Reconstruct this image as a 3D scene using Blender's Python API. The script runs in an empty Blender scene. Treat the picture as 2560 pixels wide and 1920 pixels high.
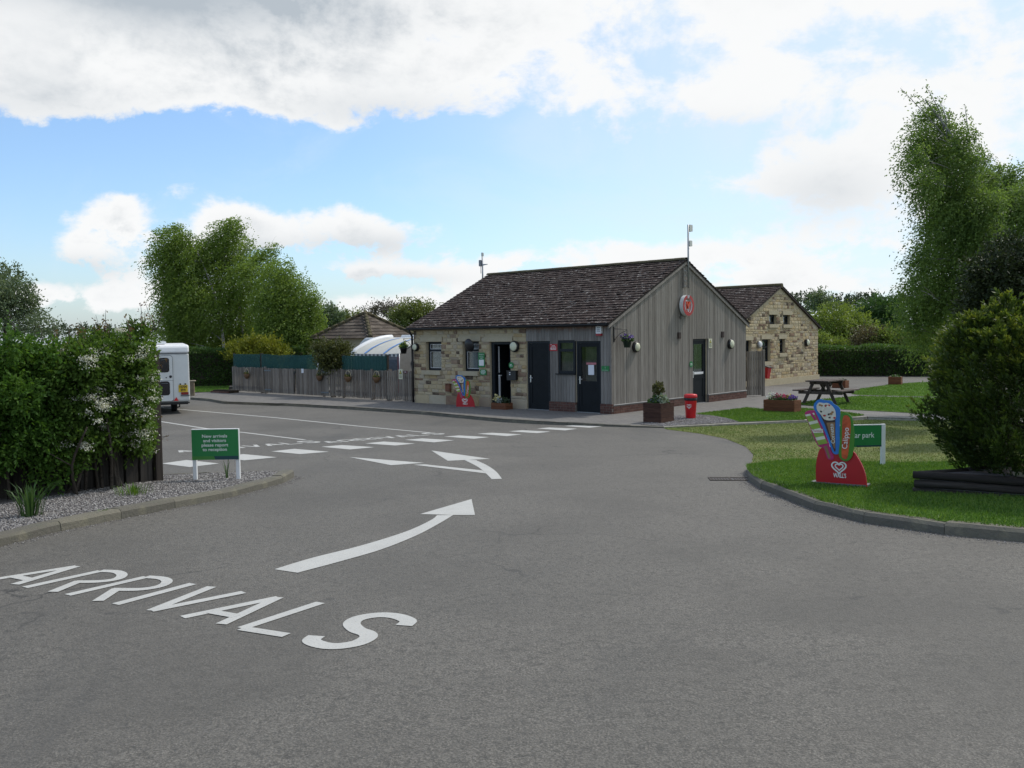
import bpy, bmesh, math, random
import numpy as np
from mathutils import Vector, Matrix

random.seed(7)
RNG = np.random.default_rng(7)
SC = bpy.context.scene
COL = SC.collection

# ------------------------------------------------------------------ camera
F, PITCH, ROLL, CAMZ = 2246.5, .0528, -.0142, 2.2627       # focal length in pixels of a 2560 wide frame
fw = Vector((0, math.cos(PITCH), -math.sin(PITCH)))
up = Vector((0, math.sin(PITCH), math.cos(PITCH)))
rt = Vector((1, 0, 0))
cr, sr = math.cos(ROLL), math.sin(ROLL)
RT = rt * cr + up * sr
UP = up * cr - rt * sr
CAM = Vector((0, 0, CAMZ))
cd = bpy.data.cameras.new('camera')
cd.sensor_width = 36
cd.lens = F / 2560 * 36
cd.clip_end = 3000
cam = bpy.data.objects.new('camera', cd)
COL.objects.link(cam)
cam.matrix_world = Matrix(((RT.x, UP.x, -fw.x, 0), (RT.y, UP.y, -fw.y, 0), (RT.z, UP.z, -fw.z, CAMZ), (0, 0, 0, 1)))
SC.camera = cam

# ------------------------------------------------------------------ light
SUN_EL, SUN_AZ = math.radians(52), math.radians(58)
S = Vector((math.sin(SUN_AZ) * math.cos(SUN_EL), math.cos(SUN_AZ) * math.cos(SUN_EL), math.sin(SUN_EL)))
sl = bpy.data.lights.new('sun', 'SUN')
sl.energy = 2.6
sl.angle = math.radians(3.5)
sl.color = (1, .95, .86)
so = bpy.data.objects.new('sun', sl)
COL.objects.link(so)
so.rotation_euler = S.to_track_quat('Z', 'Y').to_euler()

W = bpy.data.worlds.new('World')
SC.world = W
W.use_nodes = True
SC.view_settings.view_transform = 'Standard'
SC.view_settings.look = 'None'
SC.view_settings.gamma = 1
SC.view_settings.use_curve_mapping = False
SC.view_settings.exposure = 0.04


class NT:
    """small helper to write node graphs as expressions"""
    def __init__(s, nt):
        s.n, s.l = nt.nodes, nt.links

    def node(s, t, ins=(), **kw):
        n = s.n.new(t)
        for k, v in kw.items():
            setattr(n, k, v)
        for k, v in (ins.items() if isinstance(ins, dict) else enumerate(ins)):
            if v is None:
                continue
            if hasattr(v, 'is_linked') or hasattr(v, 'links'):
                s.l.new(v, n.inputs[k])
            else:
                n.inputs[k].default_value = v
        return n

    def m(s, op, a, b=None, c=None, clamp=False):
        n = s.node('ShaderNodeMath', [a, b, c], operation=op)
        n.use_clamp = clamp
        return n.outputs[0]

    def noise(s, vec, scale, detail=4, rough=.55, dist=0):
        return s.node('ShaderNodeTexNoise', {'Vector': vec, 'Scale': scale, 'Detail': detail, 'Roughness': rough, 'Distortion': dist}).outputs['Fac']

    def ramp(s, fac, stops, interp='LINEAR'):
        n = s.node('ShaderNodeValToRGB', [fac])
        n.color_ramp.interpolation = interp
        e = n.color_ramp.elements
        while len(e) < len(stops):
            e.new(.5)
        for i, (p, c) in enumerate(stops):
            e[i].position = p
            e[i].color = (*c, 1) if not isinstance(c, (int, float)) else (c, c, c, 1)
        return n.outputs[0]

    def mix(s, f, a, b, bt='MIX'):
        n = s.n.new('ShaderNodeMix')
        n.data_type = 'RGBA'
        n.blend_type = bt
        for k, v in ((0, f), (6, a), (7, b)):
            if hasattr(v, 'links'):
                s.l.new(v, n.inputs[k])
            else:
                n.inputs[k].default_value = v if isinstance(v, (int, float)) else (*v, 1)
        return n.outputs[2]

    def smooth(s, v, a, b, lo=0., hi=1.):
        n = s.node('ShaderNodeMapRange', [v, a, b, lo, hi], interpolation_type='SMOOTHSTEP')
        return n.outputs[0]


def build_sky():
    t = NT(W.node_tree)
    t.n.clear()
    out = t.node('ShaderNodeOutputWorld')
    bg = t.node('ShaderNodeBackground')
    t.l.new(bg.outputs[0], out.inputs[0])
    sky = t.node('ShaderNodeTexSky', sky_type='NISHITA', sun_disc=False, sun_elevation=SUN_EL, sun_rotation=SUN_AZ,
                 air_density=1.0, dust_density=1.2, ozone_density=2.5)
    d = t.node('ShaderNodeTexCoord').outputs['Generated']
    sp = t.node('ShaderNodeSeparateXYZ', [d])
    X, Y, Z = sp.outputs
    az = t.m('ARCTAN2', X, Y)
    el = t.m('ARCSINE', t.m('MINIMUM', t.m('MAXIMUM', Z, -1.), 1.))
    wv = t.node('ShaderNodeMapping', [d], vector_type='POINT')
    wv.inputs['Scale'].default_value = (1, 1, 1.55)
    n1 = t.noise(wv.outputs[0], 10., 10, .62, .15)
    wv2 = t.node('ShaderNodeMapping', [d], vector_type='POINT')
    wv2.inputs['Scale'].default_value = (1, 1, 1.9)
    wv2.inputs['Location'].default_value = (3.1, 1.7, .4)
    n2 = t.noise(wv2.outputs[0], 3.0, 4, .5)

    def px(x, y):
        return (x - 1106) / 1941, (716 - .014 * (x - 1106) - y) / 1941

    def blob(x, y, wx, wy, k, base=None):
        a, e = px(x, y)
        u = t.m('MULTIPLY', t.m('SUBTRACT', az, a), 1941 / wx)
        v = t.m('MULTIPLY', t.m('SUBTRACT', el, e), 1941 / wy)
        r = t.m('ADD', t.m('MULTIPLY', u, u), t.m('MULTIPLY', v, v))
        b = t.m('MULTIPLY', t.m('POWER', 2.7183, t.m('MULTIPLY', r, -1.)), k)
        if base is not None:
            eb = px(x, base)[1]
            b = t.m('MULTIPLY', b, t.smooth(t.m('ADD', el, t.m('MULTIPLY', t.m('SUBTRACT', n1, .5), .09)), eb - .008, eb + .016))
        return b

    # general cover: broken cumulus all round, thinner low down, filling up overhead
    bias = t.m('ADD', t.m('MULTIPLY', n2, .55), -.43)
    bias = t.m('ADD', bias, t.smooth(el, .17, .45, 0., .22))
    for b in [(330, 120, 420, 190, .48, 320), (150, 240, 330, 110, .28, 325), (850, 130, 330, 150, .44, 275), (500, 240, 120, 70, .22, 300),
              (1400, 60, 480, 120, .26, None), (1450, 230, 260, 90, .30, 330), (1850, 20, 500, 160, .26, None),
              (1790, 420, 180, 125, .50, 540), (1980, 330, 150, 120, .20, None), (2150, 300, 220, 160, .22, None),
              (790, 490, 175, 62, .64, 545), (830, 580, 180, 40, .58, 606), (540, 500, 100, 66, .58, 556), (235, 550, 90, 76, .62, 604),
              (325, 480, 60, 56, .56, 530), (125, 445, 42, 36, .44, None), (450, 410, 65, 30, .26, None), (1125, 570, 110, 38, .56, 598), (1420, 545, 210, 42, .56, 585),
              (1640, 590, 150, 42, .54, 625), (180, 640, 220, 36, .54, 672), (820, 650, 280, 34, .50, 685), (1780, 630, 200, 34, .48, 655), (1085, 470, 60, 10, .18, None)]:
        bias = t.m('ADD', bias, blob(*b))
    for b in [(330, 370, 420, 42, -.42), (800, 350, 330, 50, -.42), (90, 540, 140, 70, -.24), (1100, 420, 330, 90, -.30), (650, 440, 90, 40, -.16), (420, 660, 200, 40, -.1)]:
        bias = t.m('ADD', bias, blob(*b))
    dens = t.m('ADD', bias, t.m('MULTIPLY', t.m('SUBTRACT', n1, .5), 1.55))
    alpha = t.smooth(dens, .0, .28)
    # thin high veil towards the sun side
    veil = t.smooth(t.m('ADD', t.m('MULTIPLY', az, 1.15), t.m('MULTIPLY', el, .9)), -.06, .62, .0, .72)
    wisp = t.m('MULTIPLY', t.smooth(t.noise(wv2.outputs[0], 5., 6, .6, .8), .45, .75), .22)
    veil = t.m('MINIMUM', t.m('ADD', veil, wisp), .9)
    # cloud tone: white tops, grey thick bases
    thick = t.smooth(dens, .30, .85)
    tone_n = t.smooth(t.noise(wv.outputs[0], 5., 6, .55, .1), .30, .68)
    grey = t.m('MULTIPLY', thick, t.m('SUBTRACT', 1.10, tone_n), clamp=True)
    grey = t.m('MULTIPLY', grey, t.smooth(az, -.12, .30, 1.15, .45))
    for b in [(470, 60, 330, 70, .85), (260, 25, 220, 60, .55), (150, 285, 240, 42, .30), (820, 250, 200, 40, .35), (790, 525, 150, 28, .50), (830, 595, 150, 18, .42), (240, 585, 90, 26, .45), (560, 535, 80, 24, .4), (1760, 430, 130, 60, .36), (1480, 300, 220, 40, .22)]:
        grey = t.m('ADD', grey, blob(*b))
    grey = t.m('MINIMUM', grey, 1.)
    cloud = t.mix(grey, (9.3, 9.4, 9.45), (4.7, 5.25, 5.8))
    skyc = t.mix(1., sky.outputs[0], (1.56, 1.74, 1.90), 'MULTIPLY')
    hz = t.smooth(el, -.02, .13, .30, 0.)
    skyc = t.mix(hz, skyc, (7.0, 8.2, 9.8))
    c = t.mix(veil, skyc, (7.3, 8.45, 9.35))
    c = t.mix(alpha, c, cloud)
    t.l.new(c, bg.inputs[0])
    bg.inputs[1].default_value = .1


build_sky()

# ------------------------------------------------------------------ pixel helpers (pixels of the 2560 x 1920 photograph)
def ray(x, y):
    return fw + RT * ((x - 1280) / F) + UP * ((960 - y) / F)


def road_z(y):
    return max(-.09, .62 - .0296 * y)


def G(x, y, off=0.):                    # where a pixel meets the road surface
    d = ray(x, y)
    k = (.62 + off - CAMZ) / (d.z + .0296 * d.y)
    P = CAM + d * k
    if k < 0 or P.y > 23.986:
        P = CAM + d * ((-.09 + off - CAMZ) / d.z)
    return P


def ZP(x, y, z=0.):                     # where a pixel meets a level plane
    d = ray(x, y)
    return CAM + d * ((z - CAMZ) / d.z)


def DP(x, y, Y):                        # a pixel at a distance Y
    d = ray(x, y)
    return CAM + d * (Y / d.y)


def zoomer(x0, y0, s):
    return lambda x, y: (x0 + x / s, y0 + y / s)


O = Vector((2.8492, 25.6792, 0))        # right front corner of the reception building
TH = .7387
EX = Vector((math.cos(TH), -math.sin(TH), 0))
EY = Vector((math.sin(TH), math.cos(TH), 0))


# ------------------------------------------------------------------ mesh helpers
def tag(o, label=None, cat=None, group=None, kind=None):
    for k, v in (('label', label), ('category', cat), ('group', group), ('kind', kind)):
        if v:
            o[k] = v
    return o


def thing(name, loc, rz=0., label=None, cat=None, group=None, kind=None):
    o = bpy.data.objects.new(name, None)
    o.empty_display_size = .1
    COL.objects.link(o)
    o.location = loc
    o.rotation_euler = (0, 0, rz)
    return tag(o, label, cat, group, kind)


def link(name, me, mat, parent=None, loc=None):
    o = bpy.data.objects.new(name, me)
    if mat is not None and not me.materials:
        me.materials.append(mat)
    COL.objects.link(o)
    if parent:
        o.parent = parent
    if loc is not None:
        o.location = loc
    return o


def copy_tree(o, parent=None):
    c = o.copy()
    COL.objects.link(c)
    c.parent = parent
    for ch in list(o.children):
        copy_tree(ch, c)
    return c


class MB:
    def __init__(s):
        s.v, s.f, s.sm = [], [], []

    def add(s, vs, fs, smooth=False):
        b = len(s.v)
        s.v += [tuple(v) for v in vs]
        s.f += [tuple(b + i for i in f) for f in fs]
        s.sm += [smooth] * len(fs)
        return s

    def box(s, c, d, M=None):
        x, y, z = d[0] / 2, d[1] / 2, d[2] / 2
        vs = [Vector((i * x, j * y, k * z)) for k in (-1, 1) for j in (-1, 1) for i in (-1, 1)]
        if M is not None:
            vs = [M @ v for v in vs]
        c = Vector(c)
        return s.add([v + c for v in vs], [(0, 2, 3, 1), (4, 5, 7, 6), (0, 1, 5, 4), (2, 6, 7, 3), (0, 4, 6, 2), (1, 3, 7, 5)])

    def bb(s, x0, x1, y0, y1, z0, z1):
        return s.box(((x0 + x1) / 2, (y0 + y1) / 2, (z0 + z1) / 2), (abs(x1 - x0), abs(y1 - y0), abs(z1 - z0)))

    def bbev(s, x0, x1, y0, y1, z0, z1, b=.01):
        """box with chamfered upright edges and top edge"""
        r = lambda q: [(x0 + q, y0), (x1 - q, y0), (x1, y0 + q), (x1, y1 - q), (x1 - q, y1), (x0 + q, y1), (x0, y1 - q), (x0, y0 + q)]
        ri = lambda q: [(x0 + q, y0 + b), (x1 - q, y0 + b), (x1 - b, y0 + q), (x1 - b, y1 - q), (x1 - q, y1 - b), (x0 + q, y1 - b), (x0 + b, y1 - q), (x0 + b, y0 + q)]
        vs = [(x, y, z0) for x, y in r(b)] + [(x, y, z1 - b) for x, y in r(b)] + [(x, y, z1) for x, y in ri(2 * b)]
        fs = [tuple(range(7, -1, -1)), tuple(range(16, 24))]
        for k in (0, 8):
            fs += [(k + i, k + (i + 1) % 8, k + 8 + (i + 1) % 8, k + 8 + i) for i in range(8)]
        return s.add(vs, fs)

    def tube(s, pts, rad, n=8, smooth=True, cap=True):
        pts = [Vector(p) for p in pts]
        if not hasattr(rad, '__len__'):
            rad = [rad] * len(pts)
        vs = []
        pu = None
        for i, p in enumerate(pts):
            t = (pts[min(i + 1, len(pts) - 1)] - pts[max(i - 1, 0)]).normalized()
            if pu is None:
                a = Vector((0, 0, 1)) if abs(t.z) < .9 else Vector((1, 0, 0))
                pu = t.cross(a).normalized()
            pu = (pu - t * pu.dot(t)).normalized()
            w = t.cross(pu)
            for k in range(n):
                q = 2 * math.pi * k / n
                vs.append(p + (pu * math.cos(q) + w * math.sin(q)) * rad[i])
        fs = []
        for i in range(len(pts) - 1):
            fs += [(i * n + k, i * n + (k + 1) % n, (i + 1) * n + (k + 1) % n, (i + 1) * n + k) for k in range(n)]
        s.add(vs, fs, smooth)
        if cap:
            b = len(s.v) - len(vs)
            s.f += [tuple(b + k for k in range(n - 1, -1, -1)), tuple(b + (len(pts) - 1) * n + k for k in range(n))]
            s.sm += [False, False]
        return s

    def lathe(s, prof, n=20, M=None, smooth=True):
        """profile of (radius, height), turned about local z"""
        vs = []
        for r, h in prof:
            for k in range(n):
                q = 2 * math.pi * k / n
                v = Vector((r * math.cos(q), r * math.sin(q), h))
                vs.append(M @ v if M is not None else v)
        fs = []
        for i in range(len(prof) - 1):
            fs += [(i * n + k, i * n + (k + 1) % n, (i + 1) * n + (k + 1) % n, (i + 1) * n + k) for k in range(n)]
        fs += [tuple(range(n - 1, -1, -1)), tuple((len(prof) - 1) * n + k for k in range(n))]
        return s.add(vs, fs, smooth)

    def prism(s, poly, y0, y1, M=None):
        """outline in local x, z made solid between y0 (front) and y1"""
        n = len(poly)
        a = sum(poly[i][0] * poly[(i + 1) % n][1] - poly[(i + 1) % n][0] * poly[i][1] for i in range(n))
        if a < 0:
            poly = poly[::-1]
        vs = [Vector((x, y0, z)) for x, z in poly] + [Vector((x, y1, z)) for x, z in poly]
        if M is not None:
            vs = [M @ v for v in vs]
        return s.add(vs, [tuple(range(n)), tuple(range(2 * n - 1, n - 1, -1))] + [(i, i + n, (i + 1) % n + n, (i + 1) % n) for i in range(n)])

    def stroke(s, pts, w, y0, y1):
        """flat band along a 2d path in local x, z, made solid"""
        L, R = [], []
        m = len(pts)
        for i in range(m):
            a, b = pts[max(i - 1, 0)], pts[min(i + 1, m - 1)]
            dx, dz = b[0] - a[0], b[1] - a[1]
            q = math.hypot(dx, dz) or 1
            ww = (w[i] if hasattr(w, '__len__') else w) / 2
            L.append((pts[i][0] - dz / q * ww, pts[i][1] + dx / q * ww))
            R.append((pts[i][0] + dz / q * ww, pts[i][1] - dx / q * ww))
        for i in range(m - 1):
            s.prism([L[i], L[i + 1], R[i + 1], R[i]], y0, y1)
        return s

    def mesh(s, name):
        me = bpy.data.meshes.new(name)
        me.from_pydata(s.v, [], s.f)
        me.polygons.foreach_set('use_smooth', s.sm)
        me.update()
        return me

    def build(s, name, mat, parent=None, loc=None):
        return link(name, s.mesh(name), mat, parent, loc)


def rrect(x0, x1, z0, z1, r, n=5):
    p = []
    for cx, cz, a in ((x1 - r, z0 + r, -90), (x1 - r, z1 - r, 0), (x0 + r, z1 - r, 90), (x0 + r, z0 + r, 180)):
        for k in range(n + 1):
            q = math.radians(a + 90 * k / n)
            p.append((cx + r * math.cos(q), cz + r * math.sin(q)))
    return p


def ellipse(cx, cz, rx, rz, n=24, a0=0, a1=360):
    return [(cx + rx * math.cos(math.radians(a0 + (a1 - a0) * k / n)), cz + rz * math.sin(math.radians(a0 + (a1 - a0) * k / n))) for k in range(n + (1 if a1 - a0 < 360 else 0))]


def spline(pts, n=8):
    out = []
    P = [pts[0]] + list(pts) + [pts[-1]]
    for i in range(1, len(P) - 2):
        for k in range(n):
            t = k / n
            out.append(tuple(.5 * (2 * P[i][j] + (P[i + 1][j] - P[i - 1][j]) * t + (2 * P[i - 1][j] - 5 * P[i][j] + 4 * P[i + 1][j] - P[i + 2][j]) * t * t
                                   + (3 * P[i][j] - P[i - 1][j] - 3 * P[i + 1][j] + P[i + 2][j]) * t ** 3) for j in range(len(P[0]))))
    out.append(tuple(pts[-1]))
    return out


def text_mesh(body, size, width=None, align='CENTER', bold=0.):
    """flat lettering in local x, z facing -y"""
    cu = bpy.data.curves.new('txt', 'FONT')
    cu.body = body
    cu.size = size
    cu.align_x = align
    cu.align_y = 'CENTER'
    cu.offset = bold
    cu.resolution_u = 3
    o = bpy.data.objects.new('txt', cu)
    COL.objects.link(o)
    bpy.context.view_layer.update()
    me = bpy.data.meshes.new_from_object(o.evaluated_get(bpy.context.evaluated_depsgraph_get()))
    bpy.data.objects.remove(o)
    co = np.zeros(len(me.vertices) * 3)
    me.vertices.foreach_get('co', co)
    co = co.reshape(-1, 3)
    if width and len(co):
        k = width / max(1e-6, co[:, 0].max() - co[:, 0].min())
        co[:, 0] *= k
    co = np.stack([co[:, 0], np.zeros(len(co)), co[:, 1]], -1)
    me.vertices.foreach_set('co', co.ravel())
    me.materials.clear()
    me.update()
    return me


def lettering(body, size, mat, parent, loc, width=None, align='CENTER', rot=None, bold=0.):
    o = link('lettering', text_mesh(body, size, width, align, bold), mat, parent, loc)
    if rot is not None:
        o.rotation_euler = rot
    return o


# ------------------------------------------------------------------ materials
MATS = {}


def mat_base(name):
    m = bpy.data.materials.new(name)
    m.use_nodes = True
    t = NT(m.node_tree)
    b = t.n['Principled BSDF']
    MATS[name] = m
    return m, t, b


def plain(name, col, rough=.6, metal=0., var=.12, scale=6., bump=0., bscale=40., spec=.5, coat=0.):
    if name in MATS:
        return MATS[name]
    m, t, b = mat_base(name)
    co = t.node('ShaderNodeTexCoord').outputs['Object']
    n = t.noise(co, scale, 6, .6)
    c = t.mix(t.smooth(n, .25, .75), tuple(min(1, x * (1 - var)) for x in col), tuple(min(1, x * (1 + var)) for x in col))
    t.l.new(c, b.inputs['Base Color'])
    b.inputs['Roughness'].default_value = rough
    b.inputs['Metallic'].default_value = metal
    b.inputs['Specular IOR Level'].default_value = spec
    b.inputs['Coat Weight'].default_value = coat
    if bump:
        bn = t.node('ShaderNodeBump', {'Strength': bump, 'Distance': .01, 'Height': t.noise(co, bscale, 4, .6)})
        t.l.new(bn.outputs[0], b.inputs['Normal'])
    return m


def rnd_src(t, attr):
    if attr:
        return t.node('ShaderNodeAttribute', attribute_name='rnd').outputs['Fac']
    return t.node('ShaderNodeObjectInfo').outputs['Random']


def foliage(name, dark, mid, light, trans=.35, rough=.55, spec=.35):
    m, t, b = mat_base(name)
    r = rnd_src(t, True)
    co = t.node('ShaderNodeTexCoord').outputs['Object']
    q = t.m('ADD', t.m('MULTIPLY', r, .75), t.m('MULTIPLY', t.smooth(t.noise(co, 1.1, 3), .3, .7), .25))
    c = t.ramp(q, [(0., dark), (.5, mid), (1., light)])
    t.l.new(c, b.inputs['Base Color'])
    b.inputs['Roughness'].default_value = rough
    b.inputs['Specular IOR Level'].default_value = spec
    tr = t.node('ShaderNodeBsdfTranslucent')
    t.l.new(t.mix(1., c, (1.25, 1.25, .7), 'MULTIPLY'), tr.inputs[0])
    mx = t.node('ShaderNodeMixShader', [trans])
    t.l.new(b.outputs[0], mx.inputs[1])
    t.l.new(tr.outputs[0], mx.inputs[2])
    t.l.new(mx.outputs[0], t.n['Material Output'].inputs[0])
    return m


def mat_asphalt():
    m, t, b = mat_base('asphalt')
    co = t.node('ShaderNodeTexCoord').outputs['Object']
    fine = t.noise(co, 95, 3, .7)
    mid = t.noise(co, 9, 5, .6)
    big = t.noise(co, .55, 5, .55, .4)
    vor = t.node('ShaderNodeTexVoronoi', {'Vector': co, 'Scale': 62.}).outputs['Distance']
    c = t.ramp(fine, [(.32, (.043, .039, .034)), (.5, (.115, .106, .092)), (.70, (.246, .228, .200))])
    blot = t.noise(co, 22, 4, .75)
    c = t.mix(t.smooth(blot, .48, .64, 0, .65), c, (.045, .043, .039))
    c = t.mix(t.smooth(big, .40, .68, 0, .60), c, (.079, .073, .064))
    c = t.mix(t.smooth(mid, .40, .75, 0, .22), c, (.153, .142, .126))
    # pale chippings
    c = t.mix(t.smooth(t.noise(co, 210, 1, .5), .66, .74, 0, .55), c, (.36, .34, .30))
    # one dark damp stain and oil drips
    st = t.node('ShaderNodeMapping', [co])
    st.inputs['Scale'].default_value = (1, .38, 1)
    c = t.mix(t.smooth(t.noise(st.outputs[0], .42, 6, .65, .6), .55, .72, 0, .5), c, (.056, .055, .053))
    c = t.mix(t.smooth(t.noise(co, .16, 4, .6, .8), .42, .66, 0, .30), c, (.058, .056, .050))
    # hairline cracks, sealed here and there
    wv_ = t.node('ShaderNodeVectorMath', [co, t.node('ShaderNodeTexNoise', {'Vector': co, 'Scale': 1.3, 'Detail': 5.}).outputs['Color']], operation='ADD').outputs[0]
    ck = t.node('ShaderNodeTexVoronoi', {'Vector': wv_, 'Scale': .33}, feature='DISTANCE_TO_EDGE').outputs['Distance']
    ckm = t.m('MULTIPLY', t.smooth(ck, .0, .008, .75, 0.), t.smooth(t.noise(co, .35, 3), .50, .62))
    c = t.mix(ckm, c, (.030, .029, .028))
    # scattered oil drips
    oil = t.node('ShaderNodeTexVoronoi', {'Vector': wv_, 'Scale': .9}).outputs['Distance']
    c = t.mix(t.smooth(oil, .03, .075, .5, 0.), c, (.040, .039, .038))
    t.l.new(c, b.inputs['Base Color'])
    b.inputs['Roughness'].default_value = .74
    b.inputs['Specular IOR Level'].default_value = .42
    h = t.m('ADD', t.m('MULTIPLY', fine, .6), t.m('MULTIPLY', vor, .5))
    bn = t.node('ShaderNodeBump', {'Strength': .75, 'Distance': .008, 'Height': h})
    t.l.new(bn.outputs[0], b.inputs['Normal'])
    return m


def mat_paint():
    m, t, b = mat_base('road_paint')
    co = t.node('ShaderNodeTexCoord').outputs['Object']
    w = t.m('MAXIMUM', t.smooth(t.noise(co, 70, 4, .7), .54, .72, 0, .75), t.m('MULTIPLY', t.smooth(t.noise(co, 260, 2, .6), .60, .70, 0, .8), t.smooth(t.noise(co, 2.2, 4), .45, .65)))
    d = t.smooth(t.noise(co, 3, 5, .6), .35, .75, 0, .35)
    c = t.mix(d, (.47, .465, .44), (.35, .345, .325))
    c = t.mix(w, c, (.24, .23, .22))
    t.l.new(c, b.inputs['Base Color'])
    b.inputs['Roughness'].default_value = .7
    bn = t.node('ShaderNodeBump', {'Strength': .5, 'Distance': .006, 'Height': t.noise(co, 95, 3, .7)})
    t.l.new(bn.outputs[0], b.inputs['Normal'])
    return m


def mat_paving():
    m, t, b = mat_base('block_paving')
    co = t.node('ShaderNodeTexCoord').outputs['Object']
    mp = t.node('ShaderNodeMapping', [co])
    mp.inputs['Rotation'].default_value = (0, 0, TH)
    br = t.node('ShaderNodeTexBrick', {'Vector': mp.outputs[0], 'Color1': (.185, .172, .158, 1), 'Color2': (.125, .118, .112, 1), 'Mortar': (.075, .07, .065, 1),
                                       'Scale': 1., 'Mortar Size': .006, 'Brick Width': .21, 'Row Height': .105})
    n = t.noise(co, .8, 5, .6)
    c = t.mix(t.smooth(n, .3, .75, 0, .5), br.outputs['Color'], (.165, .155, .142))
    c = t.mix(t.smooth(t.noise(co, 60, 3), .55, .8, 0, .35), c, (.26, .25, .23))
    t.l.new(c, b.inputs['Base Color'])
    b.inputs['Roughness'].default_value = .85
    bn = t.node('ShaderNodeBump', {'Strength': .4, 'Distance': .01, 'Height': br.outputs['Fac']})
    bn.invert = True
    t.l.new(bn.outputs[0], b.inputs['Normal'])
    return m


def mat_wood(name, attr, c0, c1, c2, sc=(38, 38, 2.2), stain=False, rough=.8):
    m, t, b = mat_base(name)
    co = t.node('ShaderNodeTexCoord').outputs['Object']
    r = rnd_src(t, attr)
    off = t.node('ShaderNodeCombineXYZ', [t.m('MULTIPLY', r, 37.), t.m('MULTIPLY', r, 19.), 0.])
    v = t.node('ShaderNodeVectorMath', [co, off.outputs[0]], operation='ADD').outputs[0]
    mp = t.node('ShaderNodeMapping', [v])
    mp.inputs['Scale'].default_value = sc
    g = t.noise(mp.outputs[0], 1., 7, .65, .3)
    q = t.m('ADD', t.m('MULTIPLY', g, .78), t.m('MULTIPLY', r, .24))
    c = t.ramp(q, [(.22, c0), (.5, c1), (.82, c2)])
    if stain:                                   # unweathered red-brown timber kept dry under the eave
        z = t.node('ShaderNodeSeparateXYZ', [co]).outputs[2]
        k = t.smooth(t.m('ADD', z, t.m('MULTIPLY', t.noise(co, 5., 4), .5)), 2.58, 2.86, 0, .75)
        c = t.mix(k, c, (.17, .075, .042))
    t.l.new(c, b.inputs['Base Color'])
    b.inputs['Roughness'].default_value = rough
    b.inputs['Specular IOR Level'].default_value = .25
    bn = t.node('ShaderNodeBump', {'Strength': .45, 'Distance': .004, 'Height': g})
    t.l.new(bn.outputs[0], b.inputs['Normal'])
    return m


def mat_stone(name, attr):
    m, t, b = mat_base(name)
    co = t.node('ShaderNodeTexCoord').outputs['Object']
    r = rnd_src(t, attr)
    c = t.ramp(r, [(0., (.50, .41, .26)), (.22, (.45, .36, .22)), (.40, (.52, .44, .30)), (.55, (.42, .30, .15)), (.68, (.47, .41, .31)), (.80, (.34, .27, .20)), (.90, (.22, .13, .09)), (.97, (.07, .05, .042))])
    n = t.noise(co, 9. if attr else 2.4, 6, .65)
    c = t.mix(t.smooth(n, .3, .75, 0, .45), c, (.40, .32, .20))
    c = t.mix(t.smooth(t.noise(co, 40. if attr else 7., 4, .7), .58, .8, 0, .3), c, (.20, .16, .12))
    t.l.new(c, b.inputs['Base Color'])
    b.inputs['Roughness'].default_value = .9
    b.inputs['Specular IOR Level'].default_value = .2
    bn = t.node('ShaderNodeBump', {'Strength': .6, 'Distance': .02, 'Height': n})
    t.l.new(bn.outputs[0], b.inputs['Normal'])
    return m


def mat_tile(name, cols, lichen=.9):
    m, t, b = mat_base(name)
    co = t.node('ShaderNodeTexCoord').outputs['Object']
    r = rnd_src(t, True)
    c = t.ramp(r, [(0., cols[0]), (.45, cols[1]), (.8, cols[2]), (1., cols[3])])
    c = t.mix(t.smooth(t.noise(co, .9, 5, .6), .4, .7, 0, .5), c, cols[0])
    lm = t.node('ShaderNodeMapping', [co])
    lm.inputs['Scale'].default_value = (.55, 1.3, 1.3)
    l = t.m('MULTIPLY', t.smooth(t.noise(lm.outputs[0], 13, 4, .7), .565, .66), t.smooth(t.noise(co, 1.7, 3), .30, .60))
    c = t.mix(t.m('MULTIPLY', l, lichen), c, (.50, .47, .43))
    c = t.mix(t.smooth(t.noise(co, 16, 4, .7), .62, .75, 0, .5), c, (.035, .036, .022))
    t.l.new(c, b.inputs['Base Color'])
    b.inputs['Roughness'].default_value = .9
    b.inputs['Specular IOR Level'].default_value = .2
    bn = t.node('ShaderNodeBump', {'Strength': .5, 'Distance': .01, 'Height': t.noise(co, 40, 5, .7)})
    t.l.new(bn.outputs[0], b.inputs['Normal'])
    return m


def mat_ground(name, a, b_, c_, sc=6., fine=60., bump=.6, dist=.02):
    m, t, b = mat_base(name)
    co = t.node('ShaderNodeTexCoord').outputs['Object']
    n1, n2 = t.noise(co, sc, 6, .6), t.noise(co, fine, 4, .7)
    c = t.mix(t.smooth(n1, .3, .7), a, b_)
    c = t.mix(t.smooth(n2, .42, .75, 0, .7), c, c_)
    t.l.new(c, b.inputs['Base Color'])
    b.inputs['Roughness'].default_value = .95
    b.inputs['Specular IOR Level'].default_value = .15
    bn = t.node('ShaderNodeBump', {'Strength': bump, 'Distance': dist, 'Height': n2})
    t.l.new(bn.outputs[0], b.inputs['Normal'])
    return m


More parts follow.
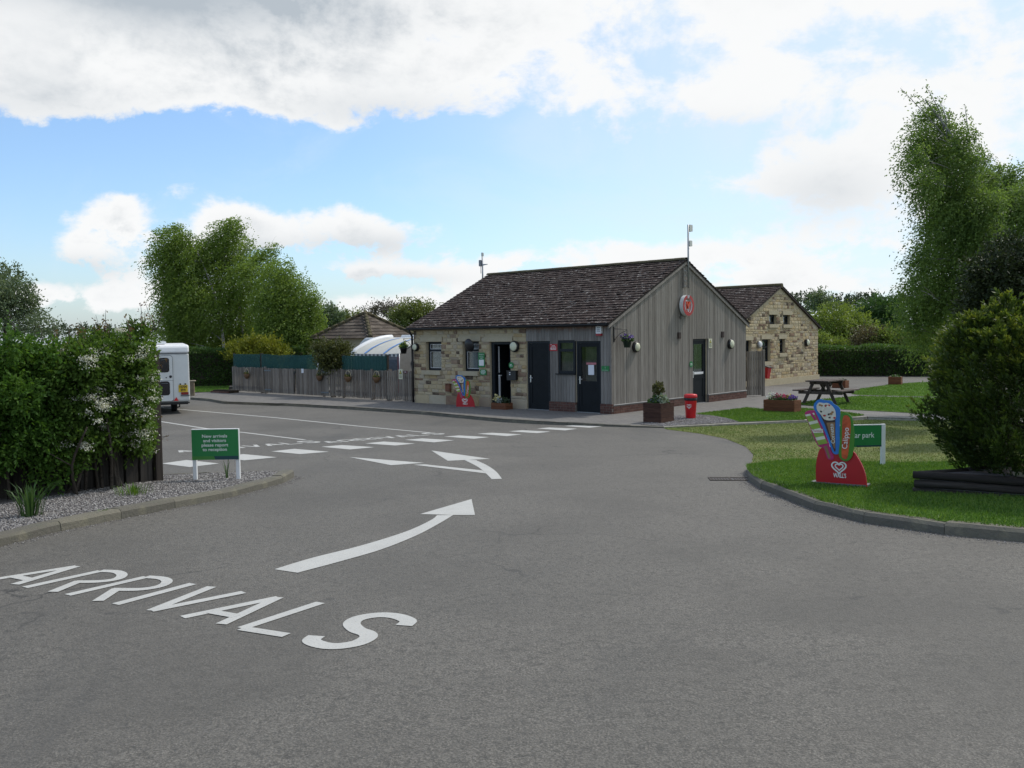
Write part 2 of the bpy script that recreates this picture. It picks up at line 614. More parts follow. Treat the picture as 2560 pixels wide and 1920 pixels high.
def mat_kerb():
    m, t, b = mat_base('kerb_stone')
    co = t.node('ShaderNodeTexCoord').outputs['Object']
    r = rnd_src(t, False)
    c = t.ramp(r, [(0., (.115, .105, .085)), (.6, (.135, .125, .10)), (1., (.165, .15, .115))])
    c = t.mix(t.smooth(t.noise(co, 7, 6, .7), .45, .7, 0, .65), c, (.115, .115, .085))
    c = t.mix(t.smooth(t.noise(co, 3, 5, .6), .55, .75, 0, .6), c, (.28, .25, .17))
    c = t.mix(t.smooth(t.noise(co, 60, 3, .6), .55, .8, 0, .4), c, (.10, .095, .085))
    t.l.new(c, b.inputs['Base Color'])
    b.inputs['Roughness'].default_value = .92
    bn = t.node('ShaderNodeBump', {'Strength': .8, 'Distance': .02, 'Height': t.noise(co, 26, 6, .7)})
    t.l.new(bn.outputs[0], b.inputs['Normal'])
    return m


def mat_glass():
    m, t, b = mat_base('window_glass')
    gl = t.node('ShaderNodeBsdfGlossy', [(.9, .95, 1, 1), .03])
    tr = t.node('ShaderNodeBsdfTransparent', [(.72, .76, .76, 1)])
    lw = t.node('ShaderNodeLayerWeight', [.25])
    f = t.m('ADD', t.m('MULTIPLY', lw.outputs['Fresnel'], .7), .04, clamp=True)
    mx = t.node('ShaderNodeMixShader', [f])
    t.l.new(tr.outputs[0], mx.inputs[1])
    t.l.new(gl.outputs[0], mx.inputs[2])
    t.l.new(mx.outputs[0], t.n['Material Output'].inputs[0])
    return m


ASPHALT, PAINT, PAVING, KERB, GLASS = mat_asphalt(), mat_paint(), mat_paving(), mat_kerb(), mat_glass()
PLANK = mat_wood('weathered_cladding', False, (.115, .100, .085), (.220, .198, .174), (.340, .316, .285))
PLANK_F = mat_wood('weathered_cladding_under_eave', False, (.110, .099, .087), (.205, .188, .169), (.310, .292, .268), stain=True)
PALE = mat_wood('weathered_pale', False, (.070, .058, .048), (.180, .156, .132), (.350, .318, .278), sc=(45, 45, 2.6))
DARKWOOD = mat_wood('dark_fence_board', False, (.016, .013, .011), (.034, .029, .025), (.070, .062, .054))
BROWNWOOD = mat_wood('brown_stained_wood', False, (.030, .014, .010), (.062, .030, .021), (.115, .060, .040), sc=(6, 6, 30))
REDWOOD = mat_wood('red_brown_stained_wood', False, (.085, .032, .016), (.150, .058, .028), (.215, .095, .050), sc=(6, 6, 30))
TABLEWOOD = mat_wood('picnic_table_wood', False, (.035, .026, .022), (.075, .058, .050), (.175, .145, .125), sc=(8, 8, 8))
LOGWOOD = mat_wood('tarred_log', False, (.012, .010, .009), (.032, .026, .022), (.080, .068, .058), sc=(3, 30, 30))
STONE, STONE_A = mat_stone('sandstone_block', False), mat_stone('sandstone_rubble', True)
MORTAR = mat_ground('lime_mortar', (.44, .37, .25), (.50, .43, .30), (.36, .30, .20), 4, 50, .5, .01)
DRESSED = mat_ground('dressed_sandstone', (.42, .36, .25), (.48, .42, .30), (.33, .28, .20), 3, 45, .4, .006)
TILE = mat_tile('brown_roof_tile', [(.030, .020, .018), (.042, .028, .024), (.056, .038, .033), (.085, .064, .056)])
TILE2 = mat_tile('weathered_brown_tile', [(.062, .050, .040), (.092, .073, .058), (.115, .092, .074), (.145, .12, .095)], .3)
BRICK = mat_wood('red_brick', False, (.060, .030, .024), (.115, .056, .043), (.175, .095, .072), sc=(9, 9, 9))
ANTH = plain('anthracite_frame', (.011, .014, .018), .45, var=.15, spec=.25)
ANTHD = plain('anthracite_door', (.008, .010, .012), .55, var=.2, spec=.2)
BLACK = plain('black_plastic', (.010, .010, .011), .4, var=.1)
WHITE = plain('white_paint', (.72, .72, .72), .5, var=.05)
LENS = plain('lamp_lens', (.62, .62, .45), .35, var=.05)
GREEN = plain('sign_green', (.014, .185, .045), .45, var=.05, scale=2)
LGREEN = plain('sign_light_green', (.045, .200, .030), .45, var=.05)
NAVY = plain('sign_dark_teal', (.008, .050, .060), .45, var=.05)
PRINT = plain('print_white', (.70, .74, .70), .5, var=.02)
RED = plain('gloss_red', (.42, .008, .014), .38, var=.08, scale=3)
BINRED = plain('bin_red', (.60, .012, .018), .35, var=.10, scale=4)
LOGORED = plain('logo_red', (.40, .016, .012), .4, var=.2, scale=3)
STEEL = plain('galvanised_steel', (.33, .34, .35), .45, .7, var=.15, scale=20)
BRIGHTSTEEL = plain('door_handle_steel', (.70, .70, .70), .3, .8)
LAWN = mat_ground('lawn_soil', (.075, .150, .022), (.105, .190, .032), (.040, .090, .014), 3, 70)
WORN = mat_ground('worn_turf', (.135, .165, .052), (.185, .190, .072), (.085, .130, .030), 1.6, 75)
FIELD = mat_ground('meadow', (.060, .105, .022), (.09, .13, .03), (.05, .08, .02), .05, 3)
SOIL = mat_ground('dark_soil', (.030, .022, .016), (.045, .034, .024), (.02, .015, .01), 6, 60)
GRAVELM = mat_ground('gravel_bed', (.20, .185, .18), (.27, .25, .24), (.075, .070, .068), 4, 85, 1., .03)
BARK = mat_ground('bark', (.055, .045, .036), (.095, .080, .066), (.03, .025, .02), 4, 24, .8, .03)
BIRCHBARK = mat_ground('birch_bark', (.26, .25, .23), (.36, .35, .33), (.05, .045, .04), 3, 14, .5, .01)

# ------------------------------------------------------------------ the ground
def sheet(name, poly, off, mat, zf=road_z, cuts=(23.986,), kind='structure', parent=None):
    bm = bmesh.new()
    bm.faces.new([bm.verts.new((p[0], p[1], 0)) for p in poly])
    bm.normal_update()
    bmesh.ops.triangulate(bm, faces=bm.faces[:])
    for y in cuts:
        bmesh.ops.bisect_plane(bm, geom=bm.verts[:] + bm.edges[:] + bm.faces[:], plane_co=(0, y, 0), plane_no=(0, 1, 0))
    for v in bm.verts:
        v.co.z = zf(v.co.y) + off
    bmesh.ops.recalc_face_normals(bm, faces=bm.faces[:])
    if sum(f.normal.z for f in bm.faces) < 0:
        bmesh.ops.reverse_faces(bm, faces=bm.faces[:])
    me = bpy.data.meshes.new(name)
    bm.to_mesh(me)
    bm.free()
    o = link(name, me, mat, parent)
    if kind:
        o['kind'] = kind
    return o


FLAT = lambda y: 0.
GZ = lambda y: max(-.09, .62 - .0296 * max(y, -30)) - .05
sheet('ground', [(-900, -400), (900, -400), (900, 1500), (-900, 1500)], 0, FIELD, GZ, (-30., 23.986))
sheet('road', [(-48, -14), (24, -14), (24, 62), (-48, 62)], 0, ASPHALT)

# pavement along the reception and the yard behind it
z3a, z8 = zoomer(980, 620, 3.607), zoomer(1580, 920, 2.989)
kerb_px = [(711, 1008), (861, 1016), (1060, 1029), (1119, 1034.5), (1257, 1047), (1396, 1055), (1560, 1063.6), (1660, 1067.5)]
edge_px = [(1660, 1067.5), (1840, 1059), (2021.6, 1050.5), (2128.7, 1044.5), (2168.8, 1042), (2299, 1047), (2560, 1056)]
K1 = [ZP(*p) for p in kerb_px]
K2 = [ZP(*p) for p in edge_px]
K0 = [ZP(476, 993.5), ZP(522, 997), ZP(560, 1003.5), ZP(691, 1008.2)]
fence_left = O - EX * 20.6
pav = K0 + K1 + K2[1:] + [Vector((34, 25, 0)), Vector((34, 44, 0)), Vector((10, 60, 0)), Vector((-4, 50, 0)), fence_left + EY * 1.2, ZP(484, 982)]
sheet('pavement', [(p.x, p.y) for p in pav], 0., PAVING, FLAT, ())
sheet('yard', [(13.0, 36.5), (33.9, 29), (33.9, 43.9), (10, 59.5), (-2, 51), (6, 42.5)], .005, ASPHALT, FLAT, ())
tl = [ZP(*p) for p in [(484, 980.5), (569, 979.5), (575, 962), (470, 966)]]
sheet('verge_lawn', [(p.x, p.y) for p in tl], .012, LAWN, FLAT, ())


# ---- kerbs: every kerb stone its own piece
def resample(P, step):
    P = [Vector(p) for p in P]
    d = [0.]
    for a, b in zip(P, P[1:]):
        d.append(d[-1] + (b - a).length)
    n = max(1, round(d[-1] / step))
    out = []
    for k in range(n + 1):
        s = d[-1] * k / n
        i = max(j for j in range(len(d)) if d[j] <= s + 1e-6)
        i = min(i, len(P) - 2)
        out.append(P[i].lerp(P[i + 1], (s - d[i]) / (d[i + 1] - d[i])))
    return out


def kerb(name, path, inward, width, top, depth, step, mat=KERB, gap=.0025, sub=3, wob=.004):
    """path: top outer edge; inward: +1 kerb lies on the left of the path"""
    root = thing(name, (0, 0, 0), kind='structure')
    P = resample(path, step)
    fine = resample(path, step / 6)

    def frame(i):
        t = (P[min(i + 1, len(P) - 1)] - P[max(i - 1, 0)])
        t.z = 0
        t.normalize()
        return Vector((-t.y, t.x, 0)) * inward
    for i in range(len(P) - 1):
        t = (P[i + 1] - P[i])
        L = t.length
        t.normalize()
        m = MB()
        rows = []
        dz = random.uniform(-wob, wob)
        sh = random.uniform(-wob, wob)
        for k in range(sub + 1):
            s = gap + (L - 2 * gap) * k / sub
            p = P[i] + t * s
            nrm = frame(i).lerp(frame(i + 1), k / sub).normalized()
            p = p + nrm * (sh + random.uniform(-.003, .003))
            z = p.z + top + dz + random.uniform(-.004, .004)
            rows.append([p + Vector((0, 0, z - p.z - depth)), p + nrm * .008 + Vector((0, 0, z - p.z - .03)), p + nrm * .035 + Vector((0, 0, z - p.z)),
                         p + nrm * width + Vector((0, 0, z - p.z + random.uniform(-.004, .004))), p + nrm * width + Vector((0, 0, z - p.z - depth))])
        vs = [v for r in rows for v in r]
        fs = []
        for k in range(sub):
            fs += [(k * 5 + j, (k + 1) * 5 + j, (k + 1) * 5 + j + 1, k * 5 + j + 1) for j in range(4)]
        fs += [(4, 3, 2, 1, 0), tuple(sub * 5 + j for j in range(5))]
        if inward < 0:
            fs = [f[::-1] for f in fs]
        m.add(vs, [f[::-1] for f in fs])
        c = sum((Vector(v) for v in m.v), Vector()) / len(m.v)
        m.v = [tuple(Vector(v) - c) for v in m.v]
        m.build('kerb_stone', mat, root, c)
    return root


zs = lambda P, off=0.: [Vector((p.x, p.y, p.z + off)) for p in P]
EDGE = plain('timber_edging', (.36, .33, .27), .8, var=.25, scale=9, bump=.4)
kerb('pavement_kerb', [(p.x, p.y, 0) for p in K1], 1, .13, .004, .16, .9)
kerb('dropped_kerb', [(p.x, p.y, -.004) for p in (K0[2], K0[3], K1[0])], 1, .13, .004, .10, .9)
kerb('far_kerb', [(p.x, p.y, 0) for p in (ZP(440, 991.5), K0[0], K0[1], K0[2])], 1, .13, .004, .16, .9)
kerb('lawn_edging', [(p.x, p.y, 0) for p in K2[:5]], 1, .07, .012, .16, 1.8, EDGE, .003)
kerb('path_edging', [(p.x, p.y, 0) for p in K2[4:]], 1, .07, .012, .16, 1.8, EDGE, .003)

isl_px = [(-420, 1462), (-200, 1415), (0, 1367), (159, 1327), (318, 1295), (477, 1263.5), (582, 1243), (663, 1220), (715, 1206), (738, 1197), (736, 1191)]
ISL = [G(*p) for p in isl_px]
isl_s = [Vector(p) for p in spline([tuple(p) for p in ISL], 6)]
kerb('island_kerb', isl_s, 1, .17, .105, .16, .8, wob=.006)
BACK = [G(736, 1191), G(690, 1187.5), G(622, 1190), G(540, 1193), G(460, 1196.5), G(400, 1199), Vector((-7.5, 14.2, 0)), Vector((-9.5, 15., 0))]
for p in BACK:
    p.z = road_z(p.y)
kerb('island_back_kerb', BACK, 1, .10, .085, .14, .7)
gravel_poly = [(p.x, p.y) for p in isl_s[::3]] + [(p.x, p.y) for p in BACK[1:]] + [(-12, 14), (-12, 7)]
# pull the bed in behind the kerb
gp = [Vector((x, y, 0)) for x, y in gravel_poly]
sheet('gravel_bed', [((p + (Vector((-6.2, 11.2, 0)) - p).normalized() * .09).to_2d()) for p in gp], .078, GRAVELM)

ri_px = [(1866, 1183), (1873, 1205), (1905, 1225), (1960, 1246.5), (2032, 1275), (2105, 1297), (2249, 1322), (2394, 1340.5), (2560, 1357), (2900, 1376)]
RIS = [Vector(p) for p in spline([tuple(G(*p)) for p in ri_px], 6)]
kerb('lawn_kerb', RIS, 1, .16, .105, .16, .8, wob=.005)


# ---- lawns
def leaf_mesh(P, D, ln, wd, rnd, Nrm=None, name='leaves'):
    """one four-cornered leaf for each point"""
    n = len(P)
    D = D / np.maximum(1e-6, np.linalg.norm(D, axis=1, keepdims=True))
    if Nrm is None:
        Nrm = RNG.normal(size=(n, 3))
    B = np.cross(D, Nrm)
    B /= np.maximum(1e-6, np.linalg.norm(B, axis=1, keepdims=True))
    ln = np.broadcast_to(ln, (n,))[:, None]
    wd = np.broadcast_to(wd, (n,))[:, None]
    V = np.stack([P, P + D * ln * .45 + B * wd * .5, P + D * ln, P + D * ln * .45 - B * wd * .5], 1).reshape(-1, 3)
    me = bpy.data.meshes.new(name)
    me.vertices.add(4 * n)
    me.vertices.foreach_set('co', V.astype(np.float32).ravel())
    me.loops.add(4 * n)
    me.loops.foreach_set('vertex_index', np.arange(4 * n, dtype=np.int32))
    me.polygons.add(n)
    me.polygons.foreach_set('loop_start', np.arange(0, 4 * n, 4, dtype=np.int32))
    a = me.attributes.new('rnd', 'FLOAT', 'FACE')
    a.data.foreach_set('value', np.broadcast_to(rnd, (n,)).astype(np.float32))
    me.update(calc_edges=True)
    return me


GRASS = foliage('grass_blade', (.040, .095, .012), (.090, .185, .024), (.170, .255, .045), .35)
GRASSDRY = foliage('dry_grass_blade', (.075, .110, .028), (.140, .170, .050), (.225, .225, .092), .3)


def blades(name, P, h, w, mat, lean=.5):
    n = len(P)
    D = np.stack([RNG.normal(0, lean, n), RNG.normal(0, lean, n), np.ones(n)], 1)
    me = leaf_mesh(P, D, h * RNG.uniform(.5, 1.2, n), w, RNG.uniform(0, 1, n), name=name)
    o = link(name, me, mat)
    return tag(o, kind='stuff')


# raised lawn behind the curved kerb: a grid from the kerb's inner edge back to the flush turf
NS, NTT = 40, 10
front = resample(RIS, 10)
d0 = resample(RIS, .25)
front = [d0[round(i * (len(d0) - 1) / NS)] for i in range(NS + 1)]
back_px = [(1871, 1172), (1900, 1160), (1990, 1150), (2150, 1156), (2260, 1160), (2420, 1156), (2600, 1150), (2900, 1142)]
bk = resample([G(*p) for p in back_px], .1)
bk = [bk[round(i * (len(bk) - 1) / NS)] for i in range(NS + 1)]
gridp = []
for i in range(NS + 1):
    a, b = front[i], bk[i]
    n_ = (b - a)
    n_.z = 0
    a = a + n_.normalized() * min(.12, n_.length * .5)
    for j in range(NTT + 1):
        t = j / NTT
        x, y = a.x + (b.x - a.x) * t, a.y + (b.y - a.y) * t
        gridp.append((x, y, road_z(y) + .095 * (1 - t) ** .8 + .008 + .012 * math.sin(x * 3.1) * math.sin(y * 2.3) * (t * (1 - t)) * 4))
m = MB().add(gridp, [(i * (NTT + 1) + j, (i + 1) * (NTT + 1) + j, (i + 1) * (NTT + 1) + j + 1, i * (NTT + 1) + j + 1) for i in range(NS) for j in range(NTT)], True)
tag(m.build('raised_lawn', LAWN), kind='structure')
GP = np.array(gridp).reshape(NS + 1, NTT + 1, 3)


def grid_pts(n):
    # area weighted samples on the grid
    cell = np.linalg.norm(np.cross(GP[1:, :-1] - GP[:-1, :-1], GP[:-1, 1:] - GP[:-1, :-1]), axis=-1).ravel()
    k = RNG.choice(len(cell), n, p=cell / cell.sum())
    i, j = k // NTT, k % NTT
    u, v = RNG.uniform(0, 1, (2, n, 1))
    return (GP[i, j] * (1 - u) * (1 - v) + GP[i + 1, j] * u * (1 - v) + GP[i, j + 1] * (1 - u) * v + GP[i + 1, j + 1] * u * v)


blades('lawn_grass', grid_pts(90000), .040, .009, GRASS)
fq = grid_pts(60000)
fd = np.min(np.linalg.norm(fq[:, None, :2] - np.array([(p.x, p.y) for p in resample(RIS, .2)])[None], axis=2), axis=1)
blades('kerb_grass', fq[fd < .17 + RNG.normal(0, .03, len(fq))], .075, .009, GRASS, .9)


def in_poly(P, poly):
    x, y = P[:, 0], P[:, 1]
    r = np.zeros(len(P), bool)
    for (x0, y0), (x1, y1) in zip(poly, poly[1:] + poly[:1]):
        c = ((y0 > y) != (y1 > y)) & (x < (x1 - x0) * (y - y0) / (y1 - y0 + 1e-12) + x0)
        r ^= c
    return r


def poly_pts(poly, n, zf=road_z, off=0.):
    a = np.array(poly)
    out = np.zeros((0, 2))
    while len(out) < n:
        p = RNG.uniform(a.min(0), a.max(0), (n * 2, 2))
        out = np.concatenate([out, p[in_poly(p, poly)]])
    out = out[:n]
    z = np.array([zf(y) for y in out[:, 1]]) + off
    return np.column_stack([out, z])


worn_px = [(1667, 1074), (1747, 1084), (1814, 1097), (1864, 1117), (1883, 1137), (1881, 1154), (1871, 1173)]
wp = [G(*p).to_2d()[:] for p in worn_px] + [(p.x, p.y) for p in bk[2:]] + [(13, 14), (13, 24)] + [(p.x - .02, p.y - .04) for p in K2[::-1]]
sheet('worn_lawn', wp, .006, WORN)
blades('worn_grass', poly_pts(wp, 60000, off=.004), .030, .010, GRASSDRY, .8)
tb_ = poly_pts(wp, 60000, off=.004)
td = np.min(np.linalg.norm(tb_[:, None, :2] - np.array([(p.x, p.y) for p in bk[::2]])[None], axis=2), axis=1)
blades('edge_grass', tb_[td < np.abs(RNG.normal(0, .5, len(tb_)))], .036, .009, GRASS, .7)
gb = poly_pts(wp, 26000, off=.004)
edge = np.array([(p.x, p.y) for p in K2])
dist = np.min(np.linalg.norm(gb[:, None, :2] - np.array([(p.x, p.y) for p in resample(K2, .3)])[None], axis=2), axis=1)
keep = (dist < 1.0 + RNG.normal(0, .35, len(gb))) | (np.sin(gb[:, 0] * 1.7) * np.sin(gb[:, 1] * 1.3) > .55)
blades('green_grass', gb[keep], .035, .010, GRASS, .8)

q8 = lambda *pts: [ZP(*z8(*p)).to_2d()[:] for p in pts]
for nm, poly, n in [('flower_lawn', q8((480, 345), (860, 300), (990, 312), (1220, 300), (1400, 312), (1740, 353), (1640, 368), (1320, 387), (800, 405), (700, 375), (600, 358)), 16000),
                    ('picnic_lawn', q8((1230, 272), (1380, 240), (1690, 212), (2140, 222), (2600, 235), (2600, 372), (2140, 340), (1560, 310)), 22000),
                    ('back_lawn', q8((1640, 195), (1690, 160), (1930, 127), (2110, 112), (2600, 95), (2600, 225), (2140, 214), (1700, 203)), 20000)]:
    sheet(nm, poly, .012, LAWN, FLAT, ())
    blades(nm + '_grass', poly_pts(poly, n, FLAT, .010), .045, .016, GRASS)
gpoly = q8((60, 424), (320, 360), (480, 350), (600, 358), (700, 375), (800, 403), (245, 438))
sheet('gravel_patch', gpoly, .008, GRAVELM, FLAT, ())
blades('verge_grass', poly_pts([p.to_2d()[:] for p in tl], 5000, FLAT, .01), .06, .03, GRASS)


# ---- loose gravel: real pebbles
def pebbles(name, P, r0, r1, mat):
    base = np.array([(1, 0, 0), (0, 1, 0), (-1, 0, 0), (0, -1, 0), (0, 0, .8), (0, 0, -.6)], float)
    F_ = np.array([(0, 1, 4), (1, 2, 4), (2, 3, 4), (3, 0, 4), (1, 0, 5), (2, 1, 5), (3, 2, 5), (0, 3, 5)])
    n = len(P)
    S_ = RNG.uniform(r0, r1, (n, 1, 3)) * np.array([1, 1, .7])
    a = RNG.uniform(0, 6.28, n)
    R_ = np.zeros((n, 3, 3))
    R_[:, 0, 0] = R_[:, 1, 1] = np.cos(a)
    R_[:, 0, 1] = -np.sin(a)
    R_[:, 1, 0] = np.sin(a)
    R_[:, 2, 2] = 1
    V = np.einsum('nij,nkj->nki', R_, base[None] * S_) * RNG.uniform(.75, 1.25, (n, 6, 1)) + P[:, None]
    Fc = (F_[None] + (np.arange(n) * 6)[:, None, None]).reshape(-1, 3)
    me = bpy.data.meshes.new(name)
    me.vertices.add(6 * n)
    me.vertices.foreach_set('co', V.astype(np.float32).ravel())
    me.loops.add(24 * n)
    me.loops.foreach_set('vertex_index', Fc.astype(np.int32).ravel())
    me.polygons.add(8 * n)
    me.polygons.foreach_set('loop_start', np.arange(0, 24 * n, 3, dtype=np.int32))
    at = me.attributes.new('rnd', 'FLOAT', 'FACE')
    at.data.foreach_set('value', np.repeat(RNG.uniform(0, 1, n), 8).astype(np.float32))
    me.update(calc_edges=True)
    return tag(link(name, me, mat), kind='stuff')


def mat_pebble():
    m, t, b = mat_base('pebble')
    t.l.new(t.ramp(rnd_src(t, True), [(0., (.085, .078, .078)), (.5, (.21, .195, .19)), (.85, (.32, .30, .285)), (1., (.48, .46, .44))]), b.inputs['Base Color'])
    b.inputs['Roughness'].default_value = .85
    return m


PEB = mat_pebble()
kp_ = []
for path_, n_, sg in ((isl_s, 1500, -1), (RIS, 1500, -1)):
    q_ = resample(path_, .05)
    for _ in range(n_):
        i_ = random.randrange(len(q_) - 1)
        t_ = (q_[i_ + 1] - q_[i_]).normalized()
        p_ = q_[i_] + Vector((-t_.y, t_.x, 0)) * sg * abs(random.gauss(0, .07)) + t_ * random.uniform(0, .05)
        kp_.append((p_.x, p_.y, road_z(p_.y) + .002))
pebbles('road_grit', np.array(kp_), .003, .009, PEB)
gbed = [p.to_2d()[:] for p in isl_s[6::3]] + [p.to_2d()[:] for p in BACK[1:6]] + [(-5.4, 11.9), (-6.2, 10.2), (-7.2, 8.4)]
gbed = [((Vector((x, y)) + (Vector((-5.2, 11.2)) - Vector((x, y))).normalized() * .19))[:] for x, y in gbed]
pebbles('loose_gravel', poly_pts(gbed, 20000, off=.084), .007, .017, PEB)
pebbles('patch_gravel', poly_pts(gpoly, 3500, FLAT, .012), .010, .022, PEB)

# ------------------------------------------------------------------ painted markings
def g_poly(name, polys, off, label, group=None):
    """polys: lists of photo pixels on the road"""
    bm = bmesh.new()
    for poly in polys:
        P = [G(*p) if not isinstance(p, Vector) else p for p in poly]
        f = bm.faces.new([bm.verts.new((p.x, p.y, road_z(p.y) + off)) for p in P])
        if f.normal.z < 0:
            f.normal_flip()
    bmesh.ops.triangulate(bm, faces=[f for f in bm.faces if len(f.verts) > 4])
    bmesh.ops.recalc_face_normals(bm, faces=bm.faces[:])
    me = bpy.data.meshes.new(name)
    bm.to_mesh(me)
    bm.free()
    return tag(link(name, me, PAINT), label, 'road marking', group)


z6, z7, zA = zoomer(0, 1180, 1.728), zoomer(380, 960, 1.907), zoomer(0, 1380, 2.011)
up_e = [z6(*p) for p in spline([(1185, 422), (1350, 372), (1550, 322), (1750, 260), (1860, 210), (1888, 188)], 5)]
lo_e = [z6(*p) for p in spline([(1285, 437), (1480, 385), (1650, 335), (1800, 275), (1900, 222), (1958, 187)], 5)]
g_poly('curved_arrow_marking', [[up_e[i], lo_e[i], lo_e[i + 1], up_e[i + 1]] for i in range(len(up_e) - 1)] + [[z6(1815, 183), z6(1957.9, 187), z6(2052, 187), z6(2037, 118)]],
       .004, 'long white curved arrow painted on the asphalt beside the large word ARRIVALS')
lo = [z7(*p) for p in spline([(1668, 453), (1642, 420), (1600, 390), (1545, 364)], 6)]
li = [z7(*p) for p in spline([(1620, 455), (1590, 425), (1552, 395), (1487, 362)], 6)]
g_poly('forked_arrow_marking', [[lo[i], lo[i + 1], li[i + 1], li[i]] for i in range(len(lo) - 1)] + [[z7(1613, 358), z7(1332, 318), z7(1410, 367)]] +
       [[z7(1592, 427), z7(1575, 413), z7(1300, 384), z7(1246, 386)], [z7(940, 349), z7(1140, 388), z7(1298, 377)]],
       .004, 'white two-headed forked arrow pointing at the dashed line in front of the reception')
dash = [[(45, 380), (165, 363), (320, 380), (180, 397)], [(325, 350), (435, 335), (597, 350), (440, 365)], [(568, 322), (680, 310), (845, 324), (705, 335)],
        [(805, 300), (905, 292), (1062, 302), (945, 313)], [(1015, 284), (1105, 275), (1255, 285), (1160, 294)], [(1205, 267), (1290, 260), (1442, 269), (1345, 279)],
        [(1392, 251), (1465, 246), (1608, 254), (1535, 262)], [(1550, 238), (1620, 233), (1763, 241), (1692, 249)], [(1700, 226), (1765, 221), (1902, 228), (1835, 235)],
        [(1835, 213), (1895, 208), (2028, 214), (1970, 222)], [(1965, 201), (2025, 196), (2147, 203), (2085, 209)]]
ORD = 'first second third fourth fifth sixth seventh eighth ninth tenth eleventh'.split()
for k_, dpoly in enumerate(dash[::-1]):
    g_poly('dash_marking', [[z7(*p) for p in dpoly]], .004, ORD[k_] + ' white dash of the broken line, counting from the reception kerb', 'dashes of the broken line')


def line_mark(pts, w, label, group=None):
    P = resample([G(*z7(*p)) for p in pts], .5)
    polys = []
    for a, b in zip(P, P[1:]):
        t = (b - a)
        t.z = 0
        n = Vector((-t.y, t.x, 0)).normalized() * w / 2
        polys.append([a + n, b + n, b - n, a - n])
    g_poly('lane_line', polys, .004, label, group)


line_mark([(-300, 86), (120, 120), (600, 162), (1000, 203), (1325, 233)], .10, 'long white lane line running from the caravan parallel to the reception kerb')
line_mark([(-300, 130), (45, 180), (440, 232), (728, 267)], .10, 'white lane line passing behind the green arrivals notice, nearer the hedge')

# the words: each letter is drawn as strokes on the road and laid down again for the far words
S_pts = [(2030, 372), (2052, 348), (1990, 324), (1900, 319), (1805, 335), (1768, 362), (1795, 393), (1845, 412), (1850, 433), (1800, 459), (1720, 474), (1650, 475), (1590, 462), (1566, 445), (1592, 424)]
strokes = [[(-10, 136), (385, 73)], [(75, 165), (385, 73)], [(62, 123), (158, 142)],
           [(125, 180), (505, 97)], spline([(505, 97), (585, 101), (614, 118), (585, 138), (500, 150), (375, 152)], 6), [(400, 148), (265, 203)],
           [(340, 218), (735, 127)], spline([(735, 127), (815, 134), (840, 152), (800, 175), (700, 190), (560, 190)], 6), [(590, 186), (492, 249)],
           [(580, 265), (970, 161)], [(1065, 176), (760, 297)], [(1225, 204), (760, 297)],
           [(918, 330), (1400, 230)], [(1112, 365), (1400, 230)], [(1060, 302), (1190, 325)], [(1612, 256), (1215, 386)], [(1215, 386), (1440, 421)], spline(S_pts, 5)]
gs_ = [[G(*zA(*p)) for p in st] for st in strokes]


def band(P, w):
    out = []
    L, R_ = [], []
    for i, p in enumerate(P):
        t = (P[min(i + 1, len(P) - 1)] - P[max(i - 1, 0)])
        t.z = 0
        n = Vector((-t.y, t.x, 0)).normalized() * w / 2
        L.append(p + n)
        R_.append(p - n)
    return [[L[i], L[i + 1], R_[i + 1], R_[i]] for i in range(len(P) - 1)]


def word(frames, w, label, group=None):
    root = thing('arrivals_lettering', (0, 0, 0), label=label, cat='road marking', group=group)
    for li_, grp in enumerate(((0, 1, 2), (3, 4, 5), (6, 7, 8), (9,), (10, 11), (12, 13, 14), (15, 16), (17,))):
        bm = bmesh.new()
        for q, si in enumerate(grp):
            ww = w * (1.35 if si == 17 else 1.)
            for quad in band(frames[si], ww):
                bm.faces.new([bm.verts.new((p.x, p.y, road_z(p.y) + .004 + .0006 * q)) for p in quad])
        bmesh.ops.recalc_face_normals(bm, faces=bm.faces[:])
        for f in bm.faces:
            if f.normal.z < 0:
                f.normal_flip()
        me = bpy.data.meshes.new('letter')
        bm.to_mesh(me)
        bm.free()
        link('letter', me, PAINT, root)
    return root


word(gs_, .082, 'large white word ARRIVALS painted on the asphalt by the curved arrow')
# frame of the near word
u0, u1 = G(*zA(0, 140)), G(*zA(1570, 470))
U_ = (u1 - u0).to_2d()
ul = U_.length
U_ /= ul
V_ = Vector((-U_.y, U_.x))


def relay(BL, BR, hv):
    k = (BR - BL).to_2d()
    kl = k.length
    k /= kl
    v = Vector((-k.y, k.x))
    out = []
    for st in gs_:
        o = []
        for p in st:
            r = (p - u0).to_2d()
            a, b = r.dot(U_) / ul, r.dot(V_)
            q = BL.to_2d() + k * (a * kl) + v * (b * hv)
            o.append(Vector((q.x, q.y, 0)))
        out.append(o)
    return out


word(relay(G(*z7(150, 326)), G(*z7(768, 281)), .75), .085, 'far white word ARRIVALS painted between the lane lines and the arrivals notice')
word(relay(G(*z7(860, 281)), G(*z7(1368, 241)), .75), .085, 'far white word ARRIVALS painted at the end of the long lane line near the kerb')

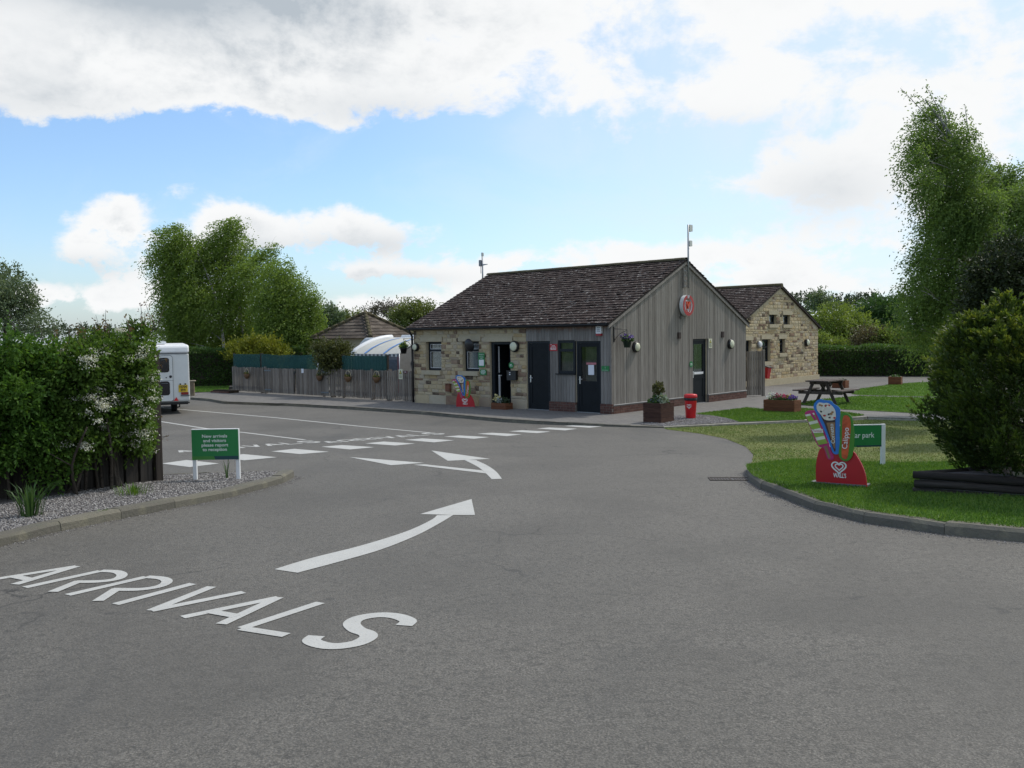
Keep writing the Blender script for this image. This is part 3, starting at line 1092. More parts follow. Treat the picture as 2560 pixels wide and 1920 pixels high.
# drain in the gutter
dr = thing('drain_grate', G(1826, 1198) + Vector((0, 0, .001)), -.10, 'dark rusty drain grate set in the asphalt by the curved kerb', 'drain')
dr.rotation_euler = (-.0296, 0, -.12)
IRON = plain('rusty_iron', (.055, .042, .036), .8, .2, var=.3, scale=15, bump=.4)
MB().bb(-.28, .28, -.15, .15, -.03, .002).build('pit', BLACK, dr)
m = MB()
m.bb(-.29, .29, -.165, -.14, -.02, .008).bb(-.29, .29, .14, .165, -.02, .008).bb(-.29, -.265, -.14, .14, -.02, .008).bb(.265, .29, -.14, .14, -.02, .008).bb(-.014, .014, -.14, .14, -.02, .009)
m.build('frame', IRON, dr)
for k in range(14):
    x = -.245 + k * .0375
    if abs(x) < .018:
        continue
    MB().bb(x - .011, x + .011, -.14, .14, -.015, .006).build('bar', IRON, dr)

# ------------------------------------------------------------------ building helpers
def wall_cells(m, u0, u1, z0, z1, holes, t0, t1, axis='x'):
    """solid wall in the plane of the front (axis x) or the gable (axis y) with rectangular openings"""
    us = sorted({u0, u1, *[min(max(h[k], u0), u1) for h in holes for k in (0, 1)]})
    for a, b in zip(us, us[1:]):
        if b - a < 1e-4:
            continue
        cut = sorted([(h[2], h[3]) for h in holes if h[0] <= a + 1e-5 and h[1] >= b - 1e-5])
        z = z0
        for c0, c1 in cut + [(z1, z1)]:
            if c0 - z > 1e-4:
                if axis == 'x':
                    m.bb(a, b, t0, t1, z, min(c0, z1))
                else:
                    m.bb(t0, t1, a, b, z, min(c0, z1))
            z = max(z, c1)
    return m


def stone_rects(u0, u1, z0, z1, holes, hr, wr, gap=.012):
    out = []
    z = z0
    while z < z1 - .04:
        h = min(random.uniform(*hr), z1 - z)
        if z1 - z - h < .05:
            h = z1 - z
        spans = [(u0, u1)]
        for a, b, c, d in holes:
            if c < z + h - .015 and d > z + .015:
                spans = [s for sp in spans for s in ((sp[0], min(sp[1], a)), (max(sp[0], b), sp[1])) if s[1] - s[0] > .03]
        for a, b in spans:
            u = a
            while u < b - .02:
                w = random.uniform(*wr) * (1. if h > .1 else 1.2)
                if b - u - w < .10:
                    w = b - u
                if h > .15 and w < .3 and random.random() < .25:      # two thin stones in one tall course
                    hh = h * random.uniform(.4, .6)
                    out.append((u + gap / 2, u + w - gap / 2, z + gap / 2, z + hh - gap / 2))
                    out.append((u + gap / 2, u + w - gap / 2, z + hh + gap / 2, z + h - gap / 2))
                else:
                    out.append((u + gap / 2, u + w - gap / 2, z + gap / 2, z + h - gap / 2))
                u += w
        z += h
    return out


def stone_mesh():
    """unit stone: 1 x 1 face, 1 deep, face towards -y, with broken edges"""
    j = lambda a: random.uniform(-a, a)
    e = .5
    o = [(-e, 0, -e), (0 + j(.06), 0, -e), (e, 0, -e), (e, 0, j(.06)), (e, 0, e), (j(.06), 0, e), (-e, 0, e), (-e, 0, j(.06))]
    c = .07
    f = [(-e + c + j(.04), -.75, -e + c + j(.05)), (j(.1), -.9, -e + c + j(.04)), (e - c + j(.04), -.75, -e + c + j(.05)), (e - c * .7 + j(.03), -.9, j(.1)),
         (e - c + j(.04), -.75, e - c + j(.05)), (j(.1), -.9, e - c + j(.04)), (-e + c + j(.04), -.75, e - c + j(.05)), (-e + c * .7 + j(.03), -.9, j(.1))]
    m = MB().add(o + f + [(j(.1), -1. + j(.1), j(.1))], [(i, (i + 1) % 8, 8 + (i + 1) % 8, 8 + i) for i in range(8)] + [(8 + i, 8 + (i + 1) % 8, 16) for i in range(8)], False)
    return m


STONES = [stone_mesh() for _ in range(10)]
STONE_ME = [s.mesh('stone') for s in STONES]
for me in STONE_ME:
    me.materials.append(STONE)


def place_stones(parent, rects, y, proud, limit=300, axis='x'):
    """the largest as separate stones, the rest joined"""
    rects = sorted(rects, key=lambda r: -(r[1] - r[0]) * (r[3] - r[2]))
    for r in rects[:limit]:
        o = bpy.data.objects.new('stone', random.choice(STONE_ME))
        COL.objects.link(o)
        o.parent = parent
        d = proud * random.uniform(.5, 1.2)
        uc, zc = (r[0] + r[1]) / 2, (r[2] + r[3]) / 2
        if axis == 'x':
            o.location = (uc, y, zc)
        else:
            o.location = (y, uc, zc)
            o.rotation_euler = (0, 0, math.pi / 2)
        o.scale = (r[1] - r[0], d, r[3] - r[2])
    rest = rects[limit:]
    if rest:
        m = MB()
        rn = []
        for r in rest:
            s = random.choice(STONES)
            d = proud * random.uniform(.5, 1.2)
            uc, zc = (r[0] + r[1]) / 2, (r[2] + r[3]) / 2
            vs = []
            for v in s.v:
                a, b, c = v[0] * (r[1] - r[0]), v[1] * d, v[2] * (r[3] - r[2])
                vs.append((uc + a, y + b, zc + c) if axis == 'x' else (y - b, uc + a, zc + c))
            m.add(vs, s.f)
            rn += [random.random()] * len(s.f)
        o = m.build('small_stones', STONE_A, parent)
        o.data.attributes.new('rnd', 'FLOAT', 'FACE').data.foreach_set('value', rn)
        o['kind'] = 'stuff'


def tile_slope(P0, ux, upv, L, H, gauge, tw, clip=None, lift=.034):
    """overlapping tiles on a slope: P0 lower corner, ux along the eave, upv up the slope"""
    nrm = ux.cross(upv).normalized()
    vs, fs, rn = [], [], []
    rows = int(math.ceil(H / gauge))
    for i in range(rows):
        a, b = 0., L
        if clip:
            a, b = clip(i * gauge)
        if b - a < .05:
            continue
        u = a - (tw / 2 if i % 2 else 0)
        while u < b:
            x0, x1 = max(a, u), min(b, u + tw - .004)
            u += tw
            if x1 - x0 < .03:
                continue
            h0, h1 = i * gauge - .02, min(H, (i + 1) * gauge + .05)
            t0 = lift + random.uniform(0, .012)
            sk = random.uniform(-.008, .008)
            if random.random() < .05:
                t0 += .015
            th = .022
            q = [P0 + ux * x0 + upv * (h0 + sk) + nrm * (t0 + random.uniform(-.004, .004)), P0 + ux * x1 + upv * (h0 - sk) + nrm * (t0 + random.uniform(-.004, .004)),
                 P0 + ux * x1 + upv * h1 + nrm * .006, P0 + ux * x0 + upv * h1 + nrm * .006]
            lo = [q[0] - nrm * th, q[1] - nrm * th]
            bi = len(vs)
            vs += q + lo
            fs += [(bi, bi + 1, bi + 2, bi + 3), (bi + 4, bi + 5, bi + 1, bi), (bi + 5, bi + 2, bi + 1), (bi + 4, bi, bi + 3)]
            r = random.random()
            rn += [r] * 4
    return vs, fs, rn


def tiles(parent, slopes, mat, name='tiles'):
    m = MB()
    rn = []
    for s in slopes:
        v, f, r = tile_slope(*s)
        m.add(v, f)
        rn += r
    o = m.build(name, mat, parent)
    o.data.attributes.new('rnd', 'FLOAT', 'FACE').data.foreach_set('value', rn)
    o['kind'] = 'stuff'
    return o


def window(parent, x0, x1, z0, z1, y, blind=None, sill=True, white=True, split=.70, sillmat=None, axis='x', wood=False, lean_top=False):
    """casement with a top light, set y behind the wall face"""
    root = thing('window', (0, 0, 0))
    root.parent = parent
    if axis == 'y':
        # local x of the window runs along +y of the building, its face towards +x
        root.rotation_euler = (0, 0, math.pi / 2)
    f = .075
    m = MB()
    zs_ = z0 + (z1 - z0) * split
    m.bb(x0, x0 + f, y, y + .06, z0, z1).bb(x1 - f, x1, y, y + .06, z0, z1).bb(x0 + f, x1 - f, y, y + .06, z0, z0 + f).bb(x0 + f, x1 - f, y, y + .06, z1 - f, z1)
    if split < 1:
        m.bb(x0 + f, x1 - f, y - .008, y + .06, zs_ - .04, zs_ + .04)
    m.build('frame', ANTH, root)
    panes = [(z0 + f, (zs_ - .04) if split < 1 else z1 - f)] + ([(zs_ + .04, z1 - f)] if split < 1 else [])
    for a, b in panes:
        MB().bb(x0 + f, x1 - f, y + .03, y + .036, a, b).build('pane', GLASS, root)
        if white:
            w = .014
            m = MB()
            m.bb(x0 + f, x1 - f, y + .012, y + .026, a, a + w).bb(x0 + f, x1 - f, y + .012, y + .026, b - w, b).bb(x0 + f, x0 + f + w, y + .012, y + .026, a + w, b - w).bb(x1 - f - w, x1 - f, y + .012, y + .026, a + w, b - w)
            m.build('beading', WHITE, root)
    if blind:
        m = MB()
        n = 14
        vs = []
        for k in range(n + 1):
            u = x0 + f + (x1 - x0 - 2 * f) * k / n
            vs += [(u, y + .10 + .012 * math.sin(k * 2.1), z0), (u, y + .10 + .012 * math.sin(k * 2.1 + .5), z1)]
        m.add(vs, [(2 * k, 2 * k + 2, 2 * k + 3, 2 * k + 1) for k in range(n)], True)
        m.build('blind', blind, root)
    if sill:
        sm = sillmat or DRESSED
        m = MB()
        m.prism([(x0 - .16, z0 - .15), (x1 + .03, z0 - .15), (x1 + .03, z0 - .004), (x0 - .16, z0 - .004)], -.07, y + .05)
        m.build('sill', sm, root)
    return root


def door(parent, x0, x1, y, glass=None, axis='x', handle=0, h=2.10, name='door'):
    root = thing(name, (0, 0, 0))
    root.parent = parent
    if axis == 'y':
        root.rotation_euler = (0, 0, math.pi / 2)
    f = .06
    MB().bb(x0, x0 + f, y, y + .07, .0, h).bb(x1 - f, x1, y, y + .07, 0, h).bb(x0 + f, x1 - f, y, y + .07, h - f, h).build('frame', ANTH, root)
    a, b = x0 + f + .004, x1 - f - .004
    m = MB()
    s = .10
    m.bb(a, a + s, y + .012, y + .052, .015, h - f - .004).bb(b - s, b, y + .012, y + .052, .015, h - f - .004)
    rails = [(.015, .20), (.80, .92), (h - f - .11, h - f - .004)]
    for r in rails:
        m.bb(a + s, b - s, y + .012, y + .052, *r)
    m.build('leaf', ANTHD, root)
    m = MB()
    m.bb(a + s, b - s, y + .026, y + .042, .20, .80)
    m.build('panel', ANTHD, root)
    up_ = MB().bb(a + s, b - s, y + .028, y + .036, .92, h - f - .11)
    up_.build('pane' if glass else 'panel', GLASS if glass else ANTHD, root)
    if glass:
        m = MB().bb(a + s + .02, b - s - .02, y + .20, y + .21, .92, h - .12)
        m.build('curtain', glass, root)
    MB().bb(x0, x1, y - .03, y + .07, .0, .014).build('threshold', STEEL, root)
    hx = a + .05 if handle == 0 else b - .05
    m = MB()
    m.bb(hx - .018, hx + .018, y - .004, y + .012, .84, 1.06)
    d = 1 if handle == 0 else -1
    m.tube([(hx, y - .004, .98), (hx, y - .05, .98), (hx + d * .12, y - .052, .98)], .010, 8)
    m.build('handle', BRIGHTSTEEL, root)
    return root


# ------------------------------------------------------------------ the reception building
R1 = thing('reception_building', O, -TH, 'single storey reception with stone front, grey timber gable and brown tiled roof', 'building')
LEN, DEP, EAVE, RIDGE = 8.5, 8.0, 2.62, 4.57
NET = plain('net_curtain', (.30, .31, .31), .8, var=.10, scale=3)
TAN = plain('interior_blind', (.22, .19, .13), .8, var=.3, scale=5)
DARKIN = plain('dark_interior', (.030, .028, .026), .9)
holes_f = [(-7.87, -7.10, 1.14, 2.12), (-6.07, -5.32, 1.14, 2.12), (-4.83, -3.93, 0., 2.10), (-3.22, -2.31, 0., 2.11), (-1.98, -1.32, 1.13, 2.13), (-1.29, -.38, 0., 2.10)]
holes_g = [(4.45, 5.37, 0., 2.10)]
wall = MB()
wall_cells(wall, -LEN, -3.255, -.25, EAVE, holes_f, .035, .28)
wall_cells(wall, -3.255, -.06, -.25, EAVE, holes_f, .06, .28)
wl = wall.build('front_wall', MORTAR, R1)
m = MB()
wall_cells(m, .28, DEP - .22, -.25, EAVE, holes_g, -.28, -.06, 'y')
m.prism([(.02, EAVE), (DEP - .02, EAVE), (DEP / 2, RIDGE - .06)], 0, .22, Matrix(((0, 1, 0, -.28), (1, 0, 0, 0), (0, 0, 1, 0), (0, 0, 0, 1))))
gw = m.build('gable_wall', MORTAR, R1)
m = MB().bb(-LEN, -.06, DEP - .22, DEP, -.25, EAVE)
m.build('back_wall', MORTAR, R1)
m = MB().bb(-LEN, -LEN + .22, .28, DEP - .22, -.25, EAVE)
m.prism([(.02, EAVE), (DEP - .02, EAVE), (DEP / 2, RIDGE - .06)], 0, .22, Matrix(((0, 1, 0, -LEN), (1, 0, 0, 0), (0, 0, 1, 0), (0, 0, 0, 1))))
m.build('end_wall', MORTAR, R1)
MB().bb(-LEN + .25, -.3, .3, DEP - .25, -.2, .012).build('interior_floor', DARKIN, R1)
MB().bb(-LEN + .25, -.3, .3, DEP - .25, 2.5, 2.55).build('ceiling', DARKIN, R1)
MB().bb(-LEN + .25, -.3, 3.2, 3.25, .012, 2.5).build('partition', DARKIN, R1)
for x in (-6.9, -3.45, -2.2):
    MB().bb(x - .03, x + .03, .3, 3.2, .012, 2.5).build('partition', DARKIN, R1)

# stone front
sill_h = [(-8.04, -7.07, .985, 1.14), (-6.24, -5.29, .985, 1.14), (-8.15, -7.02, 2.12, 2.29), (-6.25, -5.20, 2.12, 2.29), (-5.05, -3.80, 2.10, 2.28)]
rects = stone_rects(-LEN + .01, -3.26, .30, EAVE - .01, holes_f + sill_h, (.065, .165), (.11, .40))
place_stones(wl, rects, .035, .030)
base = stone_rects(-LEN + .01, -3.26, -.05, .30, holes_f, (.30, .32), (.7, 1.1))
place_stones(wl, base, .035, .03)
for a, b, c, d in sill_h[2:]:
    MB().prism([(a + .01, c + .006), (b - .01, c + .006), (b - .01, d - .008), (a + .01, d - .008)], -.012, .10).build('lintel', DRESSED, wl)
window(R1, -7.86, -7.11, 1.145, 2.115, .15, NET, sillmat=DRESSED)
window(R1, -6.06, -5.33, 1.145, 2.115, .15, NET, sillmat=DRESSED)
window(R1, -1.97, -1.33, 1.14, 2.125, .02, TAN, sill=False, white=False)
MB().bb(-2.04, -1.31, -.06, .03, 1.105, 1.135).build('window_board', ANTH, R1)

# entrance, its door standing open inwards
e = thing('entrance_door', (0, 0, 0))
e.parent = R1
MB().bb(-4.82, -4.70, .10, .20, 0, 2.09).bb(-4.02, -3.94, .10, .20, 0, 2.09).bb(-4.70, -4.02, .10, .20, 2.02, 2.09).build('frame', ANTH, e)
MB().bb(-4.70, -4.02, .07, .20, 0, .02).build('threshold', BRIGHTSTEEL, e)
MB().bb(-4.69, -4.645, .22, 1.02, .02, 2.01).build('leaf', ANTHD, e)
MB().bb(-4.645, -4.632, .24, .28, 1.1, 1.95).bb(-4.645, -4.60, .235, .30, .02, .30).bb(-4.645, -4.62, .235, .30, .30, 1.0).bb(-4.66, -4.57, .225, .31, 1.0, 1.03).build('closer_rail', WHITE, e)

door(R1, -3.21, -2.32, .03)
door(R1, -1.28, -.39, .03, TAN)
NOTICE = plain('paper_notice', (.72, .74, .78), .6, var=.03)
MB().bb(-.87, -.66, .048, .054, 1.11, 1.40).build('notice', NOTICE, R1)
PINK = plain('pink_notice', (.45, .16, .18), .7)
MB().bb(-.94, -.58, .050, .055, 1.41, 1.47).build('notice', PINK, R1)
door(R1, 4.46, 5.36, .07, TAN, 'y')
# the timber door surround on the gable is at the same face; its glass shows shelves
MB().bb(-.09, -.062, 4.62, 5.2, .95, 1.02).build('shelf', WHITE, R1)

# vertical boards
cl = thing('front_cladding', (0, 0, 0))
cl.parent = R1
PW = .106
x = -3.24
while x < -.015:
    x1 = min(x + PW, 0.)
    segs = [(.29, EAVE)]
    for a, b, c, d in holes_f[3:]:
        if x1 > a + .02 and x < b - .02:
            segs = [s for sg in segs for s in ((sg[0], min(sg[1], c - .0)), (max(sg[0], d), sg[1])) if s[1] - s[0] > .03]
    for s0, s1 in segs:
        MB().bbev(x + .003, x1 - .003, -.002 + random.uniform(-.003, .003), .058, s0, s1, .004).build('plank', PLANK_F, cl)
    x = x1
gc = thing('gable_cladding', (0, 0, 0))
gc.parent = R1
y = .0
roof_z = lambda y: EAVE + (RIDGE - EAVE) * (1 - abs(y - DEP / 2) / (DEP / 2)) - .03
while y < DEP - .01:
    y1 = min(y + PW, DEP)
    ym = (y + y1) / 2
    s0 = .26
    if ym > 4.45 and ym < 5.37:
        s0 = 2.10
    a, b = y + .003, y1 - .003
    x0, x1 = -.058, random.uniform(-.003, .004)
    za, zb = roof_z(a), roof_z(b)
    MB().add([(x0, a, s0), (x1, a, s0), (x1, b, s0), (x0, b, s0), (x0, a, za), (x1, a, za), (x1, b, zb), (x0, b, zb)],
             [(0, 3, 2, 1), (4, 5, 6, 7), (0, 1, 5, 4), (1, 2, 6, 5), (2, 3, 7, 6), (3, 0, 4, 7)]).build('plank', PLANK, gc)
    y = y1
MB().bb(-.02, .016, -.018, .03, .30, EAVE + .02).build('corner_board', PLANK, gc)

# brick plinth: every brick
pl = thing('plinth', (0, 0, 0))
pl.parent = R1
BR_ME = []
for k in range(4):
    j = lambda: random.uniform(-.002, .002)
    BR_ME.append(MB().bbev(-.106 + j(), .106 + j(), -.05, .05, -.032, .032, .004).mesh('brick'))
    BR_ME[-1].materials.append(BRICK)
MORT2 = plain('cement_mortar', (.16, .14, .12), .9)
runs_f = [(-2.31, -1.29), (-.38, .03)]
runs_g = [(.03, 4.43), (5.39, DEP)]
m = MB()
for a, b in runs_f:
    m.bb(a, b - .001, -.035, .058, -.2, .285)
for a, b in runs_g:
    m.bb(-.058, .035, a, b, -.2, .252)
m.build('mortar', MORT2, pl)
for c in range(4):
    zc = .04 + c * .072 - .005
    for axis, runs in (('x', runs_f), ('y', runs_g)):
        if axis == 'y' and c == 3:
            continue
        for a, b in runs:
            u = a + (0 if c % 2 else -.11)
            while u < b - .02:
                p0, p1 = max(a, u), min(b, u + .215)
                u += .2245
                if p1 - p0 < .03:
                    continue
                o = bpy.data.objects.new('brick', random.choice(BR_ME))
                COL.objects.link(o)
                o.parent = pl
                s = (p1 - p0) / .215
                if axis == 'x':
                    o.location = ((p0 + p1) / 2, .008 + random.uniform(-.002, .002), zc)
                else:
                    o.location = (-.008 + random.uniform(-.002, .002), (p0 + p1) / 2, zc)
                    o.rotation_euler = (0, 0, math.pi / 2)
                o.scale = (s, 1, 1)
m = MB()
for a, b in runs_g:
    m.add([(-.058, a, .262), (.052, a, .246), (.052, b, .246), (-.058, b, .262), (-.058, a, .272), (.05, a, .256), (.05, b, .256), (-.058, b, .272)],
          [(0, 3, 2, 1), (4, 5, 6, 7), (0, 1, 5, 4), (1, 2, 6, 5), (2, 3, 7, 6), (3, 0, 4, 7)])
m.build('flashing', plain('lead_flashing', (.27, .27, .27), .6, .2, var=.2), pl)

# roof
PIT = math.atan2(RIDGE + .05 - EAVE, DEP / 2 + .16)
SL = math.hypot(RIDGE + .05 - EAVE, DEP / 2 + .16)
X_ = Vector((1, 0, 0))
roof = MB()
for sgn in (1, -1):
    e0, e1 = (-.17, DEP / 2) if sgn > 0 else (DEP + .17, DEP / 2)
    a = [(-LEN - .12, e0, EAVE - .02), (.05, e0, EAVE - .02), (.05, e1, RIDGE + .03), (-LEN - .12, e1, RIDGE + .03)]
    b = [(p[0], p[1], p[2] - .05) for p in a]
    roof.add(a + b, [(0, 1, 2, 3), (7, 6, 5, 4), (0, 4, 5, 1), (1, 5, 6, 2), (2, 6, 7, 3), (3, 7, 4, 0)])
rf = roof.build('roof', plain('roof_underlay', (.05, .04, .035), .9), R1)
upf = Vector((0, math.cos(PIT), math.sin(PIT)))
upb = Vector((0, -math.cos(PIT), math.sin(PIT)))
tiles(rf, [(Vector((-LEN - .14, -.19, EAVE - .025)), X_, upf, LEN + .21, SL + .03, .185, .165),
           (Vector((.07, DEP + .19, EAVE - .025)), -X_, upb, LEN + .21, SL + .03, .185, .165)], TILE)
RIDGEM = mat_ground('mossy_ridge_tile', (.085, .070, .045), (.11, .10, .055), (.05, .045, .03), 5, 40)
x = -LEN - .14
while x < .05:
    m = MB()
    L_ = min(.33, .07 - x)
    vs, n = [], 6
    for xx in (x, x + L_ - .006):
        for k in range(n + 1):
            q = math.pi * k / n
            vs.append((xx, DEP / 2 + .12 * math.cos(q), RIDGE + .035 + .085 * math.sin(q) + random.uniform(-.003, .003)))
    m.add(vs, [(k, k + 1, n + 2 + k, n + 1 + k) for k in range(n)], True).build('ridge_tile', RIDGEM, rf)
    x += L_
VERGE = plain('verge_board', (.23, .205, .18), .8, var=.3, scale=14, bump=.3)
for e0 in (-.17, DEP + .17):
    m = MB()
    zt = lambda y: EAVE - .03 + (RIDGE + .06 - EAVE) * (1 - abs(y - DEP / 2) / (DEP / 2 + .17))
    a = [(.012, e0, zt(e0) - .13), (.05, e0, zt(e0) - .13), (.05, DEP / 2, zt(DEP / 2) - .13), (.012, DEP / 2, zt(DEP / 2) - .13)]
    b = [(p[0], p[1], p[2] + .085) for p in a]
    m.add(a + b, [(0, 1, 2, 3), (7, 6, 5, 4), (0, 4, 5, 1), (1, 5, 6, 2), (2, 6, 7, 3), (3, 7, 4, 0)]).build('verge_board', VERGE, rf)
# gutter and downpipe
gut = MB()
n = 8
vs = []
for xx in (-LEN - .2, .03):
    for rr in (.062, .054):
        for k in range(n + 1):
            q = math.pi + math.pi * k / n
            vs.append((xx, -.215 + rr * math.cos(q), EAVE - .03 + rr * math.sin(q)))
k1 = n + 1
fs = [(k, k + 1, 2 * k1 + k + 1, 2 * k1 + k) for k in range(n)] + [(k1 + k + 1, k1 + k, 3 * k1 + k, 3 * k1 + k + 1) for k in range(n)]
fs += [(0, 2 * k1, 3 * k1, k1), (n, k1 + n, 3 * k1 + n, 2 * k1 + n)]
gut.add(vs, fs, True)
gut.bb(-LEN - .1, 0, -.14, .055, EAVE - .10, EAVE - .02)
gut.build('gutter', BLACK, R1)
MB().tube([(-LEN + .02, -.20, EAVE - .06), (-LEN + .02, -.16, EAVE - .16), (-LEN + .02, -.055, EAVE - .3), (-LEN + .02, -.05, 1.2), (-LEN + .02, -.05, .02)], .038, 10).build('downpipe', BLACK, R1)
for zc in (.5, 1.4, 2.2):
    MB().tube([(-LEN + .02, -.05, zc - .02), (-LEN + .02, -.05, zc + .02)], .046, 10).build('pipe_clip', BLACK, R1)


# ------------------------------------------------------------------ things fixed to the walls
def W1(x, y, z):                      # reception building coordinates to the world
    return O + EX * x + EY * y + Vector((0, 0, z))


RF, RG = -TH, math.pi / 2 - TH        # facing of things on the front and on the gable (their -y looks outwards)


def wall_lamp(loc, rz, label, r=.17, shell=BLACK):
    t = thing('wall_lamp', loc, rz, label, 'lamp', 'round bulkhead lamps')
    M_ = Matrix.Rotation(math.pi / 2, 4, 'X')
    MB().lathe([(r * .85, -.03), (r * .98, .0), (r, .05), (r * .93, .095), (r * .80, .10)], 28, M_).build('housing', shell, t)
    MB().lathe([(r * .80, .085), (r * .78, .105), (r * .62, .125), (r * .35, .137), (.001, .14)], 28, M_).build('lens', LENS if shell is BLACK else WHITE, t)
    return t


wall_lamp(W1(-3.69, .0, 1.95), RF, 'large round bulkhead lamp on the stone wall right of the open entrance', .18)
wall_lamp(W1(-8.32, .0, 1.94), RF, 'round bulkhead lamp on the stone wall beside the black downpipe', .14)
wall_lamp(W1(.0, 1.18, 1.90), RG, 'round bulkhead lamp on the timber gable beside the hanging basket of purple flowers', .16)
wall_lamp(W1(.0, 6.84, 1.90), RG, 'round bulkhead lamp on the timber gable near the paling gate', .17)


def board(name, loc, rz, w, h, mat, label, cat='sign', thick=.012, rad=.0, group=None):
    t = thing(name, loc, rz, label, cat, group)
    p = rrect(-w / 2, w / 2, -h / 2, h / 2, rad) if rad else [(-w / 2, -h / 2), (w / 2, -h / 2), (w / 2, h / 2), (-w / 2, h / 2)]
    MB().prism(p, -thick, .0).build('panel', mat, t)
    return t


def bars(parent, rows, mat, y, seed=0):
    """small print: rows of word-long strokes (x centre, z, width, height)"""
    rr = random.Random(seed)
    for xc, z, w, h in rows:
        x = xc - w / 2
        m = MB()
        while x < xc + w / 2 - h:
            L_ = min(rr.uniform(1.6, 4.5) * h, xc + w / 2 - x)
            m.bb(x, x + L_, y - .0015, y, z - h / 2, z + h / 2)
            x += L_ + h * .7
        m.build('print_line', mat, parent)


gsn = board('reception_sign', W1(-5.16, -.01, 1.52), RF, .28, .48, GREEN, 'tall green reception opening times sign with white sheet beside the entrance', rad=.02)
lettering('Reception', .062, PRINT, gsn, (0, -.014, .175), .22)
lettering('Opening', .055, PRINT, gsn, (0, -.014, .10), .17)
lettering('times', .055, PRINT, gsn, (0, -.014, .045), .11)
MB().bb(-.11, .11, -.016, -.012, -.19, .005).build('paper', WHITE, gsn)
g2 = board('notice_sign', W1(-5.09, -.01, 1.12), RF, .28, .18, GREEN, 'small green rectangular notice below the reception opening times sign', rad=.015)
bars(g2, [(0, .055, .17, .018), (0, .02, .22, .018), (0, -.015, .2, .018), (0, -.05, .15, .018)], PRINT, -.013, 1)
g3 = board('round_sign', W1(-3.86, -.01, 1.36), RF, .20, .20, GREEN, 'small green round sign on the stone wall above the black letter box', rad=.099)
bars(g3, [(0, .02, .1, .018), (0, -.02, .12, .018)], PRINT, -.013, 2)
g4 = board('round_sign', W1(.006, 4.32, 1.29), RG, .20, .20, GREEN, 'small green round sign on the timber gable beside the glazed door', rad=.099)
bars(g4, [(0, .02, .1, .018), (0, -.02, .12, .018)], PRINT, -.013, 3)
rs = board('red_notice', W1(-2.125, -.008, 1.915), RF, .29, .21, RED, 'red notice with white print between the dark door and the small window')
bars(rs, [(-.08, .085, .06, .016), (0, .05, .11, .020), (0, .015, .19, .016), (0, -.022, .24, .020), (0, -.06, .22, .018)], PRINT, -.013, 4)
gi = board('information_sign', W1(-.205, -.006, 1.305), RF, .27, .15, GREEN, 'small green information sign with white letter i beside the corner')
lettering('i', .095, PRINT, gi, (0, -.014, .03))
lettering('Information', .035, PRINT, gi, (0, -.014, -.045), .20)
al = thing('alarm_box', W1(-.395, -.006, 2.40), RF, 'white burglar alarm box with red base under the eave', 'alarm')
MB().prism(rrect(-.095, .095, -.09, .15, .025), -.07, 0).build('case', WHITE, al)
MB().prism(rrect(-.095, .095, -.155, -.092, .02), -.07, 0).build('strobe', plain('strobe_red', (.30, .012, .02), .3), al)
bars(al, [(0, .08, .11, .014), (0, .04, .12, .012), (0, .01, .12, .012), (0, -.03, .12, .012)], BLACK, -.071, 5)
lb = thing('letter_box', W1(-3.79, -.005, 1.04), RF, 'black wall letter box beside the open entrance', 'letter box')
MB().prism(rrect(-.19, .19, -.15, .15, .015), -.10, 0).build('box', BLACK, lb)
MB().prism([(-.2, .135), (.2, .135), (.2, .155), (-.2, .155)], -.12, .0).build('lid', BLACK, lb)
MB().bb(-.085, -.03, -.103, -.1, .08, .105).bb(-.085, -.03, -.103, -.1, .02, .05).build('label_plate', WHITE, lb)
bd = thing('bird_box', W1(-6.715, .0, .57), RF, 'rust brown wooden box fixed low on the stone wall between the windows', 'box')
RUST = plain('rust_brown', (.16, .065, .035), .8, var=.3, bump=.3)
MB().prism([(-.10, -.13), (.10, -.13), (.10, .13), (-.10, .13)], -.09, 0).build('case', RUST, bd)
MB().bb(-.115, .115, -.11, .0, .13, .145).build('lid', RUST, bd)
MB().lathe([(.02, -.093), (.02, -.088)], 10, Matrix.Rotation(math.pi / 2, 4, 'X')).build('hole', BLACK, bd)
mi = thing('convex_mirror', W1(-5.52, -.03, 2.0), RF, 'black round dish on a bracket in front of the window by the entrance', 'mirror')
Mm = Matrix.Translation((.0, -.16, .0)) @ Matrix.Rotation(math.radians(-6), 4, 'Z') @ Matrix.Rotation(math.radians(104), 4, 'X')
MB().lathe([(.215, -.005), (.22, .01), (.205, .045), (.15, .085), (.08, .105), (.001, .11)], 28, Mm).build('dish', BLACK, mi)
MB().tube([(.16, .02, .0), (.13, -.10, .0), (.04, -.15, .0)], .014, 8).build('bracket', STEEL, mi)
MB().bb(.12, .20, -.03, .03, -.05, .05).build('wall_plate', STEEL, mi)
for yy, zz, lab in ((3.60, 2.22, 'left'), (6.34, 2.23, 'right')):
    v = thing('vent_cover', W1(.004, yy, zz), RG, 'small brown square vent cover on the timber gable ' + ('below the round logo' if lab == 'left' else 'above the bulkhead lamp'), 'vent')
    BV = plain('brown_vent', (.055, .032, .025), .6)
    MB().bb(-.075, .075, -.035, .0, -.10, .10).build('body', BV, v)
    for k in range(5):
        MB().bb(-.062, .062, -.045, -.03, -.08 + k * .037, -.062 + k * .037).build('louvre', BV, v)
CREAM = plain('cream_sign', (.62, .60, .44), .5, var=.04)


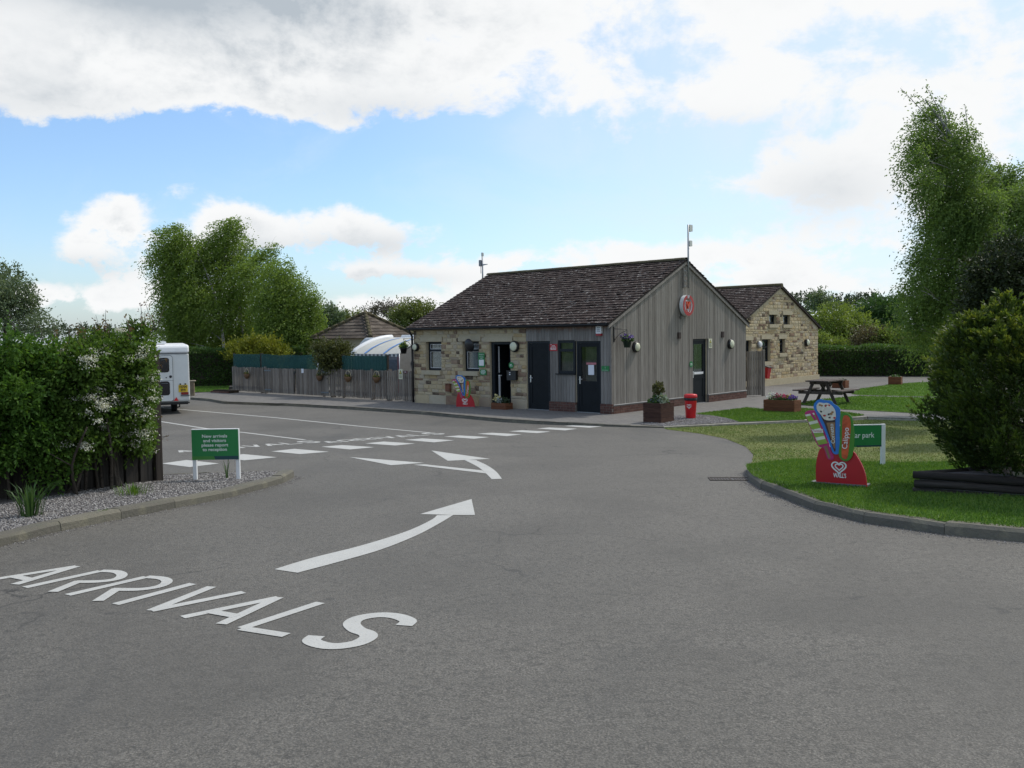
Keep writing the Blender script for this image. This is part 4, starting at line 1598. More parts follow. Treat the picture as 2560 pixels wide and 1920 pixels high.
def warn(loc, rz, label, w=.22, h=.31):
    t = board('warning_sign', loc, rz, w, h, CREAM, label, thick=.006)
    GY = plain('grey_green_print', (.09, .10, .05), .6)
    MB().prism([(-w * .38, .0), (w * .38, .0), (0, h * .42)], -.008, -.006).build('triangle', GY, t)
    MB().prism([(-w * .22, .022), (w * .22, .022), (0, h * .33)], -.0095, -.008).build('triangle', plain('sign_yellow', (.5, .42, .06), .5), t)
    bars(t, [(0, -h * .10, w * .7, .018), (0, -h * .22, w * .75, .018), (0, -h * .34, w * .6, .018)], GY, -.0075, 8)
    return t


warn(W1(.008, 5.535, 1.945), RG, 'cream warning sign with dark triangle beside the glazed gable door')

# round logo, built up as a thick ring with an M
lg = thing('round_logo', W1(.0, 3.90, 3.165), RG, 'large round red and white illuminated logo with letter M on the gable', 'logo sign')
Rr = .40
ring = [(Rr * .86 * math.sin(a), Rr * .86 * math.cos(a)) for a in [math.radians(14 + 332 * k / 40) for k in range(41)]]
LW = plain('logo_white', (.70, .72, .72), .45, var=.05)
MB().stroke([(x, z - .0) for x, z in ring], .115, -.175, -.045).build('ring_body', LW, lg)
MB().stroke(ring, .115, -.182, -.1755).build('ring_face', LOGORED, lg)
MB().prism(ellipse(0, -.04, .27, .26, 28), -.10, -.045).build('back_disc', LW, lg)
left = [(-.145, .13), (-.165, .02), (-.145, -.11), (-.09, -.22), (.0, -.30)]
for s in (1, -1):
    pth = [(x * s, z) for x, z in spline(left, 5)]
    MB().stroke(pth, .05, -.165, -.10).build('leaf_body', LW, lg)
    MB().stroke(pth, .05, -.172, -.1655).build('leaf_face', LOGORED, lg)
MB().prism([(-.15, .15), (-.09, .155), (.0, .03), (.09, .155), (.15, .15), (.145, .06), (.10, .05), (.0, -.13), (-.10, .05), (-.145, .06)], -.178, -.10).build('letter_m', plain('logo_orange', (.56, .055, .012), .4, var=.25, scale=5), lg)
for xx in (-.2, .2):
    MB().bb(xx - .02, xx + .02, -.05, .0, -.03, .03).build('stand_off', STEEL, lg)
MB().bb(-.31, -.22, -.06, .0, -.50, -.42).build('junction_box', plain('grey_box', (.13, .12, .11), .7), lg)
MB().tube([(-.265, -.02, -.42), (-.265, -.03, -.3)], .012, 6).build('cable', plain('grey_box2', (.10, .09, .08), .7), lg)

lg.scale = (.82, 1., .82)

# masts
am = thing('antenna_mast', W1(.10, 4.02, 3.72), RG, 'tall steel mast with two pale antenna boxes clamped at the gable peak', 'antenna')
MB().tube([(0, 0, 0), (0, 0, 1.99)], .026, 10).build('pole', STEEL, am)
AB = plain('antenna_plastic', (.60, .60, .55), .5, var=.05)
for zz, ss in ((1.88, 1.), (1.40, .85)):
    MB().prism(rrect(.02, .02 + .17 * ss, -.10 * ss, .11 * ss, .02), -.05, .04, Matrix.Translation((0, 0, zz))).build('antenna_box', AB, am)
    MB().tube([(.03, 0, zz - .1), (.05, 0, zz - .17), (.01, 0, zz - .22)], .008, 6).build('cable', BLACK, am)
MB().bb(-.20, -.165, .04, .085, 0, .62).build('bracket_rail', VERGE, am)
for zz in (.06, .22, .38, .54):
    MB().bb(-.165, .01, .03, .06, zz - .012, zz + .012).build('bracket_rung', STEEL, am)
aw = thing('weather_mast', W1(-9.0 + .06, 4.0, 4.35), -TH, 'thin mast with small weather instruments behind the roof ridge', 'antenna')
MB().tube([(0, 0, -.5), (0, 0, 1.12)], .028, 8).build('pole', STEEL, aw)
MB().prism(rrect(-.14, -.03, .62, .86, .02), -.06, .06).build('instrument_box', plain('grey_instr', (.22, .23, .24), .5), aw)
MB().prism([(-.02, .64), (.26, .67), (.26, .69), (-.02, .70)], -.02, .02).build('vane', STEEL, aw)
MB().tube([(-.09, 0, .62), (-.09, 0, .35)], .012, 6).build('whip', STEEL, aw)
MB().prism(rrect(-.03, .05, 1.0, 1.14, .02), -.03, .03).build('head', AB, aw)

# ------------------------------------------------------------------ second stone building
B2O = Vector((14.4, 42.13, 0)) - EY * 7.9
R2 = thing('stone_building', B2O, -TH, 'stone gabled building with four small windows behind the paling gate', 'building')
D2, E2, RG2, L2 = 7.9, 2.50, 4.24, 9.


def b2(x, y):
    d = ray(*zoomer(1760, 680, 5.184)(x, y))
    k = ((B2O - CAM).dot(EX)) / d.dot(EX)
    P = CAM + d * k - B2O
    return P.dot(EY), P.z


wins = []
for (ax, ay), (bx, by) in (((860, 553), (952, 676)), ((1040, 556), (1128, 680)), ((765, 873), (872, 1160)), ((990, 868), (1062, 1050)), ((520, 888), (625, 1022))):
    p, q = b2(ax, ay), b2(bx, by)
    wins.append((p[0], q[0], q[1], p[1]))
wins[4] = (wins[4][0], wins[4][1], 0., wins[4][3])
m = MB()
gz2 = lambda y: E2 + (RG2 - E2) * (1 - abs(y - D2 / 2) / (D2 / 2))
low = [w for w in wins if w[3] < E2]
wall_cells(m, 0, D2, -.4, E2, low, -.3, -.05, 'y')
hi = wins[:2]
# gable triangle with its two little openings: stacked strips
ys = sorted({0., D2, D2 / 2, *[v for h in hi for v in h[:2]]})
for a, b in zip(ys, ys[1:]):
    cut = [(h[2], h[3]) for h in hi if h[0] <= a + 1e-5 and h[1] >= b - 1e-5]
    lo_, segs = E2, []
    if cut:
        c0, c1 = cut[0]
        if c0 > E2:
            segs.append((E2, E2, c0, c0))
        segs.append((c1, c1, gz2(a), gz2(b)))
    else:
        segs.append((E2, E2, gz2(a), gz2(b)))
    for s0, s1, t0, t1 in segs:
        m.add([(-.3, a, s0), (-.05, a, s0), (-.05, b, s1), (-.3, b, s1), (-.3, a, t0), (-.05, a, t0), (-.05, b, t1), (-.3, b, t1)],
              [(0, 3, 2, 1), (4, 5, 6, 7), (0, 1, 5, 4), (1, 2, 6, 5), (2, 3, 7, 6), (3, 0, 4, 7)])
w2 = m.build('gable_wall', MORTAR, R2)
MB().bb(-L2, -.3, 0, .25, -.4, E2).bb(-L2, -.3, D2 - .25, D2, -.4, E2).bb(-L2, -L2 + .25, .25, D2 - .25, -.4, E2).build('side_wall', MORTAR, R2)
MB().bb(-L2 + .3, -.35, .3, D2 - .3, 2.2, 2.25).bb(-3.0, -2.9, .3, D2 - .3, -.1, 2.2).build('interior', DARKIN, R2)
ex2 = []
for w in wins[:4]:
    ex2 += [(w[0] - .14, w[1] + .10, w[2] - .16, w[2]), (w[0] - .16, w[1] + .10, w[3], w[3] + .19)]
ex2.append((wins[4][0] - .14, wins[4][1] + .14, wins[4][3], wins[4][3] + .2))
rects = [r for r in stone_rects(0.01, D2 - .01, .28, RG2, wins + ex2, (.07, .18), (.12, .40)) if r[3] < min(gz2(r[0]), gz2(r[1])) - .02]
place_stones(w2, rects, -.05, .028, 0, 'y')
for w in wins[:4]:
    s = MB().bb(-.1, .04, w[0] - .12, w[1] + .08, w[2] - .15, w[2] - .004)
    s.build('sill', DRESSED, w2)
for w in wins:
    MB().bb(-.1, .016, w[0] - .14, w[1] + .09, w[3] + .005, w[3] + .18).build('lintel', DRESSED, w2)
MB().bb(-.06, .03, -.02, D2 + .02, -.4, .28).build('render_plinth', MORTAR, w2)
for k, w in enumerate(wins[:4]):
    window(R2, w[0] + .01, w[1] - .01, w[2] + .01, w[3] - .01, .16, WHITE if k >= 2 else None, sill=False, white=False, split=.66 if k >= 2 else 1., axis='y')
op = window(R2, wins[4][0] + .01, wins[4][1] - .01, .01, wins[4][3] - .01, .16, None, sill=False, white=False, split=1., axis='y')
roof = MB()
P2 = math.atan2(RG2 + .08 - E2, D2 / 2 + .15)
S2 = math.hypot(RG2 + .08 - E2, D2 / 2 + .15)
for sgn in (1, -1):
    e0, e1 = (-.15, D2 / 2) if sgn > 0 else (D2 + .15, D2 / 2)
    a = [(-L2 - .1, e0, E2 - .02), (.06, e0, E2 - .02), (.06, e1, RG2 + .06), (-L2 - .1, e1, RG2 + .06)]
    b = [(p[0], p[1], p[2] - .06) for p in a]
    roof.add(a + b, [(0, 1, 2, 3), (7, 6, 5, 4), (0, 4, 5, 1), (1, 5, 6, 2), (2, 6, 7, 3), (3, 7, 4, 0)])
rf2 = roof.build('roof', plain('roof_underlay', (.05, .04, .035)), R2)
tiles(rf2, [(Vector((-L2 - .1, -.17, E2 - .025)), X_, Vector((0, math.cos(P2), math.sin(P2))), L2 + .17, S2 + .03, .2, .17),
            (Vector((.07, D2 + .17, E2 - .025)), -X_, Vector((0, -math.cos(P2), math.sin(P2))), L2 + .17, S2 + .03, .2, .17)], TILE)
MB().tube([(-L2 - .1, D2 / 2, RG2 + .07), (.07, D2 / 2, RG2 + .07)], .10, 8).build('ridge', RIDGEM, rf2)
W2 = lambda x, y, z: B2O + EX * x + EY * y + Vector((0, 0, z))
for px_, lab, sh in (((1325, 915), 'round bulkhead lamp on the stone gable near its far corner', BLACK), ((708, 940), 'grey round bulkhead lamp on the stone gable beside the dark doorway', STEEL)):
    yy, zz = b2(*px_)
    wall_lamp(W2(.0, yy, zz), RG, lab, .17 if sh is BLACK else .15, sh)
yy, zz = b2(775, 1300)
rb = thing('wall_bin', W2(.0, yy, zz - .36), RG, 'red tapered bin with dark lid hung on the stone wall behind the paling gate', 'bin')
MB().add([(-.15, -.26, 0), (.15, -.26, 0), (.15, -.02, 0), (-.15, -.02, 0), (-.22, -.34, .62), (.22, -.34, .62), (.22, -.02, .62), (-.22, -.02, .62)],
         [(0, 3, 2, 1), (4, 5, 6, 7), (0, 1, 5, 4), (1, 2, 6, 5), (2, 3, 7, 6), (3, 0, 4, 7)]).build('body', RED, rb)
MB().add([(-.25, -.40, .60), (.25, -.40, .60), (.25, -.01, .72), (-.25, -.01, .72), (-.25, -.40, .64), (.25, -.40, .64), (.25, -.01, .77), (-.25, -.01, .77)],
         [(0, 3, 2, 1), (4, 5, 6, 7), (0, 1, 5, 4), (1, 2, 6, 5), (2, 3, 7, 6), (3, 0, 4, 7)]).build('lid', plain('dark_lid', (.05, .045, .04), .6), rb)

rb.scale = (.74, .8, .76)
rb.location.z += .1

# paling gate between the two buildings
pg0, pg1 = ZP(1866, 991.5), ZP(1906, 990)
a = math.atan2(pg1.y - pg0.y, pg1.x - pg0.x)
pgw = (pg1 - pg0).length
pg = thing('paling_gate', pg0, a, 'tall narrow weathered paling gate closing the gap beside the gable', 'gate')
n = 7
for k in range(n):
    x = pgw * (k + .5) / n
    w = pgw / n * .42
    MB().bbev(x - w, x + w, -.012, .012, .04, 1.62 + random.uniform(-.02, .02), .004).build('pale', PALE, pg)
for zz in (.3, 1.35):
    MB().bb(.02, pgw - .02, .014, .055, zz - .05, zz + .05).build('rail', PALE, pg)
MB().bbev(pgw - .0, pgw + .09, -.03, .07, 0, 1.66, .006).build('post', PALE, pg)

# ------------------------------------------------------------------ paling fence left of the reception
FL = 12.1
FO = W1(-LEN - FL - .02, .10, 0)
fn = thing('paling_fence', FO, -TH, 'long low grey paling fence joining the stone front of the reception', 'fence')
gates = [(2.55, 4.80), (4.84, 7.05)]       # two leaves, counted from the far end
FH = 1.10
for k in range(115):
    x = .03 + k * .1047
    if any(g0 - .03 < x < g1 + .03 for g0, g1 in gates):
        continue
    w = random.uniform(.030, .039)
    h = FH + random.uniform(-.018, .018)
    MB().bbev(x - w, x + w, -.012 + random.uniform(-.006, .004), .012, .05 + random.uniform(-.02, .02), h, .004).build('pale', PALE, fn)
for x0, x1 in ((0, 2.5), (7.1, FL - .05)):
    for zz in (.25, .85):
        MB().bb(x0, x1, .014, .055, zz - .045, zz + .045).build('rail', PALE, fn)
for x in (.05, 2.48, 7.12, 9.6, 10.6):
    MB().bb(x - .05, x + .05, .056, .156, -.1, 1.14).build('post', PALE, fn)
for gi_, (g0, g1) in enumerate(gates):
    gt = thing('fence_gate', W1(-LEN - FL - .02 + g0, .10, 0), -TH, 'wide grey paling gate leaf with black bolt ' + ('carrying the white notice' if gi_ else 'near the far fence end'), 'gate')
    wd = g1 - g0
    n = int(wd / .088)
    for k in range(n):
        x = wd * (k + .5) / n
        w = wd / n * .42
        MB().bbev(x - w, x + w, -.012 + random.uniform(-.004, .004), .012, .05, FH - .02 + random.uniform(-.012, .012), .004).build('pale', PALE, gt)
    for zz in (.22, .86):
        MB().bb(.02, wd - .02, .014, .055, zz - .045, zz + .045).build('rail', PALE, gt)
    hx = 0 if gi_ == 0 else wd
    s = 1 if gi_ == 0 else -1
    for zz in (.18, .98):
        MB().bb(min(hx, hx + s * .5), max(hx, hx + s * .5), -.024, -.014, zz - .025, zz + .025).build('hinge', plain('hinge_steel', (.16, .18, .20), .5, .5), gt)
    if gi_ == 0:
        MB().tube([(wd - .03, -.03, .12), (wd - .03, -.03, .95)], .012, 6).build('bolt', BLACK, gt)
        MB().bb(wd - .08, wd + .02, -.04, -.014, .86, .98).build('latch', BLACK, gt)

# green windbreak mesh above the fence
MESHG = mat_ground('green_windbreak_mesh', (.022, .075, .068), (.032, .095, .086), (.012, .042, .040), 3, 60, .3, .004)
mt_ = NT(MESHG.node_tree)
tp_ = mt_.node('ShaderNodeBsdfTransparent')
mx_ = mt_.node('ShaderNodeMixShader', [.32])
mt_.l.new(MESHG.node_tree.nodes['Principled BSDF'].outputs[0], mx_.inputs[1])
mt_.l.new(tp_.outputs[0], mx_.inputs[2])
mt_.l.new(mx_.outputs[0], MESHG.node_tree.nodes['Material Output'].inputs[0])


def windbreak(x0, x1, z1, label, ribs, sag=0.):
    t = thing('windbreak', W1(-LEN - FL + x0, .20, 0), -TH, label, 'windbreak', 'green mesh windbreaks behind the fence')
    n = 24
    vs = []
    for k in range(n + 1):
        u = (x1 - x0) * k / n
        dz = sag * math.sin(k * .7) + (-.03 * math.sin(math.pi * k / n) if sag else 0)
        for y in (0, .012):
            vs += [(u, y + .02 * math.sin(k * 1.3), .85), (u, y + .02 * math.sin(k * 1.3 + .5), z1 + dz)]
    fs = []
    for k in range(n):
        b = 4 * k
        fs += [(b, b + 4, b + 5, b + 1), (b + 2, b + 3, b + 7, b + 6), (b + 1, b + 5, b + 7, b + 3)]
    MB().add(vs, fs, True).build('mesh', MESHG, t)
    for k in range(ribs):
        x = (x1 - x0) * (k + .5) / ribs
        MB().bb(x - .03, x + .03, .03, .05, .9, z1 + .0).build('slat', DARKWOOD, t)
    for x in (0., x1 - x0):
        MB().bb(x - .035, x + .035, .022, .09, 0., z1 + .04).build('post', BARK, t)
    return t


windbreak(-.1, 2.05, 1.66, 'green mesh windbreak over slats at the far end of the fence', 12)
wb = windbreak(2.15, 6.5, 1.66, 'long loose green mesh windbreak with a torn white strip above the gates', 0, .012)
RAG = plain('torn_white_strip', (.60, .63, .62), .7)
pts = spline([(3.98, .9), (4.08, 1.2), (4.16, 1.5), (4.30, 1.78)], 5)
MB().stroke(pts, [.05, .06, .07, .08, .09, .09, .1, .1, .11, .11, .12, .11, .1, .09, .07, .05], -.035, -.02).build('torn_strip', RAG, wb)
windbreak(7.75, 10.4, 1.62, 'green mesh windbreak over slats in front of the awning', 15)

# wicker wall baskets on the fence
WICK = plain('wicker', (.13, .07, .03), .8, var=.4, scale=30, bump=.8, bscale=60)
HANDLE = plain('pale_handle', (.42, .36, .24), .7)


def blossoms(parent, name, c, rad, n, size, mat, seed, flat=.6):
    r = np.random.default_rng(seed)
    P = r.normal(size=(n, 3))
    P /= np.linalg.norm(P, axis=1, keepdims=True)
    P = P * r.uniform(.5, 1., (n, 1)) * np.array([rad[0], rad[1], rad[2]])
    P[:, 2] = np.abs(P[:, 2]) * flat + P[:, 2] * (1 - flat)
    D = r.normal(size=(n, 3))
    me = leaf_mesh(P + np.array(c), D, size, size * .9, r.uniform(0, 1, n), np.tile([0.2, -.8, .7], (n, 1)) + r.normal(0, .5, (n, 3)), name)
    o = link(name, me, mat, parent)
    o['kind'] = 'stuff'
    return o


def fol(name, c):
    return foliage(name, tuple(x * .5 for x in c), c, tuple(min(1, x * 1.5) for x in c), .3)


LEAFG = fol('planter_leaf', (.055, .105, .025))
F_YEL, F_PUR, F_WHI, F_PNK, F_CRE = fol('yellow_petal', (.42, .34, .05)), fol('purple_petal', (.12, .06, .32)), fol('white_petal', (.55, .56, .54)), fol('pink_petal', (.50, .07, .17)), fol('cream_petal', (.58, .52, .26))
DULLF = fol('faded_yellow_petal', (.26, .20, .05))
z5 = zoomer(560, 760, 4.608)
for k, (bx, by) in enumerate(((283, 790), (1120, 808), (1450, 820), (1778, 825))):
    d = ray(*z5(bx, by))
    Pn = O + EY * .08
    P = CAM + d * ((Pn - CAM).dot(EY) / d.dot(EY))
    t = thing('wall_basket', P + Vector((0, 0, -.10)), -TH,
              ['brown wicker wall basket on the short fence run at the far end', 'brown wicker wall basket of yellow flowers beside the gate hinge', 'brown wicker wall basket with pale handle below the dark bush',
               'brown wicker wall basket below the green mesh by the awning'][k], 'basket', 'wicker wall baskets on the fence')
    MB().lathe([(.03, -.17), (.10, -.13), (.16, -.05), (.19, .05), (.175, .05)], 14, Matrix.Translation((0, -.10, 0)) @ Matrix.Scale(.55, 4, (0, 1, 0))).build('bowl', WICK, t)
    MB().tube([(.17 * math.cos(q), -.09, .05 + .22 * math.sin(q)) for q in [math.pi * i / 10 for i in range(11)]], .012, 6).build('handle', HANDLE, t)
    blossoms(t, 'foliage', (0, -.10, .06), (.17, .07, .10), 60, .06, LEAFG, 20 + k)
    blossoms(t, 'flowers', (0, -.13, .07), (.15, .06, .09), 35, .05, DULLF, 40 + k)

warn(W1(-LEN - .78, .078, .98), RF, 'cream warning sign with dark triangle on the fence beside the stone wall', .21, .36)
rd = board('small_red_sign', W1(-LEN - .52, .078, 1.06), RF, .19, .085, plain('maroon', (.10, .012, .022), .5), 'small dark red sign beside the cream warning sign on the fence', thick=.006)
bars(rd, [(0, 0, .1, .02)], PRINT, -.0065, 9)
d = ray(*z5(905, 770))
P = CAM + d * ((O + EY * .08 - CAM).dot(EY) / d.dot(EY))
wn = board('gate_notice', P, RF, .15, .17, NOTICE, 'small white paper notice on the gate below the green mesh', thick=.006)


def hanging_basket(loc, rz, label, arm, petal, seed, n=80, r=.19, pot=None, white=0):
    """arm: vector from the basket's hook back to the wall plate"""
    t = thing('hanging_basket', loc, rz, label, 'hanging basket')
    MB().lathe([(.085, -.30), (.09, -.30), (.125, -.12), (.135, -.12), (.13, -.10)], 16).build('pot', pot or plain('dark_green_pot', (.010, .030, .018), .5), t)
    blossoms(t, 'foliage', (0, 0, -.08), (r, r, .14), 160, .075, LEAFG, seed)
    blossoms(t, 'flowers', (0, 0, -.03), (r * 1.05, r * 1.05, .16), n, .06, petal, seed + 1)
    if white:
        blossoms(t, 'pale_flowers', (0, 0, -.05), (r, r, .14), white, .05, F_WHI, seed + 2)
    ax, ay, az_ = arm
    MB().tube([(0, 0, .0), (0, 0, .16), (.0, .0, .22)], .005, 6).build('hanger', BLACK, t)
    MB().tube([(0, 0, .22), (ax, ay, .22 + az_)], .009, 6).tube([(0, 0, .20), (ax * .55, ay * .55, .10), (ax, ay, -.10)], .008, 6).bb(ax - .015, ax + .015, ay - .015, ay + .015, -.14, .28 + az_).build('bracket', BLACK, t)
    return t


hanging_basket(W1(.30, .36, 2.20), RG, 'hanging basket of purple flowers on a bracket at the gable corner', (-.24, .29, .02), F_PUR, 61, 90, white=25)
hanging_basket(W1(-8.66, -.30, 2.02), RF, 'hanging basket of pale yellow flowers on the downpipe corner of the stone front', (.16, .28, .0), fol('lime_petal', (.36, .40, .07)), 71, 80, .15, BLACK)

# ------------------------------------------------------------------ green notices on white posts
a0, a1 = G(490, 1196, .09), G(608, 1193, .09)
ns = thing('arrivals_notice', ((a0.x + a1.x) / 2, 12.4, road_z(12.4) + .078), .02, 'green notice on two white posts asking new arrivals to report to reception', 'sign')
MB().prism([(-.32, .285), (.32, .285), (.32, .705), (-.32, .705)], -.012, 0.).build('panel', GREEN, ns)
MB().prism([(-.32, .285), (.0, .285), (-.015, .335), (-.32, .335)], -.014, -.012).build('stripe', LGREEN, ns)
MB().prism([(.0, .285), (.32, .285), (.32, .335), (-.02, .335)], -.014, -.012).build('stripe', NAVY, ns)
for k, tx in enumerate(('New arrivals', 'and visitors', 'please report', 'to reception')):
    lettering(tx, .062, PRINT, ns, (-.003, -.0145, .612 - k * .062), [.345, .315, .365, .335][k], bold=.001)
for x in (-.295, .30):
    MB().bbev(x - .026, x + .026, .002, .05, -.25, .70, .004).build('post', WHITE, ns)
MB().bb(-.325, .325, -.014, .05, .704, .712).build('cap', WHITE, ns)

cpb = DP(2207, 1166, 13.45)
cps = thing('car_park_sign', (cpb.x, 13.45, road_z(13.45) + .01), .06, 'green car park sign on white post partly behind the ice cream board', 'sign')
MB().prism([(-.80, .30), (-.03, .30), (-.03, .625), (-.80, .625)], -.012, 0).build('panel', GREEN, cps)
MB().prism([(-.40, .30), (-.03, .30), (-.03, .325), (-.43, .325)], -.014, -.012).build('stripe', NAVY, cps)
lettering('Car park', .115, PRINT, cps, (-.145, -.0145, .475), .37, 'RIGHT', bold=.0015)
for x in (-.0, -.80):
    MB().bbev(x - .03, x + .03, -.02, .03, -.3, .64, .004).build('post', WHITE, cps)
MB().bb(-.80, .03, -.015, .02, .625, .637).build('cap', WHITE, cps)


# ------------------------------------------------------------------ ice cream boards
def ice_board():
    t = thing('ice_cream_board', (0, 0, 0), 0, cat='sign')
    k = .00083
    P = lambda pts, cx=700, cz=1400: [((x - cx) * k * 1.0, (cz - z) * k) for x, z in pts]
    # red foot
    foot = P(spline([(375, 1400), (375, 1180), (395, 1020), (440, 880), (520, 850), (700, 840), (880, 890), (950, 985), (1010, 1110), (1045, 1240), (1060, 1400)], 4))
    MB().prism(foot, -.012, .012).build('foot_panel', RED, t)
    PLATE = plain('grey_foot_plate', (.15, .15, .155), .6)
    MB().prism(rrect(-.33, .30, -.06, .14, .06), .0, .022, Matrix(((1, 0, 0, 0), (0, 0, 1, .02), (0, 1, 0, 0), (0, 0, 0, 1)))).build('foot_plate', PLATE, t)
    PK, BL, GR = plain('board_pink', (.42, .018, .13), .4), plain('board_blue', (.020, .16, .48), .4), plain('board_green', (.055, .21, .012), .4)
    tw = P(spline([(290, 305), (250, 330), (245, 380), (300, 520), (345, 660), (400, 800), (440, 850), (500, 870), (540, 1010), (600, 1030), (630, 990), (580, 850), (560, 760), (510, 600), (450, 450), (420, 340), (370, 300), (290, 305)], 3)[:-1])
    MB().prism(tw, -.020, -.012).build('twister_panel', PK, t)
    co = P(spline([(420, 150), (380, 200), (370, 260), (400, 330), (450, 450), (520, 620), (580, 800), (620, 920), (660, 945), (700, 930), (715, 850), (720, 650), (725, 450), (735, 300), (710, 240), (650, 200), (610, 155), (520, 145), (470, 130), (420, 150)], 3)[:-1])
    MB().prism(co, -.028, -.0205).build('cornet_panel', BL, t)
    ca = P(spline([(760, 330), (735, 400), (735, 650), (720, 800), (705, 950), (740, 1015), (800, 1040), (860, 1000), (900, 900), (920, 650), (905, 450), (880, 370), (820, 330), (760, 330)], 3)[:-1])
    MB().prism(ca, -.036, -.0285).build('calippo_panel', GR, t)
    LIME, CRM, STK = plain('lime_ice', (.23, .34, .04), .5), plain('cream_ice', (.62, .62, .48), .5), plain('lolly_stick', (.22, .14, .07), .6)
    # twisted lolly
    body = spline([(300, 350), (360, 500), (420, 650), (480, 800)], 4)
    for i in range(8):
        f = i / 8
        q0, q1 = body[int(f * 12)], body[min(12, int((f + .145) * 12) + 1)]
        w0 = 72
        poly = [(q0[0] - w0 + 20, q0[1] + 18), (q0[0] + w0, q0[1] - 14), (q1[0] + w0, q1[1] - 14), (q1[0] - w0 + 20, q1[1] + 18)]
        MB().prism(P(poly), -.0225 - .0005 * i, -.0205).build('ice_twist', LIME if i % 2 else CRM, t)
    MB().prism(P([(318, 345), (350, 345), (405, 430), (385, 450), (345, 400)]), -.029, -.0205).build('ice_ripple', PK, t)
    MB().prism(P([(500, 835), (540, 825), (590, 1005), (560, 1015)]), -.0225, -.0205).build('stick', STK, t)
    MB().prism(P([(335, 585), (490, 575), (500, 632), (360, 640)]), -.030, -.0265).build('name_band', CRM, t)
    lettering('Twister', .048, PK, t, ((415 - 700) * k, -.031, (1400 - 607) * k), .115)
    # cone
    BRN, CHO, NUT = plain('wafer', (.25, .14, .06), .6), plain('chocolate', (.04, .018, .012), .4), plain('ice_cream_white', (.62, .58, .48), .5)
    MB().prism(P([(430, 290), (668, 300), (668, 420), (660, 900), (645, 905), (520, 500)]), -.030, -.0285).build('cone', CHO, t)
    MB().prism(P([(545, 480), (662, 470), (658, 860), (640, 850)]), -.0315, -.0305).build('cone_wrap', BRN, t)
    MB().prism(P(spline([(415, 225), (450, 180), (520, 190), (570, 185), (640, 240), (675, 320), (670, 420), (600, 445), (520, 430), (470, 360), (420, 290), (415, 225)], 3)[:-1]), -.034, -.032).build('ice_cream', NUT, t)
    rr = random.Random(4)
    CRL, NTS = plain('caramel', (.30, .15, .05), .5), plain('pale_cream', (.70, .66, .52), .5)
    for i in range(30):
        cx, cz = rr.uniform(445, 655), rr.uniform(205, 425)
        if cx < 430 + (cz - 230) * .45 or (cx > 640 and cz < 250):
            continue
        a = rr.uniform(0, 3.14)
        q = [(cx + rr.uniform(9, 26) * math.cos(a + k_ * 1.05), cz + rr.uniform(8, 20) * math.sin(a + k_ * 1.05)) for k_ in range(6)]
        MB().prism(P(q), -.0350 - .00012 * i, -.0342).build('topping', [CRL, NTS, BRN, NTS, CRL, CHO, RED][i % 7], t)
    lettering('Cornetto', .066, PRINT, t, ((625 - 700) * k, -.0325, (1400 - 640) * k), .24, rot=(0, math.radians(-94), 0))
    # push-up tube
    OR = plain('orange_wrapper', (.48, .075, .014), .4, var=.4, scale=14)
    MB().prism(P(spline([(790, 365), (765, 450), (755, 700), (745, 950), (770, 1000), (820, 990), (850, 800), (875, 560), (870, 420), (835, 365), (790, 365)], 3)[:-1]), -.038, -.0365).build('wrapper', OR, t)
    lettering('Calippo', .085, PRINT, t, ((805 - 700) * k, -.0385, (1400 - 700) * k), .26, rot=(0, math.radians(-84), 0))
    # heart emblem: a double open heart line
    def heart(s, cx, cz):
        pts = []
        for i in range(33):
            a = math.radians(20 + 320 * i / 32)
            x = 16 * math.sin(a) ** 3
            z = 13 * math.cos(a) - 5 * math.cos(2 * a) - 2 * math.cos(3 * a) - math.cos(4 * a)
            pts.append((cx + x * s / 16, cz + z * s / 16))
        return pts
    hx, hz = (695 - 700) * k, (1400 - 1135) * k
    MB().stroke(heart(.080, hx, hz), .016, -.0145, -.012).build('emblem', PRINT, t)
    MB().stroke(heart(.044, hx + .003, hz + .004), .013, -.0145, -.012).build('emblem', PRINT, t)
    lettering("WALL'S", .075, PRINT, t, ((705 - 700) * k, -.0145, (1400 - 1262) * k), .145, bold=.002)
    return t


ib = ice_board()
wl_, wr_ = G(2046, 1203, .09), G(2158, 1224, .085)
ya = math.atan2(wr_.y - wl_.y, wr_.x - wl_.x)
ib.location = ((wl_.x + wr_.x) / 2, (wl_.y + wr_.y) / 2, road_z((wl_.y + wr_.y) / 2) + .092)
ib.rotation_euler = (0, math.radians(-1.5), max(ya, -.72))
ib.scale = (1.1, 1, 1)
ib['label'] = 'red ice cream board with three lolly cut-outs standing on the raised lawn'
ib['group'] = 'ice cream boards'
ib2 = copy_tree(ib)
p = ZP(1163, 1018.5)
ib2.location = (p.x, p.y, .0)
ib2.rotation_euler = (0, 0, -.25)
ib2['label'] = 'red ice cream board with lolly cut-outs standing against the stone front of the reception'
ib2['group'] = 'ice cream boards'

